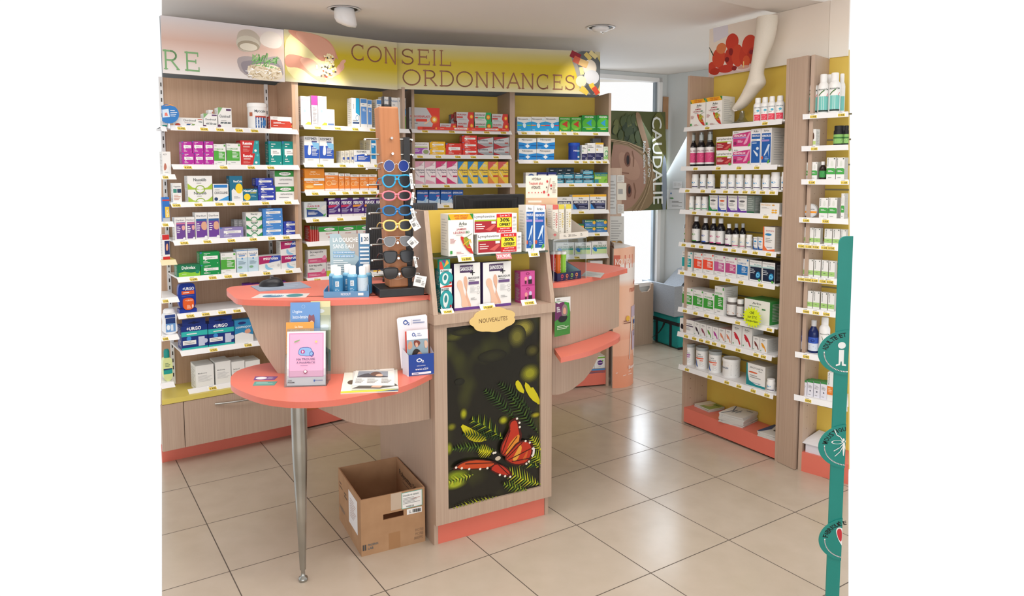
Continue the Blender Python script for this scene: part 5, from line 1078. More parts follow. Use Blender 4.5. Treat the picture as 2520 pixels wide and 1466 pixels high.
# low white carton behind the right counter
B(U4, 'M6', .76, 'white carton just above the counter top', D(Of, [('t', 'Arko', .4, .7, .7, .82, '#3E4A44')]), [(940, 1090, 1180)], .05, .02)
z = .76; MB('white_metal').box(U4.inner[0], U4.inner[1], -.006, .235, .751, .7599).build('shelf', U4.obj)

# ------------------------------------------------------------------ right-hand bay
def rs(x0, y0, x1, y1, tags, u=R1): shelf(u, 'X', x0, y0, x1, y1, tags, depth=.185, drail=-.03, tagw=.045)
V = lambda s: [(a, b) for a, b in s]
rs(1682, 323, 1922.6, 306.7, [(1740, '19.90€'), (1882, '16.90€')])
rs(1674.3, 419.4, 1911, 417.9, [(1711, '23.90€'), (1767, '17.60€'), (1818, '13.90€'), (1862, '11.90€')])
rs(1670.5, 472.9, 1913, 480.5, [(1691, '22.95€'), (1729, '22.95€'), (1755, '22.95€'), (1785, '19.95€'), (1811, '18.95€'), (1833, '18.95€'), (1853, '25.95€'), (1876, '18.85€'), (1900, '29.95€')])
rs(1671.5, 525, 1913, 541.7, [(1708, '19.95€'), (1744, '16.95€'), (1767, '16.95€'), (1787, '23.95€'), (1812, '23.95€'), (1884, '7.50€')])
rs(1669.2, 604.3, 1908.6, 634.6, [(1682, '16.90€'), (1705, '16.90€'), (1725, '16.50€'), (1755, '16.85€'), (1785, '19.80€'), (1805, '20.90€'), (1832, '24.95€'), (1858, '14.90€'), (1891, '23.95€')])
rs(1667.2, 673.9, 1905.5, 713.4, [(1678, '24.95€'), (1707, '9.95€'), (1735, '12.95€'), (1763, '17.95€'), (1791, '24.95€'), (1823, '14.20€'), (1871, '19.90€')])
rs(1667.2, 765.5, 1903.5, 819.3, [(1685, '20.90€'), (1711, '29.95€'), (1738, '21.95€'), (1764, '21.90€'), (1815, '19.20€'), (1893, '20.90€')])
rs(1665.8, 824.9, 1897.6, 889.8, [(1688, '4.95€'), (1708, '8.90€'), (1725, '8.90€'), (1741, '8.90€'), (1757, '8.90€'), (1779, '8.90€'), (1816, '30.90€'), (1860, '8.90€'), (1878, '8.90€')])
rs(1668.8, 904.9, 1901, 985.3, [(1690, '32.90€'), (1746, '29.95€'), (1788, '30.90€'), (1818, '30.00€'), (1853, '33.00€'), (1887, '33.00€')])
B(R1, 'V5', 0, 'white leg-care carton with orange top', DS['jambes'], [(347, 478, 852), (482, 620, 832)], .10)
cyl(R1, 'V5', 0, 'white and pink spray can', 'spray', [(890, 966, 842), (946, 1024, 835), (1008, 1082, 828), (1078, 1160, 822)], els=[('r', .3, .05, .8, .42, '#E84A5E'), ('t', 'AKILEINE', .3, .82, .8, .88, '#4A6A7A'), ('c', .6, .66, .1, .07, '#5AB0CC'), ('l', .36, .5, .7, .58, 1, G1), ('l', .36, .12, .7, .34, 4, '#F7C8CE')], cat='can')
cyl(R1, 'R3', 1, 'dark dosing bottle with pink label', 'doser', [(182, 296, 242), (292, 408, 236), (402, 522, 230)], body='#1D1A1E', lid='#ECECEA', els=[('r', 0, .34, 1, 1.15, '#EDEAEA'), ('r', 0, .12, 1, .78, '#D2447A'), ('t', 'OXYLL 500', .2, .86, .8, .96, '#8A2A4A', .02), ('l', .25, .2, .75, .66, 5, '#F0C0D0'), ('r', 0, 0, 1, .12, '#EDEAEA')], cat='bottle')
B(R1, 'R3', 1, 'white carton with dark red vein picture', DS['lympha'], [(538, 742, 488), (540, 742, 295, 485)], .07)
B(R1, 'R3', 1, 'pink circulation carton', DS['veino_p'], [(746, 980, 446), (748, 988, 215, 442)], .07)
B(R1, 'R3', 1, 'slim blue gel carton with a hand', DS['veino_w'], [(984, 1116, 192)], .10)
B(R1, 'R3', 1, 'slim blue gel carton with legs', DS['veino_b'], [(1118, 1256, 182)], .12)
jl = [('r', .28, .0, .82, .10, '#3A2A5A'), ('c', .42, .56, .16, .09, '#3F9AD0'), ('l', .3, .66, .8, .86, 2, G1), ('l', .3, .2, .8, .42, 3, G2), ('l', .82, .1, 1.0, .9, 9, G2)]
cyl(R1, 'R3', 2, 'white pill jar with pale blue mark', 'jar', [(145, 232, 778), (222, 322, 778), (326, 420, 778), (424, 526, 778), (592, 690, 778), (692, 795, 780), (792, 905, 780), (906, 1008, 780), (1012, 1122, 782), (1132, 1240, 782)], els=jl)
cyl(R1, 'R3', 2, 'larger white pill jar', 'jar', [(1244, 1372, 750), (1378, 1470, 748)], els=jl)
cyl(R1, 'R3', 3, 'white jar with blue and green label', 'jar', [(170, 265, 1060), (270, 356, 1062), (352, 442, 1064)], els=jl[1:] + [('r', .28, 0, .82, .1, '#3E9A5A')])
def ergy(c, m): return D('#EEEEEC', [('p', [0, 0, 1, 0, 1, .12, .4, .1, .12, .3, .08, .92, 0, 1], c), ('t', 'ERGYPHILUS', .16, .84, .94, .9, G3), ('c', .5, .66, .3, .06, m), ('l', .2, .36, .8, .54, 3, G1), ('t', 'Nutergia', .3, .16, .84, .22, '#3A5A8A')], side='#C9C9CE')
B(R1, 'R3', 3, 'white carton with green edge', ergy('#2E8A4E', '#6A6A6E'), [(444, 556, 1046)], .06)
B(R1, 'R3', 3, 'white carton with blue edge', ergy('#3A52B0', '#DC6A44'), [(562, 670, 1050)], .06)
B(R1, 'R3', 3, 'white carton with purple edge', ergy('#6A3AA0', '#6A6A6E'), [(682, 810, 1052), (813, 934, 1054)], .06)
B(R1, 'R3', 3, 'grey-green carton edge-on', D('#7E8A84', [('l', .1, .2, .9, .9, 6, '#A8B2AC'), ('r', 0, 0, 1, .1, '#2E6A4A')]), [(938, 1030, 1055)], .06)
B(R1, 'R3', 3, 'cream carton with orange tablets', DS['biogaine'], [(1105, 1352, 1150)], .09)
bl = lambda c: [('r', 0, 0, 1, 1.02, '#E8E8E6'), ('r', 0, 0, .62, .1, c), ('c', .4, .56, .14, .07, c), ('l', .2, .66, .8, .86, 2, G1), ('l', .2, .2, .8, .44, 4, G2)]
cyl(R1, 'R4', 4, 'dark syrup bottle with green-edged label', 'bottle', [(118, 216, 62), (214, 318, 60)], body='#17141A', lid='#E6E8EA', els=bl('#5A9A4A'), cat='bottle')
cyl(R1, 'R4', 4, 'dark syrup bottle with blue-edged label', 'bottle', [(328, 426, 80)], body='#17141A', lid='#E6E8EA', els=bl('#3A62B0'), cat='bottle')
cyl(R1, 'R4', 4, 'dark syrup bottle with pink-edged label', 'bottle', [(426, 520, 84), (506, 616, 84)], body='#17141A', lid='#E6E8EA', els=bl('#C0407E'), cat='bottle')
cyl(R1, 'R4', 4, 'shorter dark bottle behind the jars', 'bottle', [(612, 704, 150)], body='#17141A', lid='#E6E8EA', els=bl('#8A3A7A'), cat='bottle')
cyl(R1, 'R4', 4, 'short dark bottle at the back', 'bottle', [(704, 786, 146), (788, 864, 144)], body='#17141A', lid='#C9D0D6', els=bl('#8A3A7A'), cat='bottle', dd=.075)
cyl(R1, 'R4', 4, 'small white jar with pink-edged label', 'jar', [(692, 782, 276), (784, 858, 276)], body='#E6E4DA', els=jl[1:] + [('r', .28, 0, .82, .1, '#C0407E')])
cyl(R1, 'R4', 4, 'small white jar beside the twin cartons', 'jar', [(862, 942, 280)], els=jl)
B(R1, 'R4', 4, 'tiny white and blue carton', ergy('#2E5A9A', '#3F9AD0'), [(946, 1000, 308), (1004, 1062, 312)], .04)
B(R1, 'R4', 4, 'tall white carton with orange edge', DS['orangec'], [(1066, 1212, 186)], .08)
for x0, x1, y, c, nm, ds_ in ((93, 214, 482, '#1FA0A4', 'PHOTODERM', 'white carton with turquoise block'), (236, 340, 498, '#EC4E34', 'MINCIFLASH', 'white carton with vermilion block'), (345, 476, 508, '#F0503A', 'SUPLESTIM', 'wider white carton with vermilion block'), (481, 612, 530, '#C05E96', 'SUPLIXEE', 'white carton with mauve block'), (616, 752, 550, '#BE4E86', 'MUTUELLIA', 'white carton with deep mauve block'), (757, 896, 566, '#2474B8', 'HUGMERYOR', 'white carton with blue block')):
    B(R1, 'R4', 5, ds_, isn(c, nm), [(x0, x1, y)], .10)
B(R1, 'R4', 5, 'white and midnight-blue brain supplement carton', DS['neuro'], [(904, 1052, 590), (1056, 1212, 612)], .09)
for x0, x1, y, nm, ds_ in ((96, 222, 920, 'METABOREGUL', 'white and green block carton, leftmost'), (226, 350, 946, 'CARBOXYL', 'white and green block carton, second'), (352, 480, 976, 'TROXISLIM', 'shortest white and green block carton'), (485, 600, 905, 'PUROLECITINE', 'tallest white and green block carton')):
    B(R1, 'R4', 6, ds_, isn('#3E9E3C', nm), [(x0, x1, y)], .11)
cyl(R1, 'R4', 6, 'clear jar of gummies with white lid', 'jar', [(614, 746, 1030), (752, 840, 1058)], body='#6A625E', lid='#F0F0EE', els=[('r', 0, 0, 1, .95, '#E8E6E4'), ('l', .2, .5, .7, .8, 2, '#5A6A62'), blob([.2, .1, .3, .34, .6, .3, .8, .1], '#C9A08A')])
B(R1, 'R4', 6, 'wide white slimming carton with green side', DS['ultraven'], [(842, 1150, 1068)], .14)
B(R1, 'R5', 7, 'white charcoal-tablet carton', DS['charcoal'], [(57, 206, 110)], .12)
for x0, x1, y, c, ds_ in ((210, 270, 142, '#3A2A3A', 'narrow white carton with black leaf'), (273, 336, 160, '#8A4A5A', 'narrow white carton with plum leaf'), (339, 400, 178, '#5E9A3A', 'narrow white carton with green and blue leaf'), (403, 468, 194, '#B03A9A', 'narrow white carton with violet flower')):
    B(R1, 'R5', 7, ds_, arkoleaf(c), [(x0, x1, y)], .12)
B(R1, 'R5', 7, 'narrow white carton with salmon leaf', arkoleaf('#D88A6A', side='#C9A09A'), [(471, 536, 208), (539, 606, 222)], .12)
B(R1, 'R5', 7, 'taller white carton with crimson yeast picture', arkoleaf('#C8303E'), [(612, 716, 174), (719, 826, 200)], .09)
B(R1, 'R5', 7, 'small carton with dark red leaves', arkoleaf('#7A3A34'), [(834, 905, 296)], .09)
B(R1, 'R5', 7, 'small carton with orange flower', arkoleaf('#E8A02E'), [(908, 985, 312)], .09)
def coll(c): return [('t', 'Arko', .36, .82, .56, .92, '#3E4A44', .01), ('t', 'COLLAGENE', .26, .68, .66, .76, '#6A7078', .01), ('r', .24, .56, .7, .64, c), blob([.22, .5, .28, .46, .34, .2, .42, .02, .28, .1], '#2A5AA8'), ('l', .5, .1, .72, .4, 6, G2), ('r', .5, .44, .68, .5, c)]
cyl(R1, 'R5', 8, 'collagen tub with purple band', 'tub', [(86, 226, 358)], els=coll('#A05AA0'), lid='#A9AEAE')
cyl(R1, 'R5', 8, 'collagen tub with orange band', 'tub', [(226, 364, 398), (362, 506, 440)], els=coll('#E0684A'), lid='#A9AEAE')
cyl(R1, 'R5', 8, 'shorter white collagen tub with orange swirl', 'tub', [(508, 702, 518)], els=[('t', 'COLLAGEN', .1, .56, .5, .7, '#33486A', .02), ('p', [.1, .84, .5, .78, .5, .9, .2, .94], '#E8A05A'), ('l', .6, .1, .95, .9, 8, G2)])
B(R1, 'R5', 8, 'white and teal joint-care carton', DS['energy'], [(764, 966, 592)], .10)
cyl(R1, 'R5', 8, 'tiny white jar at the shelf end', 'jar', [(978, 1074, 742)], els=jl, dd=.002)
# ------------------------------------------------------------------ far-right bay
def r2(x0, y0, x1, y1, tags, n=0): shelf(R2, 'X', x0, y0, x1, y1, tags, depth=.185, drail=-.03, tagw=.042)
r2(1975.4, 290.6, 2087.7, 290.3, [(2002, '13.90€'), (2071, '13.90€')]); r2(1972.5, 370.4, 2087.7, 371, [(2004, '11.50€')]); r2(1971.9, 453.9, 2087.7, 454.6, [(1998, '5.50€'), (2078, '11.50€')])
r2(1966.6, 546.8, 2087.7, 552.7, [(1984, '5.50€'), (2032, '9.95€')]); r2(1963.4, 609.3, 2087, 620, [(1972, '9.50€'), (1990, '11.50€'), (2008, '9.50€'), (2029, '11.50€'), (2046, '8.95€')])
r2(1961, 690, 2087, 705, [(1972, '9.90€'), (1989, '8.50€'), (2005, '8.50€'), (2025, '12.50€'), (2043, '8.50€')]); r2(1959, 767.5, 2087, 787, [(1984, '9.90€'), (2008, '7.90€'), (2034, '5.90€')])
r2(1956.3, 876.5, 2086, 903, [(1984, '13.90€')]); r2(1953.9, 983.2, 2085, 1013, [(1989, '8.95€')])
cyl(R2, 'RR6', 0, 'white and aqua aroma spray can', 'spray', [(198, 288, 190), (285, 376, 180), (374, 470, 168)], els=[('r', .3, .08, .86, .62, '#7CC8C0'), ('t', 'PRANARÔM', .26, .84, .82, .92, '#3A4A3E', .01), ('p', [.5, .78, .84, .72, .76, .6], '#D84A52'), ('s', [.3, .66, .44, .76, .6, .84], .03, '#4A7A3E', .6), ('r', .3, .04, .86, .1, '#2A3A36')], cat='can')
cyl(R2, 'RR6', 0, 'white spray can in the back row', 'spray', [(270, 330, 192), (345, 420, 182), (462, 515, 175)], els=[('r', .3, .08, .86, .62, '#7CC8C0')], cat='can', dd=.09)
B(R2, 'RR6', 1, 'small serum carton with bottle picture', DS['serum'], [(210, 268, 640)], .05)
cyl(R2, 'RR6', 1, 'black pill jar with green label', 'jar', [(420, 510, 612), (506, 544, 610)], body='#1A1A1C', lid='#1E1E20', els=[('r', 0, .0, 1, .8, '#8CC06A'), ('r', 0, .44, 1, .56, '#3E7A3A'), ('l', .3, .1, .8, .36, 3, '#DCE8D0')])
B(R2, 'RR6', 2, 'small white and green aroma carton', DS['pran_g'], [(164, 217, 920), (226, 279, 916)], .05)
cyl(R2, 'RR6', 2, 'small dark bottle with white cap', 'bottle', [(298, 356, 912)], body='#2A1E1A', lid='#F0F0EE', els=[('r', 0, .1, 1, .9, '#3E9A4E'), ('l', .3, .3, .8, .7, 3, Wt)], cat='bottle')
B(R2, 'RR6', 2, 'larger white and green aroma carton', DS['pran_g'], [(358, 434, 878), (438, 516, 878), (520, 556, 878)], .05)
# round tin leaning upright
ox, oy, k = VW['RR6']; s, zc = R2.sz(ox + 232 * k, oy + 1325 * k, .03); r = .5 * 118 * k / F * 3.45; e = MB('#C9CBCC', .25); n = 28
e.slab([(r * math.cos(2 * math.pi * i / n), r + r * math.sin(2 * math.pi * i / n)) for i in range(n)], 0, .022)
paint(e, flat(2 * r, 2 * r), [('c', .5, .5, .42, .42, '#D9DBDC'), ('p', [.04, .32, .96, .32, .98, .46, .02, .46], '#F09A2E'), ('t', 'PRANARÔM', .3, .56, .8, .64, G3)])
o = e.build('balm_tin', None, R2.w(s, .008, R2.shelf[3]), R2.a); finish(o, R2, 3, s, R2.shelf[3], 'round silver balm tin with orange band', 'tin'); R2.items.append((s - r, s + r, R2.shelf[3], R2.shelf[3] + 2 * r, .0, .03))
B(R2, 'RR6', 3, 'white and green aroma carton', DS['pran_g'], [(296, 370, 1218), (373, 446, 1216), (480, 556, 1180)], .05)
B(R2, 'RR7', 4, 'slim essential-oil carton', DS['pranarom'], [(89, 120, 81), (122, 153, 84), (155, 188, 87), (208, 248, 90), (251, 288, 91), (291, 322, 94)], .03)
B(R2, 'RR7', 5, 'slim essential-oil carton', DS['pranarom'], [(81, 114, 244), (117, 151, 247), (154, 189, 250), (193, 228, 253), (231, 262, 256)], .03)
B(R2, 'RR7', 6, 'slim essential-oil carton', DS['pranarom'], [(113, 148, 409), (150, 184, 413), (190, 224, 418), (227, 260, 423)], .03)
cyl(R2, 'RR7', 7, 'blue glass bottle with silver cap', 'bottle', [(76, 125, 549), (128, 180, 560)], body='#14265E', lid='#D4D6DA', els=[('r', 0, .5, 1, .9, '#3A5FC0'), ('r', 0, 0, 1, .5, '#D9E2F0'), ('c', .5, .68, .12, .1, '#1E3A8A'), ('l', .3, .14, .7, .36, 2, '#6A86B8')], cat='bottle')
cyl(R2, 'RR7', 7, 'blue glass bottle behind the other two', 'bottle', [(117, 152, 542)], body='#14265E', lid='#D4D6DA', els=[], cat='bottle', dd=.08)
cyl(R2, 'RR7', 7, 'tall white aroma spray can', 'spray', [(183, 238, 546)], els=[('t', 'PRANARÔM', .26, .78, .86, .84, '#3A4A3E'), ('s', [.4, .2, .5, .5, .4, .7], .03, '#8A9A8A', .6), ('s', [.7, .2, .6, .5, .7, .66], .03, '#8A9A8A', .6)], cat='can')
B(R2, 'RR7', 8, 'white carton with green top', DS['pran_w'], [(86, 118, 870), (120, 151, 872), (153, 186, 876), (188, 222, 880)], .05)
B(R2, 'RR7', 8, 'taller white and orange aroma carton', DS['pran_o'], [(224, 256, 830)], .05)
def ordcols(items):
    return sorted(set(round(i[3], 3) for i in items))
# ------------------------------------------------------------------ centre display and the two counters
CU.inner = (0, .553); CU.deck = .957
c = empty('counter_display', CU.o, CU.a, 'central display cabinet with butterfly picture front between the two counters', 'display cabinet'); CU.obj = c
mb = MB('wood').box(0, .018, 0, .64, 0, .93); mb.build('side_panel', c)
MB('wood').box(.535, .553, 0, .64, 0, .93).build('side_panel', c)
MB('coral').box(.019, .534, .002, .02, 0, .094).build('plinth', c)
# mitred frame
def mitre(mb, x0, x1, z0, z1, w, y0, y1):
    mb.slab([(x0, z0), (x1, z0), (x1 - w, z0 + w), (x0 + w, z0 + w)], y0, y1); mb.slab([(x0, z1), (x0 + w, z1 - w * .8), (x1 - w, z1 - w * .8), (x1, z1)], y0, y1)
    mb.slab([(x0, z0), (x0 + w, z0 + w), (x0 + w, z1 - w * .8), (x0, z1)], y0, y1); mb.slab([(x1, z0), (x1, z1), (x1 - w, z1 - w * .8), (x1 - w, z0 + w)], y0, y1)
mb = MB('wood'); mitre(mb, .0, .556, .09, .945, .056, -.022, .0); mb.build('picture_frame', c)
# butterfly and fern picture
m, nt, b = newmat('print_forest', .3)
L = nt.links.new; N = nt.nodes.new
tc = N('ShaderNodeTexCoord'); nz = N('ShaderNodeTexNoise'); nz.inputs['Scale'].default_value = 3.2; nz.inputs['Detail'].default_value = 1.5; L(tc.outputs['Generated'], nz.inputs['Vector'])
cr = N('ShaderNodeValToRGB'); e_ = cr.color_ramp.elements; e_[0].position = .5; e_[0].color = rgb('#191811'); e_[1].position = .85; e_[1].color = rgb('#8E8A2A'); q = e_.new(.64); q.color = rgb('#3A3C18')
L(nz.outputs[0], cr.inputs[0]); L(cr.outputs[0], b.inputs['Base Color'])
px0, px1, pz0, pz1 = .056, .500, .146, .900
pic = MB('print_forest').box(px0, px1, -.012, -.002, pz0, pz1); w, h = px1 - px0, pz1 - pz0; A_ = h / w
fn0 = flat(w, h, px0, -.012, pz0); fn = lambda u, v, k: fn0(min(max(u, 0), 1), min(max(v, 0), 1), k * .12)
X = lambda x: (x - 90) / 524; Y = lambda y: 1 - (y - 155 + (x_ - 90) * 0) / 1050
def q_(*a):      # picture pixels (zoomed crop 709x1466) to u,v, following the tilt of the frame
    o = []
    for i in range(0, len(a), 2):
        x, y = a[i], a[i + 1]; u = (x - 90) / 524; top = 155 - 58 * u; bot = 1205 - 130 * u
        o += [u, 1 - (y - top) / (bot - top)]
    return o
els = []
for x, y, rx, ry, cc in ((130, 210, 40, 20, '#4A4A1A'), (200, 180, 60, 16, '#3A3A18'), (520, 160, 50, 44, '#8E8636'), (480, 210, 40, 50, '#6E6A2A'), (555, 420, 46, 42, '#8E8E1E'), (570, 290, 30, 26, '#4E4A20'), (340, 320, 60, 26, '#2C2C18'), (180, 650, 16, 26, '#A0A018'), (115, 725, 20, 18, '#7A7A1A'), (400, 690, 22, 20, '#A8A81C'), (590, 660, 26, 14, '#A0961E'), (100, 850, 16, 30, '#8E961E'), (140, 1010, 60, 30, '#8E9E22'), (130, 1060, 50, 22, '#A8B42A'), (160, 465, 20, 14, '#24241A')):
    u, v = q_(x, y)
    for j in range(5): els.append(('c', u, v, rx / 524 * (1.35 - .2 * j), ry / 1000 * (1.35 - .2 * j), '#%02X%02X%02X' % tuple(int(int('1B1A12'[i:i + 2], 16) * (1 - (j + 1) / 5) + int(cc[1 + i:3 + i], 16) * (j + 1) / 5) for i in (0, 2, 4))))
for P in ((490, 455, 530, 540, 480, 520, 465, 470), (530, 460, 600, 560, 612, 600, 560, 570, 520, 500), (560, 480, 612, 560, 612, 610, 570, 560), (155, 700, 230, 740, 320, 800, 250, 820, 190, 790)):
    els.append(blob(q_(*P), '#C9BE1C', 1))
random.seed(3)
def fern(x0, y0, x1, y1, ln, n, cols, bend=0):
    for i in range(n):
        t = i / (n - 1); x = x0 + (x1 - x0) * t; y = y0 + (y1 - y0) * t + bend * math.sin(math.pi * t); s = math.sin(math.pi * (.12 + .85 * (1 - t))) * ln
        dx, dy = x1 - x0, y1 - y0; qn = math.hypot(dx, dy); dx /= qn; dy /= qn
        for sg in (-1, 1):
            ex, ey = x + sg * dy * s + dx * s * .55, y - sg * dx * s + dy * s * .55
            els.append(('p', q_(x - dx * 5, y - dy * 5, x + dx * 5, y + dy * 5, ex, ey), cols[(i + (sg > 0)) % len(cols)]))
fern(470, 690, 300, 520, 46, 15, ['#2E4A1E', '#1E3616', '#3E5A22'], -14)
fern(560, 640, 380, 480, 44, 15, ['#2A401C', '#3A5220', '#203416'], -10)
fern(600, 760, 440, 560, 50, 15, ['#2E4A1E', '#48621E', '#223A18'])
fern(400, 800, 225, 685, 60, 18, ['#16240F', '#2C4A1C', '#8E9A1E'], -10)
fern(390, 800, 180, 765, 46, 16, ['#1B3012', '#22401A', '#1B3012'], -6)
fern(350, 860, 120, 850, 34, 16, ['#3A5A1E', '#5A761E', '#2A441A'], -14)
fern(350, 880, 262, 862, 44, 9, ['#C9C41E', '#A8A61C'])
fern(612, 960, 440, 890, 48, 14, ['#1E3A18', '#2E5222', '#A0A81E'], 6)
fern(612, 1060, 420, 985, 60, 14, ['#A8B02A', '#6A8A28', '#C4C22A'], 10)
fern(620, 870, 560, 790, 40, 8, ['#8E9A22', '#C4C22A'])
fern(640, 940, 560, 880, 50, 8, ['#B4BA26', '#7A8E22'])
fern(350, 1130, 120, 1195, 26, 14, ['#A8A81E', '#7A861E', '#5A661E'])
fern(540, 1100, 400, 1060, 40, 10, ['#4A6A22', '#8A9A26'])
fern(220, 1000, 95, 1040, 34, 9, ['#A8B42A', '#7A9A2A', '#C4C43A'])
# butterfly
els += [blob(q_(375, 890, 372, 840, 400, 780, 425, 735, 420, 700, 440, 678, 468, 668, 484, 690, 490, 740, 502, 775, 480, 830, 430, 900), '#4A120C', 1),
        blob(q_(382, 885, 380, 840, 408, 785, 432, 742, 430, 705, 450, 686, 470, 690, 478, 740, 486, 775, 460, 840, 420, 895), '#B8331E', 1),
        blob(q_(400, 890, 420, 830, 450, 790, 488, 760, 478, 820, 440, 880), '#D9882E', 1),
        blob(q_(392, 905, 430, 860, 470, 810, 520, 798, 560, 812, 572, 860, 560, 900, 530, 945, 470, 950, 420, 935), '#4A120C', 1),
        blob(q_(400, 905, 440, 860, 480, 818, 520, 808, 548, 824, 556, 860, 546, 900, 520, 932, 470, 942, 430, 930), '#B5321C', 1),
        blob(q_(440, 915, 470, 860, 490, 822, 500, 850, 480, 900, 460, 925), '#DE9A3A', 1), blob(q_(500, 915, 520, 880, 535, 850, 530, 890, 515, 920), '#C9602A', 1),
        blob(q_(105, 970, 140, 930, 210, 908, 300, 912, 360, 930, 320, 965, 240, 970, 160, 968), '#3E1410', 1),
        blob(q_(125, 962, 160, 930, 220, 914, 300, 918, 348, 934, 310, 958, 230, 964), '#C0481F', 1),
        blob(q_(310, 970, 345, 930, 400, 950, 442, 990, 440, 1018, 390, 1012, 340, 992), '#4A120C', 1),
        blob(q_(318, 968, 350, 936, 395, 955, 430, 990, 420, 1006, 380, 1000, 345, 985), '#B8301E', 1),
        blob(q_(318, 890, 322, 868, 345, 864, 364, 884, 350, 905, 326, 910), '#15120E', 1), ('c', *q_(360, 906), .03, .012, '#C9B9A2')]
for x, y in ((563, 850), (568, 870), (560, 890), (540, 925), (525, 938), (470, 676), (484, 700), (486, 725), (520, 806), (545, 815), (130, 955), (160, 960), (200, 965), (430, 1014), (400, 1010), (370, 1002), (335, 875), (345, 872), (260, 966), (300, 962)):
    u, v = q_(x, y); els.append(('c', u, v, .012, .0066, '#E8E0D2'))
els.append(blob(q_(566, 835, 576, 850, 572, 885, 556, 905, 562, 870), '#E4DCD8', 1))
for P in ((380, 885, 430, 745), (392, 885, 470, 780), (410, 905, 500, 815), (420, 915, 550, 850), (440, 925, 545, 905), (350, 930, 180, 935), (350, 930, 420, 1000)):
    els.append(('s', q_(*P), .008, '#3A100A', A_))
paint(pic, fn, els); pic.build('printed_picture', c)
# upper display box with sloping cheeks
mb = MB('wood').box(-.004, .566, -.034, .20, .918, .957); mb.build('deck', c)
for a in (-.004, .546):
    MB('wood').add([(a, -.03, .9575), (a + .02, -.03, .9575), (a + .02, .20, .9575), (a, .20, .9575), (a, .055, 1.366), (a + .02, .055, 1.366), (a + .02, .16, 1.366), (a, .16, 1.366)],
                   [(0, 3, 2, 1), (4, 5, 6, 7), (0, 1, 5, 4), (1, 2, 6, 5), (2, 3, 7, 6), (3, 0, 4, 7)]).build('side_cheek', c)
mb = MB('yellow_board').box(.016, .546, .150, .166, .957, 1.362); mb.build('back_panel', c)
MB('wood').box(0.018, .535, .20, .64, .985, 1.02).build('worktop', c)
zg = (CU.sz(1079.7, 632, .0)[1] + CU.sz(1347, 615.5, .0)[1]) / 2
MB('green_glass').box(.0165, .5455, -.006, .149, zg - .008, zg).build('glass_shelf', c)
CU.shelf = [zg]
# cloud sign NOUVEAUTES
ox, oy, k = 1060, 740, .4231
s0, _ = CU.sz(ox + 222 * k, oy + 108 * k, -.03); s1, _ = CU.sz(ox + 488 * k, oy + 98 * k, -.03); zc = CU.sz(ox + 355 * k, oy + 108 * k, -.03)[1]
W_ = s1 - s0; H_ = .098; P = []
n = 72
for i in range(n):
    a = 2 * math.pi * i / n; r = 1 + .10 * abs(math.sin(a * 3.5)) - .06
    P.append((W_ * .5 * r * math.cos(a) * .98, H_ * .5 * r * math.sin(a) * (1.0 if abs(math.cos(a)) > .3 else 1.03)))
mb = MB('#E4C480').slab(P, 0, .004)
paint(mb, flat(W_, H_, -W_ / 2, 0, -H_ / 2), [('t', 'NOUVEAUTES', .19, .42, .81, .60, '#6A4A2E', .004)])
o = mb.build('cloud_sign', None, CU.w((s0 + s1) / 2, -.04, zc), CU.a); tag(o, 'yellow cloud-shaped card reading NOUVEAUTES above the butterfly picture', 'sign')

# stock on the glass shelf
B(CU, 'C7', 0, 'big white leg-care carton, orange top', DS['jambes'], [(470, 752, 395)], .075, -.002)
ly = D('#F2F0EE', [('t', 'Lymphaveine', .02, .78, .48, .94, '#4A4A4C', .01), ('r', .02, .64, .52, .71, '#A4C43A'), ('r', .02, .08, .52, .64, '#A82A34'), ('p', [.26, .2, .46, .48, .51, .42, .38, .14], '#D2605A'), ('l', .05, .22, .26, .54, 3, '#F0D8D4'), ('r', .40, .5, .5, .62, Wt),
                  ('r', .52, .04, .88, .98, '#D2282E'), ('r', .53, .30, .87, .80, '#EFE33A'), ('t', 'Lot de 2', .60, .85, .82, .94, '#FFFFFF', .01), ('t', '30%', .6, .58, .82, .76, '#1E1E1E', .03), ('t', 'OFFERT', .58, .36, .84, .52, '#1E1E1E', .03), ('t', 'jusqu’à 4 mois', .60, .19, .82, .28, '#FFFFFF', .01), ('t', 'de programme', .56, .07, .85, .16, '#FFFFFF', .01), ('l', .9, .14, .98, .7, 3, G2), ('r', .91, .74, .97, .82, G1)], side='#D8D6D2')
B(CU, 'C7', 0, 'white and red vein carton, 30% offer sticker', ly, [(798, 1298, 612), (757, 1246, 392, 608)], .06, 0)
B(CU, 'C7', 0, 'tall white and blue gel carton', DS['veino_b'], [(1440, 1566, 302), (1345, 1436, 296)], .06, -.002)
# stock on the deck
mask = D('#EDECEA', [('r', 0, 0, 1, .06, '#6A4290'), ('r', .22, .80, .72, .96, '#4E3A5E'), ('t', 'SANOSOIN', .24, .84, .7, .93, '#FFFFFF', .02), ('s', [.70, .74, .70, .84], .03, '#1E1E22', 1.4), ('s', [.62, .79, .78, .79], .03, '#1E1E22', 1.4),
                     blob([.36, .56, .36, .70, .44, .74, .50, .66, .50, .50, .44, .38, .40, .12, .56, .07, .66, .07, .5, .3, .42, .5], '#E0B096'), blob([.10, .56, .12, .64, .24, .66, .32, .58, .34, .42, .44, .26, .56, .07, .26, .06, .28, .22, .22, .40, .12, .5], '#E9C0A6'),
                     ('t', 'MASQUE', .54, .65, .96, .70, '#3A3A3E', .01), ('l', .56, .61, .9, .64, 1, G3), ('r', .54, .54, .94, .60, '#6A5080'), ('l', .6, .36, .84, .50, 5, G2), ('l', .62, .2, .86, .26, 2, G1), ('a', .91, .46, .05, .035, .8, G1), ('a', .91, .36, .05, .035, .8, G1)], side='#4E3A6E')
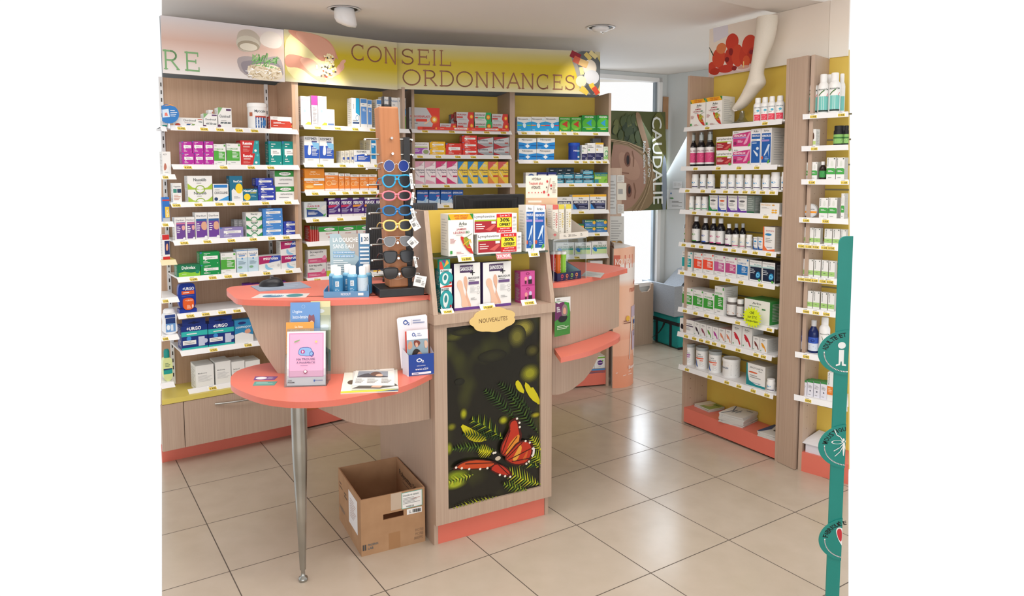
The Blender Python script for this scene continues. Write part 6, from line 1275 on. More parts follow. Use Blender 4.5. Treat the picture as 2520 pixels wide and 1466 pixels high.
for o in B(CU, 'C7', 'deck', 'foot mask carton with purple base stripe', mask, [(536, 832, 950), (862, 1180, 935)], .03, .012, name='mask_carton'):
    pass
ear = D('#E6ECEC', [('p', [.0, 0, 1, 0, 1, .12, .5, .1, 0, .02], '#C8402E'), ('c', .5, .5, .6, .4, '#2E9A9E'), blob([.2, .3, .18, .66, .45, .82, .72, .66, .66, .4, .44, .16], '#DDE6E4'), blob([.3, .4, .3, .62, .48, .72, .6, .58, .52, .4], '#2A8084'), ('t', 'BUGGIES', .05, .87, .74, .97, '#4A5A5E', .02), ('r', .8, .2, .96, .3, '#A82A34')], side='#2E8A8E')
B(CU, 'C7', 'deck', 'teal ear-plug carton', ear, [(388, 512, 1222), (378, 512, 1018, 1220)], .05, 0)
B(CU, 'C7', 'deck', 'rainbow-printed hanging card', D('#2E9A8A', [('p', [0, 0, .4, 0, .2, .8, 0, .8], '#D84A3A'), ('p', [.2, .9, .6, .5, .5, 1], '#7A3A8A'), ('p', [.4, .2, .7, 1, .9, .6], '#E8A83A')]), [(372, 492, 908, 1014)], .02, 0)
pk = D('#D0559A', [('c', .38, .5, .10, .14, '#F0A0A0'), ('c', .68, .56, .1, .13, '#D8C8EC'), ('r', .3, .16, .42, .38, '#5A2A3A'), ('r', .54, .14, .8, .44, '#3A2A34'), ('r', .1, .04, .96, .1, '#B83A82'), ('a', .5, .84, .12, .08, .7, '#8A2A5A')], side='#C8488E')
B(CU, 'C7', 'deck', 'pink lip-balm gift box', pk, [(1288, 1450, 1208), (1285, 1448, 1040, 1206)], .05, .03, name='gift_box')
# price tags leaning on the deck and clipped to the glass
for x0, x1, y0, y1, t, colr, desc in ((588, 768, 848, 925, '16.80€', '#F2F2F0', 'white price tag under the big leg-care carton'), (1022, 1190, 836, 898, '29,90€', '#D98A90', 'pink handwritten price tag on the glass shelf'), (1385, 1505, 806, 872, '11.35€', '#F2F2F0', 'white price tag under the tall gel cartons'),
                         (838, 1010, 1388, 1440, '19.80€', '#F2F2F0', 'white price tag in front of the foot mask'), (1308, 1470, 1338, 1388, '19.90€', '#F2F2F0', 'white price tag in front of the pink gift boxes'), (398, 540, 1436, 1480, '15.90€', '#F2F2F0', 'white price tag in front of the ear-plug cartons')):
    low = y0 > 1300; dd = -.02 if low else -.012
    a = CU.sz(1000 + x0 * .2183, 440 + y0 * .2183, dd); b2 = CU.sz(1000 + x1 * .2183, 440 + y1 * .2183, dd); w = b2[0] - a[0]; h = a[1] - b2[1]
    if low: z0 = CU.deck
    else: z0 = b2[1]
    h = abs(h) * .9
    fnq = lambda u, v, k, w=w, h=h: (-w / 2 + u * w - .004 * v, v * h * .35 - .0006 - .0003 * k if low else -.0006 - .0003 * k + .004 * v, v * h)
    mb = MB(colr); mb.add([fnq(0, 0, -1), fnq(1, 0, -1), fnq(1, 1, -1), fnq(0, 1, -1)], [(0, 1, 2, 3)]); mb.add([(p[0], p[1] + .0012, p[2]) for p in (fnq(0, 0, -1), fnq(1, 0, -1), fnq(1, 1, -1), fnq(0, 1, -1))], [(3, 2, 1, 0)])
    paint(mb, fnq, ([('r', .2, .1, .86, .62, '#F0D45A'), ('l', .2, .74, .8, .86, 1, G1), ('t', t, .26, .18, .8, .54, '#3A3522')] if colr[1] == 'F' else [('t', t, .06, .2, .94, .8, '#FFFFFF', .01)]))
    o = mb.build('price_card', None, CU.w((a[0] + b2[0]) / 2, dd, z0), CU.a); tag(o, desc, 'price tag')

# ---- counters
TOPZ, LOWZ, TH = 1.035, .74, .022
def zpt(x, y, z=TOPZ): p = at_z(x, y, z); return (p.x, p.y)
def spline(pts, n=8, closed=False):
    out = []
    for i in range(len(pts) - 1):
        p0 = Vector(pts[max(i - 1, 0)]); p1 = Vector(pts[i]); p2 = Vector(pts[i + 1]); p3 = Vector(pts[min(i + 2, len(pts) - 1)])
        for k in range(n):
            t = k / n; out.append(tuple(.5 * ((2 * p1) + (p2 - p0) * t + (2 * p0 - 5 * p1 + 4 * p2 - p3) * t * t + (3 * p1 - p0 - 3 * p2 + p3) * t ** 3)))
    out.append(tuple(pts[-1])); return out
def local(P, o): return [(p[0] - o[0], p[1] - o[1]) for p in P]
LO = (-.70, 2.85)
lc = empty('service_counter', (LO[0], LO[1], 0), 0, 'left service counter with coral tops, curved wood front and tapered metal leg', 'counter')
CWp = lambda s, d: tuple(CU.w(s, d).xy)
fr = spline([(-.2705, 2.805), (-.511, 2.694), (-.758, 2.663), (-.93, 2.676), (-1.013, 2.704), (-1.079, 2.81), (-1.134, 2.907), (-1.156, 2.981), (-1.125, 3.034), (-.89, 3.167), (-.70, 3.245), (-.52, 3.30)], 6)
P = fr + [CWp(-.004, .58), CWp(-.006, .0)]
MB('coral').prism(local(P, LO), TOPZ - TH, TOPZ).build('countertop', lc, bevel=.002)
# curved wooden front, both edges swept like a shield
def apron(parent, path, topz, contour_l, contour_r, th, rev=False):
    """path: plan polyline; contour: [(arc position, z)] of the lower edge"""
    pts = [Vector(p) for p in path]; L_ = [0]
    for a, b in zip(pts[:-1], pts[1:]): L_.append(L_[-1] + (b - a).length)
    def at(s):
        s = max(0, min(L_[-1], s))
        for i in range(len(pts) - 1):
            if s <= L_[i + 1] + 1e-9:
                t = (s - L_[i]) / max(L_[i + 1] - L_[i], 1e-9); p = pts[i].lerp(pts[i + 1], t); d = (pts[i + 1] - pts[i]).normalized(); return p, Vector((-d.y, d.x))
    C_ = contour_l; n = 60; fv = []; bk_ = []
    def low(s):
        for (a, za), (b, zb) in zip(C_[:-1], C_[1:]):
            if s <= b: return za + (zb - za) * (s - a) / max(b - a, 1e-9)
        return C_[-1][1]
    vs = []; m = n + 1
    for i in range(m):
        s = L_[-1] * (i / n) ** (1.0); p, nn = at(s); zl = min(low(s), topz - .001)
        q2 = p + nn * th
        vs += [(p.x, p.y, zl), (p.x, p.y, topz), (q2.x, q2.y, zl), (q2.x, q2.y, topz)]
    fs = []
    for i in range(n):
        a = 4 * i; b = a + 4
        fs += [(a, b, b + 1, a + 1), (b + 2, a + 2, a + 3, b + 3), (a + 2, b + 2, b, a), (a + 1, b + 1, b + 3, a + 3)]
    fs += [(0, 1, 3, 2), (4 * n + 2, 4 * n + 3, 4 * n + 1, 4 * n)]
    mb = MB('wood'); mb.add(vs, fs); return mb.build('front_panel', parent), at, L_[-1]
path = spline([(-1.015, 2.735), (-.90, 2.712), (-.76, 2.702), (-.60, 2.702), (-.46, 2.728), (-.36, 2.765), (-.290, 2.800)], 5)
# lower edge from the photograph, measured on the panel's mean plane
pn = Vector((-.08, 1, 0)).normalized(); pp = Vector((-.65, 2.715, 0))
def arcpos(p, path):
    best = (9, 0); L0 = 0
    for a, b in zip(path[:-1], path[1:]):
        a, b = Vector(a), Vector(b); l = (b - a).length; t = max(0, min(1, (Vector((p.x, p.y)) - a).dot(b - a) / l / l)); dd = (a.lerp(b, t) - Vector((p.x, p.y))).length
        if dd < best[0]: best = (dd, L0 + t * l)
        L0 += l
    return best[1]
con = []
for x, y in ((587, 750), (598, 785.5), (613, 824), (640, 870), (681, 920.6), (720, 962), (786, 1003), (857, 1033), (883, 1040), (933, 1045.7), (1011, 1044), (1054, 1038.6)):
    p = at_plane(x, y, pp, pn); con.append((arcpos(p, path), p.z))
con = sorted(con); con[0] = (0, con[0][1]); con[-1] = (9, con[-1][1])
apron(lc, local(path, LO), TOPZ - TH, con, None, .03)
lw = spline([(-.268, 2.705), (-.33, 2.575), (-.40, 2.49), (-.55, 2.385), (-.68, 2.355), (-.80, 2.385), (-.90, 2.455), (-.985, 2.545), (-1.022, 2.625), (-1.040, 2.69), (-1.037, 2.765), (-.995, 2.84), (-.93, 2.885)], 6)
P = lw + [(-.70, 2.90), (-.70, 2.735), (-.46, 2.755), (-.30, 2.80)]
MB('coral').prism(local(P, LO), LOWZ - TH, LOWZ).build('lower_shelf', lc, bevel=.002)
lg = MB('steel'); lx, ly_ = -.742 - LO[0], 2.532 - LO[1]
lg.lathe([(.027, .03), (.0265, .717)], 4)
lg = MB('steel').lathe([(.016, 0), (.018, .006), (.016, .014), (.008, .018), (.007, .04), (.011, .045), (.020, .30), (.0255, .45), (.027, .50), (.027, LOWZ - TH)], 28, cx=lx, cy=ly_)
lg.build('leg', lc)
RO = (.35, 3.35)
rc = empty('service_counter', (RO[0], RO[1], 0), 0, 'right service counter with coral tops and leaflet stuck to its wood front', 'counter')
fr = spline([(.222, 3.072), (.297, 3.117), (.418, 3.26), (.555, 3.438), (.616, 3.53), (.640, 3.56), (.633, 3.60), (.574, 3.713), (.50, 3.80), (.44, 3.84), (.396, 3.85), (.20, 3.80), (-.02, 3.68)], 6)
P = [CWp(.568, .012)] + fr + [CWp(.557, .60)]
MB('coral').prism(local(P, RO), TOPZ - TH, TOPZ).build('countertop', rc, bevel=.002)
path = spline([(.228, 3.108), (.30, 3.160), (.40, 3.275), (.50, 3.40), (.595, 3.525)], 6)
pn = Vector((.75, -.66, 0)).normalized(); pp = Vector((.40, 3.28, 0)); con = []
for x, y in ((1526, 679), (1500, 814), (1479.4, 865.7), (1456.5, 908.7), (1435.5, 934.5), (1406.8, 956.5), (1399, 961), (1378, 971), (1347, 979.9)):
    p = at_plane(x, y, pp, pn); con.append((arcpos(p, path), p.z))
con = sorted(con); con[0] = (0, con[0][1]); con[-1] = (9, con[-1][1])
_, rat, rlen = apron(rc, local(path, RO), TOPZ - TH, con, None, .03)
P = [(.236, 3.095), (.251, 2.93)] + spline([(.253, 2.935), (.39, 3.052), (.527, 3.25), (.565, 3.325), (.572, 3.385), (.540, 3.455)], 6) + [(.50, 3.392), (.40, 3.268), (.30, 3.152)]
MB('coral').prism(local(P, RO), LOWZ - TH, LOWZ).build('lower_shelf', rc, bevel=.002)
# ------------------------------------------------------------------ small helpers for free-standing things
def quad_on(z, *pts): return [Vector(zpt(x, y, z) + (z,)) for x, y in pts]
def sheet(name, corners, t, mat, els, label, cat, group=None, lift=0.0):
    """thin sheet lying on a horizontal or vertical surface; corners bl, br, tr, tl in world space"""
    bl, br, tr, tl = [Vector(p) for p in corners]; c = (bl + br + tr + tl) / 4
    n = (br - bl).cross(tl - bl).normalized()
    mb = MB(mat); Q = [bl - c, br - c, tr - c, tl - c]
    vs = [q + n * (t + lift) for q in Q] + [q + n * lift for q in Q]
    mb.add(vs, [(0, 1, 2, 3), (7, 6, 5, 4), (4, 5, 1, 0), (5, 6, 2, 1), (6, 7, 3, 2), (7, 4, 0, 3)])
    def fn(u, v, k):
        a = Q[0].lerp(Q[1], u); b = Q[3].lerp(Q[2], u); return a.lerp(b, v) + n * (t + lift + .0002 * (k + 1))
    paint(mb, fn, els); o = mb.build(name, None, c); return tag(o, label, cat, group)
# ------------------------------------------------------------------ cardboard box on the floor
A_, B_, L_2 = Vector((-.556, 2.696)), Vector((-.316, 2.817)), Vector((-.743, 2.998))
ax = (B_ - A_); wx = ax.length; dy_ = (L_2 - A_); ang = math.atan2(ax.y, ax.x); dl = dy_.length; BH = .232
c = empty('cardboard_box', (A_.x, A_.y, 0), ang, 'open brown cardboard box on the floor under the left counter', 'box')
T = .005
mb = MB('kraft'); mb.box(0, wx, 0, dl, 0.0, T)
hx0, hx1, hz0, hz1 = wx * .34, wx * .66, BH * .56, BH * .66
def wall(mb, x0, x1, y0, y1, z0, z1): mb.box(x0, x1, y0, y1, z0, z1)
# front wall with the hand hole
P = [(0, T), (wx, T), (wx, BH), (0, BH)]
wall(mb, 0, hx0, 0, T, T, BH); wall(mb, hx1, wx, 0, T, T, BH); wall(mb, hx0, hx1, 0, T, T, hz0); wall(mb, hx0, hx1, 0, T, hz1, BH)
wall(mb, 0, T, T, dl, T, BH); wall(mb, wx - T, wx, T, dl, T, BH); wall(mb, T, wx - T, dl - T, dl, T, BH)
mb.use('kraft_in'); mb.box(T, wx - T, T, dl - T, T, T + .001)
mb.build('carton_body', c)
lab = MB('#F2F2F0'); paint(lab, flat(wx, BH, 0, -.0002, 0), [('r', .63, .68, .96, .975, '#5FB0A0'), ('r', .64, .69, .95, .965, '#F1F1EE'), ('t', 'Granules en cartons', .65, .90, .9, .94, '#3A4A48'), ('l', .65, .76, .92, .88, 5, G1), ('s', [.8, .83, .92, .85], .006, '#B86A4A'), ('t', 'PHOENIX LAB', .7, .70, .82, .73, '#3A3A3A')]); lab.build('address_label', c)
lab = MB('#F2F2F0'); paint(lab, flat(wx, BH, 0, -.0002, 0), [('r', .71, .56, .95, .66, '#F4F4F2')] + [('r', .80 + i * .012, .58, .806 + i * .012 + (.003 if i % 3 else 0), .64, '#222222') for i in range(11)] + [('l', .74, .58, .78, .64, 2, G1)]); lab.build('barcode_label', c)
mb = MB('#C9AE92'); paint(mb, flat(wx, BH, 0, -.0002, 0), [('r', .46, .70, .63, 1.0, '#C4B09C'), ]); mb.build('packing_tape', c)
mb = MB('#A67C56'); paint(mb, flat(wx, BH, 0, -.0002, 0), [('r', .42, .01, .6, .30, '#A67C56')]); mb.build('packing_tape', c)
mb = MB('#6A5A4E'); paint(mb, flat(wx, BH, 0, -.0002, 0), [('t', 'PVC FREI', .84, .22, .97, .27, '#8A6E58'), ('t', 'PVC FREE', .84, .15, .97, .20, '#8A6E58'), ('t', 'SANS PVC', .82, .08, .96, .13, '#8A6E58'), ('t', 'PHOENIX', .1, .16, .26, .2, '#5A6A70'), ('t', 'LAB', .1, .1, .18, .14, '#5A6A70'), ('r', .02, .1, .04, .2, '#4A4A4A'), ('r', .05, .1, .07, .2, '#4A4A4A')]); mb.build('printed_text', c)
mb = MB('#F2F2F4'); paint(mb, sideface(0, dl, BH, sgn=-1), [('r', .48, .28, .86, .88, '#EFEFF2'), ('l', .54, .42, .8, .78, 8, '#C9B4B0'), ('l', .05, .66, .2, .8, 2, '#7A5A44'), ('l', .28, .6, .42, .72, 2, '#6A5A4A'), ('t', 'PHOENIX', .05, .26, .3, .33, '#8A8078')]); mb.build('shipping_label', c)
mb = MB('#2A2420'); f = lambda u, v, k: (wx - T - .0006, dl - T - u * (dl - 2 * T), BH * .2 + v * BH * .8)
paint(mb, f, [('t', 'Polyvattes 5Cm', .12, .62, .85, .80, '#2E2822'), ('s', [.25, .56, .7, .56], .006, '#2E2822', .6)]); mb.build('handwriting', c)
# ------------------------------------------------------------------ sunglasses stand
f1, f2 = Vector(zpt(934.5, 733)), Vector(zpt(1044, 726)); bkp = Vector(zpt(917, 703, TOPZ + .033)); an = math.atan2((f2 - f1).y, (f2 - f1).x); wS_ = (f2 - f1).length
nn = Vector((-math.sin(an), math.cos(an))); dS = .17
c = empty('sunglasses_stand', (f1.x, f1.y, TOPZ), an, 'tall wooden sunglasses column on a black base, chrome pegs on its sides', 'display stand')
MB('black_plastic').box(0, wS_, 0, dS, 0, .032).build('base', c, bevel=.003)
cx_ = wS_ * .46; cw_ = .040
colm = MB('beech'); x0, x1 = cx_ - cw_, cx_ + cw_
def lean(z): return -.030 * (z / .74)
zc = .735
colm.add([(x0 + .004, .03, .032), (x1, .03, .032), (x1, .11, .032), (x0, .11, .032), (x0 + .004 + lean(zc), .03, zc), (x1 + lean(zc), .03, zc), (x1 + lean(zc), .11, zc), (x0 + lean(zc), .11, zc)],
         [(0, 3, 2, 1), (4, 5, 6, 7), (0, 1, 5, 4), (1, 2, 6, 5), (2, 3, 7, 6), (3, 0, 4, 7)])
colm.build('column', c, bevel=.006)
MB('black_plastic').box(x1 - .006, x1 + .018, .05, .10, .032, .62).build('rear_board', c)
mb = MB('black_plastic').box(cx_ - .018 - .03, cx_ - .010 - .03, .05, .07, .735, .775); mb.box(cx_ + .010 - .03, cx_ + .018 - .03, .05, .07, .735, .775); mb.box(cx_ - .018 - .03, cx_ + .018 - .03, .05, .07, .733, .745); mb.build('top_bracket', c)
mb = MB('#D8C8B8'); paint(mb, lambda u, v, k: (x0 + .012 + .056 * u + lean(.05 + .05 * v), .0297 - .0002 * k, .062 + .034 * v), [('a', .5, .5, .5, .42, .92, '#D8CBBE'), ('s', [.36, .35, .36, .65], .04, '#E4DAD0', .6), ('s', [.62, .35, .62, .65], .04, '#E4DAD0', .6), ('s', [.36, .5, .62, .5], .04, '#E4DAD0', .6)]); mb.build('engraved_mark', c)
cpos = Vector((f1.x, f1.y, TOPZ)); ex = Vector((math.cos(an), math.sin(an), 0)); ey = Vector((-math.sin(an), math.cos(an), 0))
def sz_(px, py, d=.02):
    p = at_plane(px, py, cpos + ey * d, ey); r = p - cpos; return r.dot(ex), r.z
LV = [340, 378, 409, 449, 483, 519, 557, 597, 635, 674]
for y in LV:
    z = sz_(970, y)[1]
    zz = z if y < 400 else z - .006
    xl = x0 + lean(zz)
    MB('steel').tube([(xl + .002, .06, zz - .002), (xl - .048, .06, zz - .002)], .0035, 8).build('side_peg', c)
    MB('chrome').lathe([(.006, -.003), (.0065, 0), (.004, .004), (.0015, .005)], 10, cx=0, cy=0).build('peg_knob', c, loc=(xl - .050, .06, zz - .004))
    MB('steel').tube([(x1 + lean(zz) - .002, .06, zz - .002), (x1 + lean(zz) + .052, .06, zz - .002)], .0035, 8).build('side_peg', c)
    MB('chrome').lathe([(.006, -.003), (.0065, 0), (.004, .004), (.0015, .005)], 10).build('peg_knob', c, loc=(x1 + lean(zz) + .054, .06, zz - .004))
    MB('chrome').tube([(cx_ + lean(z) + .004, .03, z), (cx_ + lean(z) + .004, .012, z)], .005, 10).build('front_peg', c)
def ring(mb, pts, th, dep, y=0.0):
    """lens rim: outline (x,z) as a closed tube-like frame"""
    n = len(pts); cx = sum(p[0] for p in pts) / n; cz = sum(p[1] for p in pts) / n
    vs = []
    for x, z in pts:
        dx, dz = x - cx, z - cz; q = math.hypot(dx, dz) or 1; ux, uz = dx / q, dz / q
        vs += [(x, y, z), (x + ux * th, y - .0006, z + uz * th), (x + ux * th, y + dep, z + uz * th), (x, y + dep, z)]
    fs = []
    for i in range(n):
        a, b = 4 * i, 4 * ((i + 1) % n)
        for j in range(4): fs.append((a + j, a + (j + 1) % 4, b + (j + 1) % 4, b + j))
    mb.add(vs, fs, True)
def glasses(px0, px1, py, frame, lens, shape, label, h, tagm=None, temple='frame', th=.0035):
    a, z = sz_(px0, py, -.004); b, _ = sz_(px1, py, -.004); w = b - a
    e = empty('sunglasses', cpos + ex * ((a + b) / 2) + ey * .004 + Vector((0, 0, z)), an, label, 'sunglasses', 'sunglasses hanging on the column')
    lw_ = w * .40; P = {'round': [.5, 0, .35, .35, 0, .5, -.35, .35, -.5, 0, -.35, -.35, 0, -.5, .35, -.35], 'oval': [.52, .05, .4, .42, 0, .5, -.42, .36, -.5, -.02, -.38, -.4, 0, -.48, .4, -.38],
                        'aviator': [.5, .34, .2, .5, -.4, .44, -.5, .2, -.36, -.28, 0, -.5, .34, -.34, .5, 0], 'way': [.52, .48, 0, .5, -.46, .46, -.5, .2, -.38, -.36, 0, -.5, .38, -.4, .5, .1]}[shape]
    for sg in (-1, 1):
        cx0 = sg * w * .265; pts = chaikin([v for i in range(0, len(P), 2) for v in (cx0 + P[i] * lw_ * sg * (1 if True else 1), P[i + 1] * h)], 2)
        Q = [(pts[i], pts[i + 1]) for i in range(0, len(pts), 2)]
        fm = MB(frame, .25); ring(fm, Q, th, .004); fm.build('frame', e)
        MB(lens, .06).slab(Q, .001, .0025).build('lens', e)
        tp = [(sg * w * .49, .002, h * .28), (sg * w * .51, .012, h * .28), (sg * w * .50, .075, h * .22), (sg * w * .49, .12, -h * .1), (sg * w * .48, .135, -h * .35)]
        MB(frame if temple == 'frame' else temple, .25).tube(tp, .0022, 6).build('temple', e)
    fm = MB(frame, .25).tube([(-w * .075, .001, h * .1), (0, -.001, h * .2), (w * .075, .001, h * .1)], th * .55, 8)
    if shape == 'aviator': fm.tube([(-w * .3, .001, h * .52), (0, .0, h * .5), (w * .3, .001, h * .52)], th * .45, 8)
    fm.build('bridge', e)
    if tagm:
        dx, dz, tw, thh, rot_ = tagm; mb = MB('#EDEDEC'); cs, sn = math.cos(rot_), math.sin(rot_)
        pt = lambda u, v, k=0: (w * .5 + dx + (u - .5) * tw * cs - (v - .5) * thh * sn, -.008 - .0003 * k, dz + (u - .5) * tw * sn + (v - .5) * thh * cs)
        mb.add([pt(0, 0), pt(1, 0), pt(1, 1), pt(0, 1)], [(0, 1, 2, 3)]); mb.add([(p[0], p[1] + .001, p[2]) for p in (pt(0, 0), pt(1, 0), pt(1, 1), pt(0, 1))], [(3, 2, 1, 0)])
        paint(mb, pt, [('r', .12 + i * .05, .35, .14 + i * .05 + (.012 if i % 2 else 0), .65, '#3A3A3A') for i in range(9)] + [('l', .15, .72, .85, .88, 1, G1), ('l', .65, .15, .9, .6, 3, G1)])
        mb.build('hang_tag', e)
    return e
glasses(943, 1010, 408, '#C9CDD2', '#16307E', 'round', 'round sunglasses with blue mirror lenses, highest pair on the column', .046, None, '#C9CDD2', .0016)
glasses(942, 1014, 446, '#2FA2D6', '#14161C', 'aviator', 'sky-blue framed aviator sunglasses, second pair down the column', .044, (-.002, .0, .012, .06, .1), th=.0055)
glasses(942, 1013, 482, '#E8808E', '#1C1418', 'oval', 'pink framed oval children’s sunglasses on the column', .030, (.003, -.012, .010, .05, -.15), th=.0062)
glasses(943, 1015, 519, '#2474B4', '#14161C', 'oval', 'deep blue framed oval children’s sunglasses on the column', .033, (.004, -.016, .014, .05, .25), th=.0062)
glasses(944, 1015, 556, '#EDCF78', '#17161A', 'oval', 'pale yellow framed oval children’s sunglasses on the column', .036, (.010, .004, .030, .048, .5), th=.0062)
glasses(944, 1016, 596, '#B9BCC0', '#6A6C70', 'aviator', 'silver mirrored aviator sunglasses on the column', .040, (.0, -.004, .034, .036, .75), '#B9BCC0', .0016)
glasses(944, 1020, 634, '#1A1A1C', '#15151A', 'way', 'matte black square sunglasses, second pair from the bottom', .044, (.004, -.022, .010, .045, .2), th=.0042)
glasses(944, 1026, 674, '#17171A', '#26211E', 'way', 'glossy black sunglasses with a white lens sticker, lowest pair', .040, (.012, -.036, .048, .044, -.22), th=.0042)
# ------------------------------------------------------------------ shower-gel counter display
g1, g2 = Vector(zpt(796.6, 733)), Vector(zpt(907.8, 730.5)); an2 = math.atan2((g2 - g1).y, (g2 - g1).x); wG = (g2 - g1).length
c = empty('gel_display', (g1.x, g1.y, TOPZ), an2, 'blue card display tray advertising waterless shower gel', 'display stand')
mb = MB('#5F93BC').box(0, wG, 0, .003, 0, .024); mb.box(0, .003, .003, .13, 0, .03); mb.box(wG - .003, wG, .003, .13, 0, .045); mb.box(.003, wG - .003, .003, .13, 0, .003)
paint(mb, flat(wG, .024, 0, 0, 0), [('t', 'NOOUT', .38, .35, .60, .75, '#E8F0F6', .01), ('r', .76, .3, .88, .72, '#EDEDED')]); mb.build('tray', c)
hB = .238; mb = MB('#5B8FB9').box(.012, wG - .002, .131, .134, 0, hB)
paint(mb, flat(wG - .014, hB, .012, .131, 0), [('r', 0, .0, .72, 1, '#A8BFC8'), ('p', [.25, 1, .72, 1, .72, .6, .5, .72], '#B5AFA8'), ('p', [.55, .4, .72, .55, .72, .3, .6, .2], '#4A6E8E'), ('t', 'LA DOUCHE', .08, .86, .7, .935, '#FFFFFF', .01), ('t', 'SANS EAU', .08, .75, .60, .825, '#FFFFFF', .01),
      ('r', .08, .66, .62, .70, '#5FA2CF'), ('r', .08, .60, .60, .64, '#5FA2CF'), ('t', 'GEL DOUCHE SANS RINÇAGE', .09, .665, .61, .695, '#FFFFFF'), ('t', 'POUR SE LAVER SANS EAU', .09, .605, .59, .635, '#FFFFFF'), ('l', .08, .36, .46, .56, 6, '#EAF0F2'),
      ('r', .76, .82, .99, 1, '#EEF2F5'), ('t', '20', .86, .87, .97, .94, '#2A3A44', .01), ('r', .79, .86, .82, .94, '#3A6A9A'), ('r', .75, .745, .98, .775, '#EEF2F5'), ('r', .75, .68, .98, .71, '#EEF2F5'), ('r', .75, .615, .98, .645, '#EEF2F5'), ('r', .75, .55, .98, .58, '#EEF2F5'), ('r', .75, .485, .98, .515, '#EEF2F5'), ('r', .75, .42, .98, .45, '#EEF2F5')])
mb.build('back_card', c)
pos = [(.20, .050, .116, 0), (.30, .006, .114, .0), (.50, .056, .118, 0), (.63, .010, .118, 0), (.86, .006, .114, .9), (.93, .056, .116, 0)]
for i, (fx, dyy, hh, tn) in enumerate(pos):
    p = g1 + Vector((math.cos(an2), math.sin(an2))) * (wG * fx) + Vector((-math.sin(an2), math.cos(an2))) * (dyy + .018)
    lb = ['leftmost, behind the foremost', 'foremost, second from left', 'third from left, in the back row', 'fourth from left', 'showing its white back label', 'rearmost at the right'][i]
    e = empty('gel_bottle', (p.x, p.y, TOPZ + .003), an2, 'blue gel bottle with white cap, ' + lb, 'bottle', 'gel bottles in the display tray')
    r = .0205
    mb = MB('#7FB4D0', .1).lathe([(r * .92, 0), (r, .003), (r, hh * .66), (r * .85, hh * .72), (r * .5, hh * .73)], 22)
    els_ = [('r', 0, 0, 1, 1, '#3F86B4'), ('r', .38, .52, .62, .82, '#E4EDF2'), ('t', 'NO', .42, .68, .58, .78, '#3A6A8A'), ('t', 'OUT', .41, .56, .59, .66, '#3A6A8A'), ('l', .36, .2, .64, .42, 3, '#A9CBE0')]
    if i == 4: els_ = [('r', 0, 0, 1, 1, '#C2D6E2'), ('l', .2, .1, .85, .9, 10, '#6A94B0')]
    paint(mb, curved(r, hh * .60, .004, -1.4, 1.4, 0), els_, True); mb.build('bottle_body', e)
    MB('#F3F3F2', .35).lathe([(r * .68, hh * .72), (r * .68, hh - .003), (r * .6, hh)], 20).build('cap', e)
# ------------------------------------------------------------------ mouse, mat, papers on the upper left top
Q = quad_on(TOPZ, (638.7, 717.5), (765.6, 708), (738, 694), (616.9, 705))
sheet('mouse_mat', Q, .003, '#8E9AAC', [('l', .1, .2, .9, .9, 3, '#A3AFBF')], 'grey-blue mouse mat on the left counter top', 'mouse mat')
mc = Vector(zpt(668, 705)); e = empty('computer_mouse', (mc.x, mc.y, TOPZ + .003), .1, 'black computer mouse lying on the mouse mat', 'mouse')
mb = MB('#26262A', .3); n, m_ = 20, 8; vs = []
for j in range(m_ + 1):
    t = j / m_; rr = math.cos(t * math.pi / 2) ** .6; zz = math.sin(t * math.pi / 2) * .033
    for i in range(n):
        a = 2 * math.pi * i / n; vs.append((.052 * rr * math.cos(a), .031 * rr * math.sin(a), zz * (1 + .15 * math.cos(a))))
mb.add(vs, [(j * n + i, j * n + (i + 1) % n, (j + 1) * n + (i + 1) % n, (j + 1) * n + i) for j in range(m_) for i in range(n)], True); mb.build('shell', e)
MB('#3A3A3E', .3).tube([(.028, 0, .026), (.044, 0, .020)], .004, 8).build('scroll_wheel', e)
Q = quad_on(TOPZ, (618, 733.5), (752, 732), (763, 722), (640, 723)); sheet('leaflet_sleeve', Q, .001, '#CFC6C2', [('r', .1, .15, .9, .95, '#C9D2D6'), ('c', .35, .4, .2, .3, '#4A7A96'), ('c', .75, .5, .16, .38, '#3E8288'), ('t', 'santé', .3, .45, .6, .85, '#E8EEF0')], 'clear sleeve with a blue and green leaflet by the counter edge', 'leaflet')
# brochure holder on the lower left top
hb1, hb2 = Vector(zpt(701, 953, LOWZ)), Vector(zpt(801, 950, LOWZ)); an3 = math.atan2((hb2 - hb1).y, (hb2 - hb1).x); wH = (hb2 - hb1).length
c = empty('brochure_holder', (hb1.x, hb1.y, LOWZ), an3, 'clear acrylic three-tier brochure holder on the lower coral shelf', 'brochure holder')
def plane_s(mb, x0, x1, y0, z0, y1, z1, t=.002):
    mb.add([(x0, y0, z0), (x1, y0, z0), (x1, y1, z1), (x0, y1, z1), (x0, y0 + t, z0), (x1, y0 + t, z0), (x1, y1 + t, z1), (x0, y1 + t, z1)], [(0, 1, 2, 3), (5, 4, 7, 6), (4, 5, 1, 0), (3, 2, 6, 7), (1, 5, 6, 2), (4, 0, 3, 7)])
mb = MB('acrylic'); plane_s(mb, -.002, wH + .002, 0, .0, .030, .115); plane_s(mb, -.002, wH + .004, .035, .0, .075, .20); plane_s(mb, .0, wH + .008, .075, 0, .125, .27); mb.box(-.002, wH + .004, 0, .08, 0, .002)
mb.add([(-.003, 0, 0), (-.003, .08, 0), (-.003, .12, .22), (-.003, .05, .17), (-.003, .03, .115)], [(0, 1, 2, 3, 4)]); mb.add([(wH + .004, 0, 0), (wH + .004, .08, 0), (wH + .004, .12, .24), (wH + .004, .05, .17), (wH + .004, .03, .115)], [(0, 1, 2, 3, 4)])
mb.build('acrylic_pockets', c)
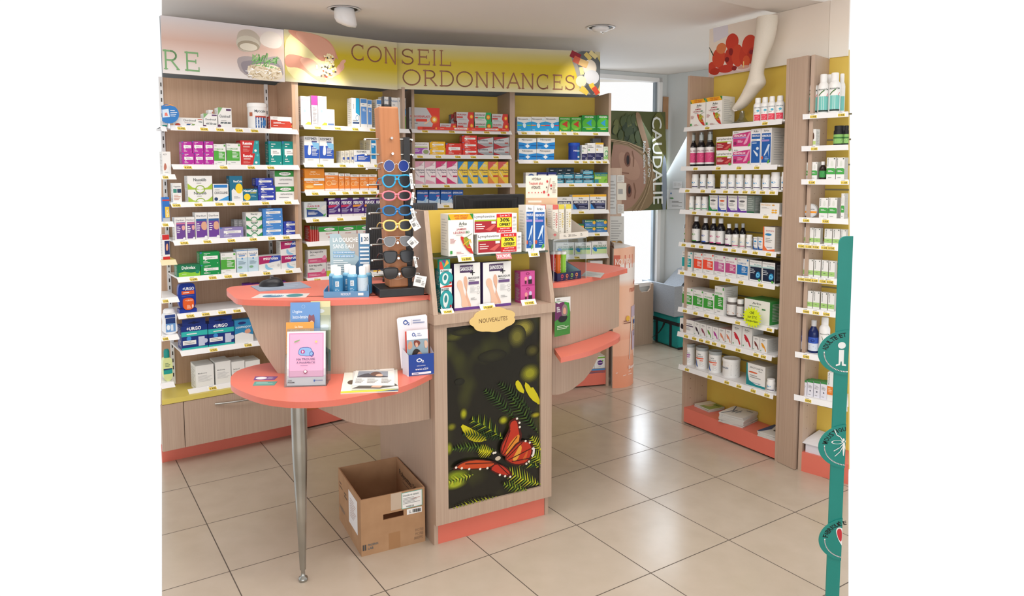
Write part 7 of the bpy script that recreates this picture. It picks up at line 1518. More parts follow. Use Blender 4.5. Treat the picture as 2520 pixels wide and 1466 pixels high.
def leaf(name, x0, x1, y0, z0, y1, z1, colr, els, label):
    mb = MB(colr); plane_s(mb, x0, x1, y0, z0, y1, z1, .0025)
    fnl = lambda u, v, k: (x0 + (x1 - x0) * u, y0 + (y1 - y0) * v - .0003 * (k + 1), z0 + (z1 - z0) * v); paint(mb, fnl, els)
    o = mb.build(name, None, (hb1.x, hb1.y, LOWZ), an3); return tag(o, label, 'brochure')
leaf('brochure', .078, wH + .006, .095, .03, .128, .292, '#DCD6A6', [('c', .5, .86, .2, .03, '#F2F2EE'), ('c', .7, .64, .22, .03, '#F2F2EE'), ('p', [.0, .2, .3, .5, .5, .4, 1, .3, 1, 0, 0, 0], '#2F6A5A'), ('t', 'S,', .08, .76, .3, .86, '#3A4A44')], 'cream brochure with clouds and green hills, rearmost in the holder')
leaf('brochure', .004, wH * .78, .086, .03, .120, .290, '#6F9AD2', [('t', 'L’hygiène', .08, .84, .4, .89, '#E8F0FA'), ('t', 'bucco-dentaire', .08, .77, .6, .82, '#E8F0FA'), ('a', .44, .94, .06, .025, .8, '#A9C4E8'), blob([.6, .72, .62, .84, .72, .80, .8, .84, .84, .72, .72, .62], '#8A5A66'), ('c', .72, .70, .07, .04, '#F0C8B8')], 'blue dental-hygiene brochure with a bear, upper left of the holder')
leaf('brochure', -.006, wH * .66, .050, .02, .082, .222, '#E8A24E', [('t', 'La liste', .32, .90, .6, .94, '#FFF4DE'), ('t', 'd’indispensables', .15, .83, .85, .87, '#FFF4DE'), ('t', 'pour les vacances', .1, .77, .9, .81, '#FFF4DE')], 'orange holiday-checklist brochure behind the pink one')
leaf('brochure', .006, wH - .001, .006, .004, .040, .196, '#F1EFF2', [('r', .05, .15, .95, .97, '#D98CBC'), ('r', .07, .165, .93, .955, '#E9B4D6'), ('p', chaikin([.28, .56, .3, .66, .36, .71, .6, .71, .66, .64, .70, .56, .56, .53], 1), '#3A4A9A'), ('p', chaikin([.29, .565, .31, .655, .37, .70, .59, .70, .65, .64, .68, .565, .56, .54], 1), '#8FB8E8'), ('a', .64, .58, .06, .05, .8, '#3A4A9A'), ('c', .41, .625, .055, .036, '#B03A8A'), ('r', .385, .618, .435, .632, '#FFFFFF'), ('r', .403, .60, .417, .65, '#FFFFFF'),
      ('t', 'MA TROUSSE', .25, .465, .73, .505, '#2F3A6E', 0), ('t', 'À PHARMACIE', .25, .405, .73, .45, '#2F3A6E', 0), ('l', .35, .36, .65, .375, 1, '#7A6A9A'), ('c', .48, .255, .05, .036, '#8A3A5A'), ('c', .48, .26, .036, .026, '#F4E8EE'), ('s', [.2, .81, .32, .845], .03, '#8EB07A', 1.4), ('c', .76, .81, .03, .02, '#E8D48A'),
      ('t', 'COS', .03, .085, .13, .11, '#3A3A3E', .02), ('t', 'PHARM', .03, .05, .2, .075, '#3A3A3E', .02), ('t', 'BIOGARAN', .74, .08, .93, .105, '#4A5A9A'), ('r', .70, .07, .73, .11, '#2A5AAA')], 'pink brochure MA TROUSSE À PHARMACIE at the front of the holder')
# business cards
Q = quad_on(LOWZ, (623.8, 935.3), (675, 934.5), (684, 926.3), (628, 926.6)); sheet('business_card', Q, .0008, '#7A4F8E', [('c', .32, .5, .26, .36, '#F0EEF2'), ('l', .62, .2, .92, .8, 3, '#CFC4DA')], 'purple business card with white oval, left on the lower shelf', 'card')
Q = quad_on(LOWZ, (621.8, 949), (675, 948), (683, 938.5), (627, 939)); sheet('business_card', Q, .0008, '#5F9A90', [('l', .1, .3, .9, .8, 2, '#A9CCC4')], 'green business card in front of the purple one', 'card')
# magazines and newspaper
Q = quad_on(LOWZ, (838, 969.7), (980, 963.5), (978, 911), (848, 917)); sheet('magazine', Q, .004, '#E8E6DA', [('p', [0, 0, 1, 0, 1, .14, 0, .07], '#C9CC3A'), ('p', [0, .0, .6, 0, 1, .05, 1, 0], '#2A4A7A'), ('c', .16, .46, .07, .1, '#5A4A3E')], 'cream magazine with yellow-green edge, bottom of the pile', 'magazine')
Q = quad_on(LOWZ + .0045, (866, 961), (981, 957), (973, 912), (870, 915)); sheet('magazine', Q, .004, '#D4D3D0', [('p', [.0, .05, .6, .0, 1, .12, .9, .3, .3, .3], '#5A5650'), ('p', [.4, .08, .6, .05, .7, .18, .5, .22], '#D9A890')], 'grey magazine in the middle of the pile', 'magazine')
Q = quad_on(LOWZ + .009, (866, 949), (971, 949), (970, 907), (877, 907)); sheet('newspaper', Q, .002, '#E6E4E0', [('t', 'LE SILVERADO', .04, .90, .62, .98, '#4A4A4C', .01), ('s', [.04, .86, .96, .86], .006, '#6A6A6A', .7), ('r', .08, .44, .84, .80, '#8E96A2'), blob([.08, .5, .3, .7, .46, .6, .84, .5, .84, .44, .08, .44], '#4A4C54', 1), blob([.36, .6, .5, .8, .66, .72, .7, .54, .5, .5], '#6A5048'), blob([.5, .5, .6, .66, .72, .6, .7, .48], '#D9B09A'), ('l', .06, .1, .28, .38, 4, G2), ('l', .34, .1, .62, .38, 4, G2), ('l', .68, .1, .94, .38, 4, G2)], 'folded newspaper with a large photograph on top of the magazines', 'newspaper')
# O2 leaflet dispenser
o1, o2 = Vector(zpt(1006, 926.5, LOWZ)), Vector(zpt(1068, 920, LOWZ)); an4 = math.atan2((o2 - o1).y, (o2 - o1).x); wO = (o2 - o1).length
c = empty('leaflet_dispenser', (o1.x, o1.y, LOWZ), an4, 'blue and white leaflet dispenser leaning on the display cabinet', 'leaflet dispenser')
def o2logo(x, y, s, col, ex_=1.0):
    return [('a', x, y, s * .5, s * .5 * ex_, .62, col), ('p', [x - s * .5, y + s * .1 * ex_, x, y + s * .62 * ex_, x + s * .5, y + s * .1 * ex_, x + s * .3, y + s * .1 * ex_, x, y + s * .38 * ex_, x - s * .3, y + s * .1 * ex_], col), ('t', '2', x + s * .42, y - s * .62 * ex_, x + s * .86, y - s * .02 * ex_, col, .02)]
mb = MB('#24479A').box(0, wO, 0, .002, 0, .083)
paint(mb, flat(wO, .083, 0, 0, 0), o2logo(.42, .72, .22, '#F4F6FA', .8) + [('t', 'care services', .32, .44, .66, .50, '#D4DCF0'), ('t', 'www.o2.fr', .26, .26, .78, .36, '#F4F6FA', .01), ('r', .12, .06, .88, .16, '#E8ECF6'), ('l', .16, .08, .5, .14, 1, '#24479A')])
mb.use('#DDE0EE'); mb.add([(0, 0, 0), (0, 0, .083), (-.012, .05, .10), (-.012, .05, 0)], [(0, 1, 2, 3)]); mb.add([(wO, 0, 0), (wO, .05, 0), (wO, .05, .10), (wO, 0, .083)], [(0, 1, 2, 3)]); mb.box(-.004, wO, 0, .05, 0, .002); mb.build('pocket', c)
mb = MB('#E9E9F0'); x0, x1 = -.026, wO - .008
P = chaikin([x0, .045, x0 - .008, .22, x1 + .002, .22, x1, .03], 1)
mb.add([(a, .052 + b * .05, b) for a, b in [(x0 + .01, .02), (x1, .02), (x1 + .0, .217), (x1 - .006, .223), (x0 + .004, .218), (x0 - .003, .212)]] + [(a, .054 + b * .05, b) for a, b in [(x0 + .01, .02), (x1, .02), (x1 + .0, .217), (x1 - .006, .223), (x0 + .004, .218), (x0 - .003, .212)]],
       [(0, 1, 2, 3, 4, 5), (11, 10, 9, 8, 7, 6)] + [(i, 6 + i, 6 + (i + 1) % 6, (i + 1) % 6) for i in range(6)])
fnb = lambda u, v, k: (x0 + (x1 - x0) * u, .0515 + (.02 + v * .2) * .05 - .0004 * (k + 1), .02 + v * .2)
paint(mb, fnb, o2logo(.26, .89, .16, '#2A4E9E', .55) + [('r', .46, .83, .465, .95, G1), ('l', .5, .85, .92, .94, 2, '#8A94B4')]); mb.build('back_card', c)
fc = [('r', 0, .78, 1, 1, '#ECEEF4'), *o2logo(.32, .90, .15, '#2A4E9E', .55), ('l', .5, .85, .72, .94, 2, '#9AA4C0'), ('r', 0, 0, 1, .78, '#8FA4B0'), blob([.0, .6, .1, .76, .24, .74, .26, .6, .1, .54], '#C99A80'), blob([.3, .76, .5, .77, .66, .7, .5, .6, .34, .62], '#7A3E34'), blob([.36, .7, .48, .72, .54, .62, .42, .58], '#D9A890'), blob([.8, .76, .98, .72, .96, .56, .82, .56], '#D9B49E'),
      blob([.2, .34, .24, .5, .4, .58, .6, .52, .66, .4, .5, .3], '#2E2420'), blob([.42, .3, .46, .46, .62, .5, .72, .4, .66, .26, .5, .24], '#C08E74'), ('p', [.4, .26, .6, .34, 1, .3, 1, 0, .2, 0], '#AFC4CC'), ('p', [0, .3, .2, .34, .4, .2, .3, 0, 0, 0], '#9AB4C4'), ('c', .72, .1, .14, .07, '#E8A45A')]
mb = MB('#D84A3A'); plane_s(mb, -.004, wO - .012, .028, .01, .034, .168, .002); mb.build('leaflet', c)
mb = MB('#ECEEF4'); plane_s(mb, .000, wO - .016, .018, .01, .026, .172, .002); paint(mb, lambda u, v, k: (0 + (wO - .016) * u, .018 + .008 * v - .0004 * (k + 1), .01 + .162 * v), fc); mb.build('leaflet', c)
# ------------------------------------------------------------------ monitors behind the display
def monitor(u0, px, pxr, ytop, ybot, d, label, wide=True):
    a, zt = CU.sz(px, ytop, d); b, _ = CU.sz(pxr, ytop, d); zb_ = CU.sz((px + pxr) / 2, ybot, d)[1]; w, h = b - a, zt - zb_
    e = empty('computer_monitor', CU.w((a + b) / 2, d, u0), CU.a, label, 'monitor'); z1 = zt - u0; z0 = zb_ - u0
    mb = MB('black_plastic').slab([(-w / 2 + .004, z0), (w / 2 - .004, z0), (w / 2, z1 - .004), (w / 2 - .006, z1), (-w / 2 + .006, z1), (-w / 2, z1 - .004)], .008, .035)
    mb.build('casing', e, bevel=.003)
    mb = MB('black_plastic'); mb.add([(-w * .36, .0085, z0 + .02), (w * .36, .0085, z0 + .02), (w * .40, .0085, z1 - .012), (-w * .40, .0085, z1 - .012), (-w * .28, -.012, z0 + .03), (w * .28, -.012, z0 + .03), (w * .34, -.012, z1 - .02), (-w * .34, -.012, z1 - .02)],
                                     [(4, 5, 6, 7), (0, 1, 5, 4), (1, 2, 6, 5), (2, 3, 7, 6), (3, 0, 4, 7)])
    mb.use('#0C0C0E')
    for k in range(34):
        x = -w * .27 + w * .54 * k / 33; mb.add([(x - .0015, -.0125, z0 + .04), (x + .0015, -.0125, z0 + .04), (x + .0015, -.0125, z1 - .028), (x - .0015, -.0125, z1 - .028)], [(0, 1, 2, 3)])
    mb.build('vented_back', e)
    MB('dark_glass').box(-w / 2 + .008, w / 2 - .008, .035, .037, z0 + .01, z1 - .01).build('screen', e)
    mb = MB('black_plastic').box(-.03, .03, .0, .02, .012, z0 + .06); mb.prism([(-.10, -.05), (.10, -.05), (.08, .09), (-.08, .09)], 0, .012); mb.build('stand', e)
monitor(1.0201, 1122, 1294, 480, 604, .33, 'wide black monitor seen from behind, above the display cabinet')
# left monitor: tilted, behind the sunglasses column
mA, mB_ = Vector(zpt(921, 672, TOPZ)), Vector((0, 0))
e = empty('computer_monitor', (-.445, 3.18, TOPZ), math.radians(12), 'black monitor seen from behind, beside the sunglasses column', 'monitor')
w, z0, z1 = .34, .05, .345
mb = MB('#2E3440').add([(-w / 2, 0, z0), (w / 2, 0, z0), (w / 2, .06, z1), (-w / 2 + .02, .06, z1), (-w / 2, .03, z0), (w / 2, .03, z0), (w / 2, .09, z1), (-w / 2 + .02, .09, z1)], [(0, 1, 2, 3), (5, 4, 7, 6), (4, 5, 1, 0), (3, 2, 6, 7), (1, 5, 6, 2), (4, 0, 3, 7)])
mb.build('casing', e)
mb = MB('black_plastic')
for k in range(40):
    x = -w * .44 + w * .88 * k / 39; mb.add([(x - .0022, -.004, z0 + .02), (x + .0022, -.004, z0 + .02), (x + .0022, .052, z1 - .01), (x - .0022, .052, z1 - .01)], [(0, 1, 2, 3)])
mb.add([(-w * .45, -.001, z0 + .01), (w * .46, -.001, z0 + .01), (w * .46, .057, z1 - .005), (-w * .43, .057, z1 - .005)], [(0, 1, 2, 3)])
mb.build('vented_back', e)
mb = MB('black_plastic').box(-.03, .03, .02, .05, .01, z0 + .06); mb.prism([(-.09, -.03), (.09, -.03), (.08, .11), (-.08, .11)], 0, .012); mb.build('stand', e)
# ------------------------------------------------------------------ right counter: sweets tube tray, acrylic riser, hydra stick boxes
k6 = lambda x, y: (1260 + x * .2046, 400 + y * .2046)
t1, t2 = Vector(zpt(*k6(545, 1432))), Vector(zpt(*k6(830, 1392))); an5 = math.atan2((t2 - t1).y, (t2 - t1).x); wT = (t2 - t1).length
tl_ = Vector(zpt(*k6(455, 1388)))
c = empty('tube_tray', (t1.x, t1.y, TOPZ), an5, 'navy card tray holding effervescent tubes under the acrylic riser', 'display stand'); dT = (tl_ - t1).length
mb = MB('#26264E').box(0, wT, 0, .002, 0, .036); mb.add([(-.0, 0, 0), (0, dT, 0), (0, dT, .08), (0, 0, .036)], [(0, 1, 2, 3)]); mb.add([(wT, 0, 0), (wT, dT, 0), (wT, dT, .08), (wT, 0, .036)], [(3, 2, 1, 0)]); mb.box(0, wT, dT - .002, dT, 0, .08); mb.box(0, wT, 0, dT, 0, .002)
mb.use('#8FB0BC'); mb.add([(wT - .001, .003, .037), (wT - .001, dT, .079), (wT - .001, dT, .003), (wT - .001, .003, .003)], [(0, 1, 2, 3)])
paint(mb, flat(wT, .036, 0, 0, 0), [x for i, cc in enumerate(('#C8404E', '#E07A4A', '#8FB84A', '#E08A5A')) for x in (('a', .2 + i * .2, .58, .05, .24, .55, cc), ('l', .14 + i * .2, .1, .27 + i * .2, .24, 1, cc))]); mb.build('tray', c)
for i, (x0, cc, nm) in enumerate(((525, '#C92238', 'red'), (592, '#E06A2A', 'orange'), (655, '#8CC23A', 'lime green'))):
    p = Vector(zpt(*k6(x0 + 28, 1410))) + Vector((math.cos(an5 + 1.57), math.sin(an5 + 1.57))) * .035; r = .0135
    e = empty('effervescent_tube', (p.x, p.y, TOPZ + .002), an5, f'{nm} effervescent tablet tube with white cap in the navy tray', 'tube', 'effervescent tubes in the navy tray')
    mb = MB(cc, .3).lathe([(r, 0), (r, .112)], 18); paint(mb, curved(r, .11, 0, -1.2, 1.2), [('v', 'Hydrafizz', .52, .3, .70, .86, '#FFFFFF'), ('l', .3, .06, .5, .2, 2, '#FFFFFF')], True); mb.build('tube_body', e)
    MB('#EDEDEC').lathe([(r * 1.03, .112), (r * 1.03, .124), (r * .9, .126)], 18).build('cap', e)
for i, x0 in enumerate((440,)):
    p = Vector(zpt(*k6(x0 + 22, 1392))) + Vector((math.cos(an5 + 1.57), math.sin(an5 + 1.57))) * .05; r = .0135
    e = empty('effervescent_tube', (p.x, p.y, TOPZ + .002), an5, 'dark red effervescent tube at the left end of the navy tray', 'tube')
    mb = MB('#7E2A34', .3).lathe([(r, 0), (r, .115)], 18); paint(mb, curved(r, .11, 0, -1.2, 1.2), [('v', 'Hydrafizz', .52, .3, .70, .86, '#FFFFFF')], True); mb.build('tube_body', e)
    MB('#C9C4C4').lathe([(r * 1.03, .115), (r * 1.03, .126), (r * .9, .128)], 18).build('cap', e)
tw = lambda x, y: (Vector((t1.x, t1.y, 0)) + Vector((math.cos(an5), math.sin(an5), 0)) * x + Vector((-math.sin(an5), math.cos(an5), 0)) * y)
HR = .190
c = empty('acrylic_riser', tw(-.035, -.012) + Vector((0, 0, TOPZ)), an5, 'clear acrylic riser stand over the navy tube tray', 'riser')
rw, rd = wT + .055, .115
mb = MB('acrylic').box(0, rw, .0, rd, HR - .004, HR); mb.box(0, .003, .0, rd, 0, HR - .004); mb.box(rw - .003, rw, .0, rd, 0, HR - .004); mb.box(.003, rw - .003, rd - .003, rd, 0, HR - .004); mb.build('acrylic_shell', c)
MB('#D4D8DA').box(-.0005, .0008, -.0005, .0008, 0, HR).build('edge', c); MB('#B8BEC0').box(rw - .0008, rw + .0005, -.0005, .0008, 0, HR).build('edge', c); MB('#C9CED0').box(0, rw, -.0006, .0004, HR - .004, HR).build('edge', c)
# stick tray on the riser
zz = TOPZ + HR + .0005
pT = tw(-.038, -.02) + Vector((0, 0, zz)); e = empty('stick_tray', pT, an5, 'cream card tray of drink-stick boxes with an upright advert card', 'display stand')
sw, sd = rw + .008, .135
mb = MB('#DDD6CB').box(0.03, sw, 0, .002, 0, .026); mb.add([(.03, 0, 0), (.03, 0, .026), (-.03, .06, .075), (-.03, .06, 0)], [(0, 1, 2, 3), (3, 2, 1, 0)]); mb.add([(sw, 0, 0), (sw, sd, 0), (sw, sd, .09), (sw, 0, .026)], [(0, 1, 2, 3), (3, 2, 1, 0)]); mb.box(0.0, sw, .02, sd, 0, .002)
paint(mb, flat(sw - .03, .026, .03, 0, 0), [('t', '20', .30, .3, .38, .72, '#4A4640', .02), ('l', .4, .3, .6, .72, 2, '#8A857C'), ('l', .14, .3, .24, .72, 2, '#8A857C'), ('l', .72, .3, .8, .8, 2, '#8A857C')]); paint(mb, lambda u, v, k: (-.03 + .06 * u - .0003, .06 - .06 * u - .0004 * (k + 1), .075 * v), [('t', '+', .68, .18, .86, .34, '#C8404A', .03)]); mb.build('tray', e)
pc = pT + Vector((-.02, .10, 0)); k_ = lambda x, y: at_plane(x, y, pc, Vector((0, 1, 0)))
ca, cb_ = k_(*k6(165, 508)), k_(*k6(546, 155)); R_i = Matrix.Rotation(-an5, 3, 'Z')
fcd = lambda u, v, k: tuple(R_i @ (Vector((ca.x + (cb_.x - ca.x) * u, pc.y - .0003 * (k + 1), ca.z + (cb_.z - ca.z) * v)) - pT))
mb = MB('#E6DCCB'); mb.add([fcd(u, v, k) for k in (0, -8) for u, v in ((0, -.45), (1, -.45), (1, 1), (0, 1))], [(0, 1, 2, 3), (7, 6, 5, 4), (4, 5, 1, 0), (3, 2, 6, 7), (1, 5, 6, 2), (4, 0, 3, 7)])
paint(mb, lambda u, v, k: fcd(u, v, k + 1), [('r', 0, 0, 1, .24, '#D0B090'), ('r', .08, .08, .5, .15, '#EADFD0'), ('t', 'HYDRA+', .2, .84, .48, .93, '#2E2A28', .01), ('t', 'Toujours plus', .1, .66, .54, .79, '#C0393A'), ('t', 'HYDRATE', .18, .55, .46, .64, '#2E2A28', .01), ('s', [.78, .9, .68, .42], .035, '#B8A89A'), ('c', .68, .80, .03, .045, '#C0393A'), ('c', .8, .66, .03, .045, '#C0393A'), ('c', .58, .44, .035, .05, '#C0393A'), ('c', .72, .34, .03, .04, '#C0393A'), ('c', .66, .6, .018, .03, '#3A2A2E'), ('c', .8, .55, .016, .03, '#3A2A2E')] + [('c', .1 + .1 * i, .42, .015, .02, '#C0393A') for i in range(5)] + [('l', .84, .4, .96, .82, 6, '#9A9086')])
mb.build('advert_card', e)
def hyd(colr, txt): return D('#E4DFD4', [('r', 0, .86, 1, 1, colr), ('V', 'HYDRA+', .5, .3, .86, .74, txt), ('l', .1, .1, .4, .8, 10, '#A8A298'), ('c', .3, .55, .06, .02, txt)], side='#DAD4C8', top=colr)
for x0, cc, tt, lb, y_ in ((.020, '#D86A62', '#C0393A', 'red-topped drink-stick box, front left of the tray', .03), (.058, '#D8C84A', '#C9B03A', 'yellow-topped drink-stick box in the middle of the tray', .03), (.104, '#D8C84A', '#C9B03A', 'yellow-topped drink-stick box at the right of the tray', .03), (-.012, '#D86A62', '#C0393A', 'red-topped drink-stick box at the back left', .075), (.075, '#D8C84A', '#C9B03A', 'yellow-topped drink-stick box in the back row', .085)):
    p = e.location + ex * 0 + Vector((math.cos(an5), math.sin(an5), 0)) * (x0 + .015) + Vector((-math.sin(an5), math.cos(an5), 0)) * y_
    o = carton(.034, .148, .034, hyd(cc, tt)).build('stick_box', None, (p.x, p.y, zz + .0025), an5); tag(o, lb, 'box', 'drink-stick boxes in the cream tray')
Q = quad_on(TOPZ, (1430, 679), (1478, 683), (1488, 672), (1442, 667)); sheet('leaflet', Q, .001, '#B9BAB6', [('l', .1, .1, .9, .9, 4, '#8E9498')], 'grey printed leaflet lying on the right counter top', 'leaflet')
# leaflet stuck on the right counter's front
p0 = at_plane(1364, 780, Vector((.40, 3.262, 0)), Vector((.75, -.66, 0)).normalized()); 
pl_ = lambda x, y: at_plane(x, y, Vector((.385, 3.225, 0)), Vector((.75, -.66, 0)).normalized())
sheet('leaflet', [pl_(1364.5, 829), pl_(1402.5, 820.5), pl_(1403.5, 729), pl_(1365.5, 733)], .0008, '#3E8A3A', [('r', 0, .9, 1, 1, '#E8E8E6'), ('p', [0, .88, 1, .9, 1, .6, 0, .6], '#E8E8E6'), ('p', [0, .4, 0, .88, .5, .8, .4, .5], '#6A2A5E'), ('c', .5, .62, .46, .26, '#6A2A5E'), ('p', [.5, .36, .8, .42, .98, .6, .9, .84, .6, .88], '#3E9A3A'), blob([.4, .5, .42, .74, .6, .84, .8, .74, .82, .5], '#8A7A78'), blob([.5, .56, .52, .7, .62, .74, .72, .66, .7, .54], '#D9A08A'), blob([.2, .4, .3, .52, .6, .5, .84, .5, .7, .36, .4, .34], '#1E1A22'), ('t', 'BIO', .1, .72, .26, .76, '#FFFFFF', .02), ('t', 'SIMI', .1, .67, .3, .71, '#FFFFFF', .02), ('t', 'QUOI ?', .1, .62, .34, .66, '#FFFFFF', .02), ('t', 'teva', .08, .93, .3, .97, '#3A3A3A'), ('l', .12, .16, .9, .28, 3, '#CFE4C8')], 'green and purple leaflet stuck on the right counter front', 'leaflet')
# ------------------------------------------------------------------ teal promotional stand at the right edge
TY = 2.2; tp = lambda x, y: at_plane(x, y, Vector((0, TY, 0)), Vector((0, 1, 0)))
xl = tp(2054, 900).x; xr = tp(2087.5, 900).x; zt = tp(2070, 581).z
mb = MB('totem_teal'); rr = .022
P = [(xl, 0), (xr, 0), (xr, zt), (xl + rr, zt)] + [(xl + rr - rr * math.sin(a), zt - rr + rr * math.cos(a)) for a in (.3, .6, .9, 1.2, 1.57)]
c = empty('promotional_stand', (xl, TY, 0), 0, 'teal promotional floor stand with round badges at the right edge', 'display stand')
mb.slab([(a - xl, b) for a, b in P], 0, .006); mb.build('card_panel', c)
MB('totem_teal').box(0, xr - xl - .001, .0065, .16, 0, .012).build('foot', c)
for cy, t1_, kind in ((866.5, 'ADULTE ET', 'logo'), (1097, 'MOUSTIQU', 'bug'), (1326, 'FABRIQUÉ E', 'heart')):
    cc = tp(2086, cy); cx, cz = cc.x - xl, cc.z; rx = 75 / F * TY; rz = 57 / F * TY; n = 40
    pts = [(cx + rx * math.cos(a), cz + rz * math.sin(a)) for a in [math.pi / 2 + math.pi * i / n for i in range(n + 1)]]
    pts = [(min(a, xr - xl), b) for a, b in pts]
    mb = MB('totem_teal').slab(pts, -.003, -.0005)
    def fe(u, v, k, cx=cx, cz=cz, rx=rx, rz=rz): return (cx + (u - .5) * 2 * rx, -.0032 - .0002 * k, cz + (v - .5) * 2 * rz)
    # curved lettering
    L_n = len(t1_); 
    wd = [(.55 if ch in "IÉ'" and ch == 'I' else (.5 if ch == ' ' else 1)) for ch in t1_]; tot = sum(wd); acc = 0
    a0, a1 = math.radians(172), math.radians(96)
    for ch, w_ in zip(t1_, wd):
        am = a0 + (a1 - a0) * (acc + w_ / 2) / tot; acc += w_
        if ch == ' ': continue
        vs, fs = text_mesh(ch, .02); hh = .19; ww = .125 * w_ if w_ < 1 else .115
        if ch == 'I': ww = .035
        mb.use('#16181A'); q = []
        for x, y in vs:
            r_ = .70 + hh * y * (1.2 if ch == 'É' else 1); da = -(x - .5) * ww / .78
            q.append(fe(.5 + .5 * r_ * math.cos(am + da), .5 + .5 * r_ * math.sin(am + da), 1))
        mb.add(q, fs)
    arc_ = []
    for i in range(24):
        a = math.radians(178 + 92 * i / 23); arc_ += [.5 + .40 * math.cos(a), .5 + .43 * math.sin(a)]
    e_l = [('s', arc_, .018, '#EDF2F2', .76)]
    if kind == 'logo': e_l += [('c', .39, .66, .065, .075, '#EEF1F1'), ('r', .345, .30, .43, .56, '#EEF1F1'), ('p', [.345, .31, .38, .31, .37, .22, .30, .20, .30, .235, .345, .25], '#EEF1F1'), ('p', [.395, .31, .43, .31, .43, .25, .47, .235, .47, .20, .40, .21], '#EEF1F1')]
    elif kind == 'bug': e_l += [blob([.415, .70, .40, .64, .43, .60, .44, .66], '#F2F4F4'), blob([.40, .60, .45, .60, .435, .28, .415, .28], '#F2F4F4'), ('s', [.41, .62, .36, .72, .30, .76, .26, .88], .014, '#F2F4F4', .76), ('a', .31, .60, .10, .045, .8, '#F2F4F4'), ('s', [.41, .56, .36, .48, .26, .40], .012, '#F2F4F4', .76), ('s', [.41, .50, .36, .38, .28, .28], .012, '#F2F4F4', .76), ('s', [.44, .52, .49, .42, .5, .34], .012, '#F2F4F4', .76), ('a', .50, .62, .06, .04, .8, '#F2F4F4')]
    else: e_l += [blob([.30, .60, .28, .74, .34, .80, .42, .74, .46, .66, .5, .74, .5, .30, .46, .26, .36, .42], '#F1F1F1'), blob([.31, .60, .30, .72, .34, .77, .39, .72, .39, .44, .35, .48], '#C8343C')]
    paint(mb, lambda u, v, k: fe(min(u, .5 + .5 * (xr - xl - cx) / rx), v, 2 + k), e_l)
    mb.build('badge', c)
# ------------------------------------------------------------------ curved pink floor display beside the last bay
base = [(.790, 4.93), (.845, 4.935), (.895, 4.96), (.935, 5.005), (.962, 5.065), (.972, 5.135), (.965, 5.20)]
cb = Vector((.80, 4.98)); ptsO = spline(base, 5); zt = .995
c = empty('curved_floor_display', (cb.x, cb.y, 0), 0, 'curved pink cardboard floor display reading NOUVEAU beside the end bay', 'display stand')
loc_ = [(a - cb.x, b - cb.y) for a, b in ptsO]; n = len(loc_)
m = gradmat('print_peach', [(0, '#E79876'), (.22, '#E7A080'), (.225, '#EDB294'), (.33, '#EDB294'), (.34, '#E9A688'), (.42, '#EFBFA2'), (.70, '#F0BC9C'), (.75, '#EFE4DC'), (.85, '#EFE4DC'), (.86, '#EAB394'), (1, '#EDB89A')])
mb = MB('print_peach'); vs = []
for i, (a, b) in enumerate(loc_): vs += [(a, b, 0), (a, b, zt + .012 - .03 * abs(i / (n - 1) - .4))]
mb.add(vs, [(2 * i, 2 * i + 2, 2 * i + 3, 2 * i + 1) for i in range(n - 1)], True)
mb.use('#C9BFB6'); m0 = (.0, .20); top = [vs[2 * i + 1] for i in range(n)] + [(.0, .21, zt + .04), (.0, .0, zt + .03)]
mb.add(top, [tuple(range(len(top)))])
mb.use('#DAD0C6'); mb.add([(0, .21, 0), (0, .21, zt), (loc_[0][0], loc_[0][1], zt), (loc_[0][0], loc_[0][1], 0)], [(0, 1, 2, 3)])
cl = [0]
for a, b in zip(loc_[:-1], loc_[1:]): cl.append(cl[-1] + math.hypot(b[0] - a[0], b[1] - a[1]))
def fcur(u, v, k):
    s = u * cl[-1]
    for i in range(n - 1):
        if s <= cl[i + 1] + 1e-9:
            t = (s - cl[i]) / (cl[i + 1] - cl[i]); a = Vector(loc_[i]).lerp(Vector(loc_[i + 1]), t); d = (Vector(loc_[i + 1]) - Vector(loc_[i])).normalized(); q = a + Vector((d.y, -d.x)) * .0006 * (k + 1)
            return (q.x, q.y, v * zt)
    return (loc_[-1][0], loc_[-1][1], v * zt)
paint(mb, fcur, [('r', .0, .86, .46, .955, '#CE6A54'), ('t', 'NOUVEAU', .03, .885, .43, .93, '#F5E2D8', .02), ('t', 'és', .52, .735, .62, .77, '#C86A4E', .01), ('t', 'rouvés', .36, .685, .62, .725, '#C86A4E', .01), ('r', .42, .50, .68, .58, '#C3AEBE'), ('p', [.42, .50, .66, .50, .70, .2, .36, .2], '#E6E2E0'), ('r', .46, .26, .64, .40, '#C7B2C4'), ('v', 'BIOGARAN', .54, .36, .60, .47, '#3A4A6A'),
      ('r', .52, .45, .60, .48, '#2A5AAA'), ('t', 'Biogaran', .34, .125, .62, .155, '#F5EDE8', .02), ('l', .06, .105, .6, .118, 1, '#F2DDD2'), ('l', .2, .085, .6, .095, 1, '#F2DDD2'), ('c', .3, .5, .05, .02, '#E8B43A'), ('l', .2, .46, .4, .49, 2, '#8A5A4A')], True); mb.build('card_body', c)
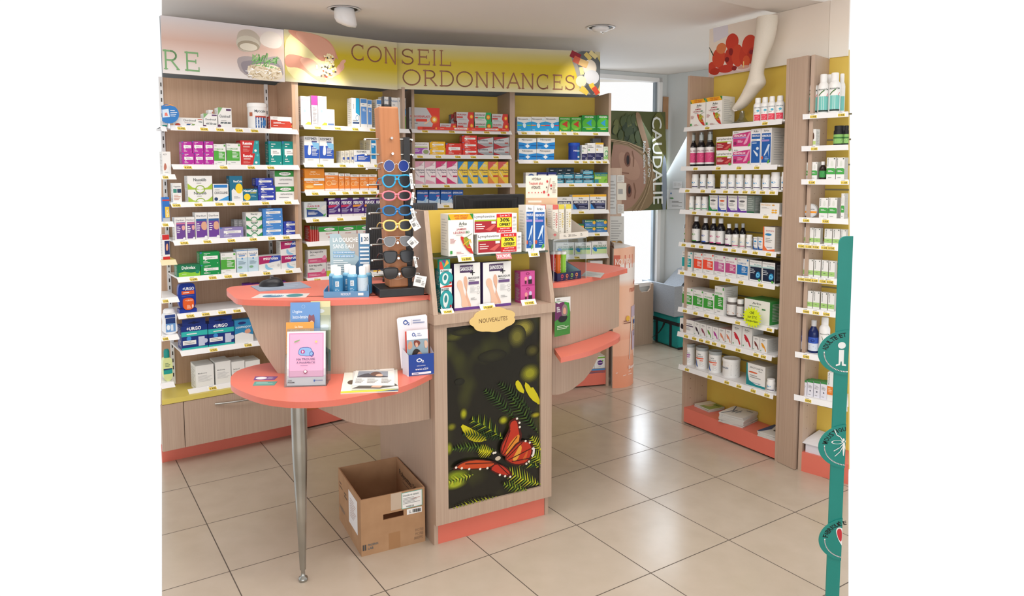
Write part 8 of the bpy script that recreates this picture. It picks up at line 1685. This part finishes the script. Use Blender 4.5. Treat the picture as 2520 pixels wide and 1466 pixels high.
# boards with taped notices beside the bay
e = Unit((.795, 5.03), 28, '')
o = MB('wood').box(-.03, .155, .10, .112, .95, 1.56).build('notice_board', None, e.o, e.a); tag(o, 'wooden upright panel beside the end bay, covered with taped notices', 'board'); o.location.z = 0
MB('wood').box(.0, .11, .095, .0995, 0.02, .95).build('upright', o)
for i, (x0, x1, y0, y1, lab, colr) in enumerate(((1499.5, 1517, 431, 527, 'grey table of opening days on the panel beside the bay', '#BFC1C0'), (1518.5, 1536, 431, 449, 'small white card at the top of the notice panel', '#D2D0CA'), (1518.5, 1541, 450, 492, 'cream blank sheet on the notice panel', '#D6D1C4'), (1519, 1535, 502, 525, 'small typed sheet low on the notice panel', '#CCCBC6'), (1499, 1535, 532, 604, 'large handwritten thank-you sheet at the bottom of the panel', '#C2C2BE'))):
    P = [at_plane(x, y, e.o + e.D * .0985, e.D) for x, y in ((x0, y1), (x1, y1), (x1, y0), (x0, y0))]
    P = [p - e.D * (.0004 * i) for p in P]
    sheet('taped_notice', P, .0006, colr, [('l', .12, .12, .88, .88, 9 if i != 2 else 1, '#9A9A98')] + ([('c', .3, .1, .2, .06, '#B08A4A'), ('c', .7, .1, .2, .06, '#8A6A3A')] if i == 4 else []), lab, 'notice', 'taped notices')
# ------------------------------------------------------------------ poster lying on its side in the window
C4 = [at_plane(x, y, WP - WN * .04, WN) for x, y in ((1540, 520), (1641, 515), (1637, 275.5), (1501, 272))]
C4[0] = at_plane(1503, 521, WP - WN * .04, WN)
pel = [('r', 0, 0, 1, 1, '#59603A')] + [blob([x, y, x + .03, y + .07, x + .09, y + .08, x + .11, y + .02, x + .06, y - .03], c) for x, y, c in [(random.uniform(0, .44), random.uniform(.60, .9), random.choice(['#3A4728', '#2C3A22', '#47532E', '#6A7040'])) for _ in range(46)]]  # print colours darkened: the backlit dimness is painted in
pel += [blob([.42, .99, .5, .8, .58, .66, .70, .50, .68, .66, .58, .84, .52, .99], '#93765A'), blob([.74, .99, .74, .5, .84, .3, .99, .2, .99, .99], '#6E6E38'), blob([.88, .0, .91, .5, .99, .6, .99, 0], '#8C96A4', 1),
       blob([0, .72, .2, .69, .44, .66, .62, .58, .76, .42, .80, .26, .74, .10, .56, .0, 0, 0], '#9A8264', 1), blob([0, .66, .14, .67, .34, .64, .50, .58, .60, .46, .62, .30, .56, .18, .40, .06, .2, .0, 0, .0], '#A88270', 1), blob([.1, .60, .3, .58, .46, .5, .52, .38, .44, .3, .2, .34], '#B48E7A'),
       blob([.30, .0, .45, .10, .60, .24, .66, .40, .74, .44, .80, .3, .76, .1, .6, .0], '#8F785A', 1)] + [('s', [.36 + .045 * q, .0, .52 + .04 * q, .12 + .02 * q, .64 + .03 * q, .28 + .03 * q, .66 + .025 * q, .42 + .02 * q, .56 + .01 * q, .56 + .02 * q, .30, .665 + .008 * q, .0, .70 + .006 * q], .009, c) for q, c in enumerate(['#7C664A', '#A89070', '#6E583E', '#B49C7C'])]
pel += [blob([.22, .50, .24, .58, .30, .60, .34, .54, .33, .46, .27, .44], '#7A5244', 1), blob([.26, .50, .27, .56, .31, .56, .315, .48, .28, .46], '#2E2222', 1), ('s', [.37, .60, .395, .53, .385, .45], .016, '#86604C'),
       blob([.25, .20, .27, .28, .33, .27, .36, .20, .33, .14, .28, .14], '#7A5244', 1), blob([.285, .20, .295, .255, .325, .25, .335, .19, .30, .165], '#2E2222', 1), ('s', [.39, .28, .42, .20, .40, .13], .016, '#86604C'),
       ('s', [.30, .38, .16, .39, .06, .42, .03, .38, .05, .33], .012, '#8C6452'),
       ('V', 'CAUDALIE', .73, .06, .91, .95, '#E9ECE8'), ('V', 'Premier Cru', .64, .34, .695, .63, '#DDE2E0'), ('V', 'Rides, taches, volume', .555, .27, .61, .70, '#DDE2E0')]
o = sheet('window_poster', C4, .002, '#5C6238', pel, 'large skincare poster of a blonde woman mounted sideways in the window', 'poster')
# papers on the side wall
def swp(x, y): return at_plane(x, y, Vector((cw.x, cw.y, 0)) + Vector((wd2.y, -wd2.x, 0)) * .006, Vector((-wd2.y, wd2.x, 0)).normalized())
for x0, x1, y0, y1, lab, ee in ((1656, 1679, 446, 463, 'small white notice with a code high on the side wall', [('r', .1, .3, .4, .8, '#D4D6D8'), ('l', .5, .3, .95, .8, 3, G2)]), (1641, 1684, 466, 514, 'white analysis sheet taped to the side wall', [('c', .25, .8, .04, .05, '#2A6AAA'), ('c', .3, .55, .1, .04, '#5A9A5A'), ('t', 'LAB', .12, .52, .24, .6, '#5A6A70'), ('l', .3, .3, .9, .42, 2, G3), ('l', .3, .1, .9, .22, 2, G1)])):
    P = [swp(x0, y1), swp(x1, y1), swp(x1, y0), swp(x0, y0)]; sheet('wall_notice', P, .0008, '#E2E5E8', ee, lab, 'notice', 'notices on the side wall')
# ------------------------------------------------------------------ cool bag and polystyrene box by the window
b1, b2 = Vector(zpt(1598, 836, 0)), Vector(zpt(1675, 863, 0)); an6 = math.atan2((b2 - b1).y, (b2 - b1).x); wB = .42; nb = Vector((-math.sin(an6), math.cos(an6)))
c = empty('cool_bag', (b1.x, b1.y, 0), an6, 'turquoise insulated carry bag with black straps on the floor', 'bag')
hBg = .285
o = MB('teal_cloth').box(0, wB, 0, .30, 0.004, hBg).build('bag_body', c, bevel=.02)
mb = MB('black_cloth'); mb.box(-.002, wB + .002, -.004, .30, .205, .235)
for x in (.10, .30): mb.box(x, x + .028, -.006, .0, .01, .21)
mb.box(wB - .004, wB + .004, -.002, .30, 0, .02); mb.build('webbing', c)
for pts_ in ([(.11, -.008, .20), (.04, -.04, .16), (-.06, -.07, .10), (-.10, -.08, .05), (-.04, -.09, .012), (.06, -.08, .02), (.16, -.05, .08), (.22, -.03, .16), (.24, -.02, .215), (.31, -.008, .20)],):
    st = spline([p for p in [(a, b) for a, b, _ in pts_]], 4); zsx = spline([(p[2], 0) for p in pts_], 4)
    mb = MB('black_cloth'); vs = []
    for (a, b), (zv, _) in zip(st, zsx): vs += [(a, b - .0, max(zv, .006)), (a + .002, b + .022, max(zv, .006) + .008), (a + .002, b + .024, max(zv, .006) + .010), (a, b + .002, max(zv, .006) + .004)]
    k_ = len(st); mb.add(vs, [(4 * i + j, 4 * i + (j + 1) % 4, 4 * i + 4 + (j + 1) % 4, 4 * i + 4 + j) for i in range(k_ - 1) for j in range(4)], True); mb.build('strap', c)
# polystyrene box
q1 = at_plane(1579, 774, Vector((b1.x, b1.y, 0)) - Vector((nb.x, nb.y, 0)) * .03, Vector((nb.x, nb.y, 0)))
q2 = at_plane(1659, 790, Vector((b1.x, b1.y, 0)) - Vector((nb.x, nb.y, 0)) * .03, Vector((nb.x, nb.y, 0)))
wF = (q2 - q1).xy.length; hF = .265; dF = .30; tF = .03
c = empty('polystyrene_box', (q1.x, q1.y, hBg + .002), an6, 'grey polystyrene box with its lid leaning inside, standing on the bag', 'box')
mb = MB('foam').box(0, wF, 0, dF, 0, tF); mb.box(0, wF, 0, tF, tF, hF); mb.box(0, wF, dF - tF, dF, tF, hF); mb.box(0, tF, tF, dF - tF, tF, hF); mb.box(wF - tF, wF, tF, dF - tF, tF, hF); mb.build('box_body', c)
mb = MB('#EDEDEE'); paint(mb, flat(.05, .09, .004, 0, .03), [('r', 0, 0, 1, 1, '#E6E8EA'), ('r', .25, .2, .8, .8, '#5A5E64'), ('r', .32, .3, .5, .7, '#E6E8EA')]); mb.build('barcode_label', c)
lid = MB('foam'); a_ = math.radians(38)
L2 = [(wF * .45, hF * .72), (wF * .45 + .20 * math.cos(math.radians(62)) * 1.2, hF * .72 + .22)]
lid.add([(wF * .50, .06, hF - .02), (wF * .98, .04, hF - .04), (wF * 1.0, .20, hF + .15), (wF * .62, .22, hF + .17), (wF * .46, .08, hF - .01), (wF * .94, .07, hF - .03), (wF * .95, .24, hF + .16), (wF * .57, .25, hF + .18)], [(0, 1, 2, 3), (5, 4, 7, 6), (4, 5, 1, 0), (3, 2, 6, 7), (1, 5, 6, 2), (4, 0, 3, 7)])
lid.use('#DDE2E8'); lid.add([(wF * .56, .074, hF - .004 - .002), (wF * .95, .058, hF - .022), (wF * .965, .196, hF + .14), (wF * .645, .211, hF + .155)], [(0, 1, 2, 3)]); lid.build('lid', c)
# ------------------------------------------------------------------ mannequin leg on the right-hand bay
ld = .085
LP = lambda x, y, d=ld: Vector((*(lambda p: ((p - R1.o).dot(R1.S), (p - R1.o).dot(R1.D)))(at_plane(x, y, R1.o + R1.D * d, R1.D)), at_plane(x, y, R1.o + R1.D * d, R1.D).z))
e = empty('mannequin_leg', R1.w(-.27, ld, R1.shelf[0]), R1.a, 'cream stocking on a mannequin leg, toe pointing down on the top shelf', 'mannequin leg')
v5 = lambda x, y: (1600 + x * .2865, y * .2865)
sec = [(1008, 145, 182), (1006, 200, 184), (1000, 260, 182), (990, 330, 172), (975, 400, 156), (955, 470, 136), (930, 540, 122), (912, 600, 116), (905, 640, 122), (905, 680, 134), (915, 715, 128), (900, 760, 108), (868, 800, 96), (835, 845, 84), (805, 880, 76), (765, 910, 66), (728, 930, 56), (705, 940, 36)]
pts3 = []; rs_ = []
dist = (R1.w(-.27, ld) - EYEP).dot(FW)
org = R1.w(-.27, ld, R1.shelf[0])
cosv = abs((R1.w(0, 0) - EYEP).normalized().dot(R1.D)); 
for y, xl_, xr_ in ((145, 915, 1100), (160, 913, 1101), (200, 911, 1098), (260, 905, 1090), (330, 898, 1075), (400, 890, 1052), (470, 880, 1022), (540, 868, 996), (600, 858, 980), (640, 850, 976), (672, 841, 988), (705, 830, 1000), (735, 818, 992), (762, 803, 965), (800, 785, 928), (840, 762, 898), (880, 738, 864), (912, 712, 836), (935, 700, 800), (948, 706, 772)):
    a, b = LP(*v5(xl_, y)), LP(*v5(xr_, y)); pts3.append(((a.x + b.x) / 2 + .27, 0, (a.z + b.z) / 2 - R1.shelf[0])); rs_.append(abs(b.x - a.x) / 2 * .76)
n = 22; mb = MB('stocking'); vs = []
for k, (p, r) in enumerate(zip(pts3, rs_)):
    a = Vector(pts3[max(k - 1, 0)]); b = Vector(pts3[min(k + 1, len(pts3) - 1)]); t = (b - a).normalized()
    # section plane perpendicular to the limb, width measured across the view
    yv = Vector((0, 1, 0)); xv = Vector((1, 0, 0)); rr = r
    for i in range(n):
        an_ = 2 * math.pi * i / n; vs.append(Vector(p) + xv * (rr * 1.05 * math.cos(an_)) + yv * (min(rr, .052 - .012 * (k > 13)) * math.sin(an_)))
mb.add(vs, [(k * n + i, k * n + (i + 1) % n, (k + 1) * n + (i + 1) % n, (k + 1) * n + i) for k in range(len(pts3) - 1) for i in range(n)], True); mb.add(vs[:n], [tuple(range(n))[::-1]]); mb.add(vs[-n:], [tuple(range(n))])
lg_ = mb.build('stocking_leg', e); sb = lg_.modifiers.new('sub', 'SUBSURF'); sb.levels = 1; sb.render_levels = 1
p = Vector(pts3[-2]); mb = MB('#E8E0DC').tube([p + Vector((-.012, -.02, .0)), p + Vector((0, -.024, -.012)), p + Vector((.016, -.02, -.01))], .004, 8); mb.build('toe_bow', e)
mb = MB('clear_plastic'); mb.lathe([(.07, 0.0), (.068, .006), (.03, .02), (.016, .04), (.012, .075)], 24, cx=p.x + .03, cy=p.y + .005); mb.build('clear_foot', e)
# ------------------------------------------------------------------ neon star
s0 = R1.sz(1660 + 938 * .2046, 520 + 1272 * .2046, -.04); n = 19; P = []
for i in range(2 * n):
    a = math.pi * i / n; r = (.058 if i % 2 == 0 else .043); P.append((r * math.cos(a) * 1.12, r * math.sin(a)))
mb = MB('#DDF02A').slab(P, 0, .0015); paint(mb, flat(.13, .11, -.065, 0, -.055), [('t', '-2€', .36, .66, .62, .8, '#2E3A2A'), ('t', 'sur STC', .28, .45, .76, .58, '#2E3A2A'), ('t', 'Coupe-faim', .2, .24, .8, .38, '#2E3A2A')])
o = mb.build('price_star', None, R1.w(s0[0], -.045, s0[1]), R1.a); tag(o, 'fluorescent yellow star with handwritten 2 euro discount on the right-hand bay', 'price sign')
# ------------------------------------------------------------------ magazines on the right bays' coral bases
def pile(u, s, d, w, dd, n, t, rot, lab, top, edge='#C9C7C2', base=.10, els=()):
    for i in range(n):
        ww, dq = w * (1 - .01 * (i % 3)), dd; r = rot + random.uniform(-.05, .05)
        mb = MB(edge).box(-ww / 2, ww / 2, -dq / 2, dq / 2, 0, t * .93)
        mb.use(top); mb.add([(-ww / 2, -dq / 2, t * .94), (ww / 2, -dq / 2, t * .94), (ww / 2, dq / 2, t * .94), (-ww / 2, dq / 2, t * .94)], [(0, 1, 2, 3)])
        paint(mb, lambda a, b, k: (-ww / 2 + ww * a, -dq / 2 + dq * b, t * .95 + .0002 * (k + 1)), els)
        o = mb.build('magazine', None, u.w(s + random.uniform(-.003, .003), d + random.uniform(-.002, .002), base + i * t), u.a + r)
        pos = 'topmost' if i == n - 1 else ('lowest' if i == 0 else ORD[i] + ' from bottom')
        tag(o, f'{lab}, {pos}' if n > 1 else lab, 'magazine', lab + ' pile')
gl = [('p', [0, 0, .12, 0, .3, .5, .12, 1, 0, 1], '#33486E'), ('p', [0, 0, .08, 0, .25, .5, .08, 1, 0, 1], '#D8D6D0'), blob([.3, .3, .34, .7, .4, .68, .38, .3], '#6A7078', 1), blob([.46, .3, .5, .72, .56, .7, .52, .3], '#7A8088', 1), ('s', [.3, .5, .6, .52], .02, '#5A6068', .7), ('t', 'NUTERGIA', .66, .76, .92, .84, '#4A5A7A')]
sM = R1.sz(1757, 978, .05)[0]
pile(R1, R1.sz(1800, 1030, .03)[0], .085, .15, .17, 9, .0062, .25, 'white magazine with glass drawing, middle pile on coral base', '#CDCBC6', els=gl)
pile(R1, R1.sz(1728, 996, .05)[0] - .01, .12, .13, .12, 3, .006, -.1, 'green and brown magazine, left pile on coral base', '#8EA05A', els=[blob([.2, .2, .3, .7, .6, .8, .7, .3], '#C9B88E'), ('p', [0, 0, .35, 0, .45, 1, 0, 1], '#D9D4C4'), ('t', 'INFO', .6, .7, .9, .9, '#3E5A2A')])
pile(R1, -.085, .085, .12, .16, 5, .0055, .15, 'white magazine with dark picture, right pile on coral base', '#CDCBC6', els=[('p', [0, 0, .12, 0, .3, .5, .12, 1, 0, 1], '#33486E'), blob([.4, .4, .45, .7, .7, .72, .7, .4], '#3A3A40')])
e = empty('paper_tray', R2.w(.085, .09, .10), R2.a, 'white tray of printed forms on the far-right coral base', 'tray')
mb = MB('#DADAE2'); mb.box(-.055, .05, -.075, .08, 0, .045); mb.build('tray_body', e)
MB('#E6E6EC').add([(-.075, -.085, .05), (.052, -.085, .046), (.052, .085, .064), (-.05, .085, .074), (-.075, -.085, .046), (.052, -.085, .0455), (.052, .085, .06), (-.05, .085, .07)], [(0, 1, 2, 3), (5, 4, 7, 6), (4, 5, 1, 0), (3, 2, 6, 7), (1, 5, 6, 2), (4, 0, 3, 7)]).build('paper_stack', e)
# ------------------------------------------------------------------ labels that single each thing out
groups = {}
for it in ALL: groups.setdefault((it[1].phrase, str(it[2]), it[5]), []).append(it)
def shelf_word(u, n):
    if n == 'deck': return 'base board'
    if isinstance(n, int):
        return 'top shelf' if n == 0 else ORD[n] + ' shelf'
    return 'low shelf'
for (ph, n, desc), its in groups.items():
    u = its[0][1]; sw = shelf_word(u, its[0][2]); where = f'{sw}, {u.phrase}' if u is not CU else 'centre display'
    if len(its) == 1:
        tag(its[0][0], f'{desc}, {where}', its[0][6]); continue
    zs = sorted(set(round(i[4], 2) for i in its))
    rows = {}
    for i in its:
        zi = min(zs, key=lambda q: abs(q - i[4])); rows.setdefault(zi, []).append(i)
    # merge nearly equal levels
    keys = sorted(rows); merged = []
    for kz in keys:
        if merged and kz - merged[-1][0] < .016: merged[-1][1].extend(rows[kz])
        else: merged.append([kz, list(rows[kz])])
    nr = len(merged); names = {1: [''], 2: ['lower row', 'upper row'], 3: ['bottom row', 'middle row', 'upper row']}.get(nr, [f'{ORD[k]} row up' for k in range(nr)])
    for (kz, lst), rn in zip(merged, names):
        lst.sort(key=lambda i: i[3]); m = len(lst)
        for j, i in enumerate(lst):
            if m == 1: pos = ''
            elif m == 2: pos = ('left', 'right')[j] + ' one'
            elif j == 0: pos = 'leftmost'
            elif j == m - 1: pos = 'rightmost'
            else: pos = ORD[j] + ' from left'
            rn2 = rn if rn else ''
            lab = ', '.join([x for x in (desc, ' '.join([y for y in (rn2, pos) if y]), where) if x])
            tag(i[0], lab, i[6], f'{desc} repeats, {where}')
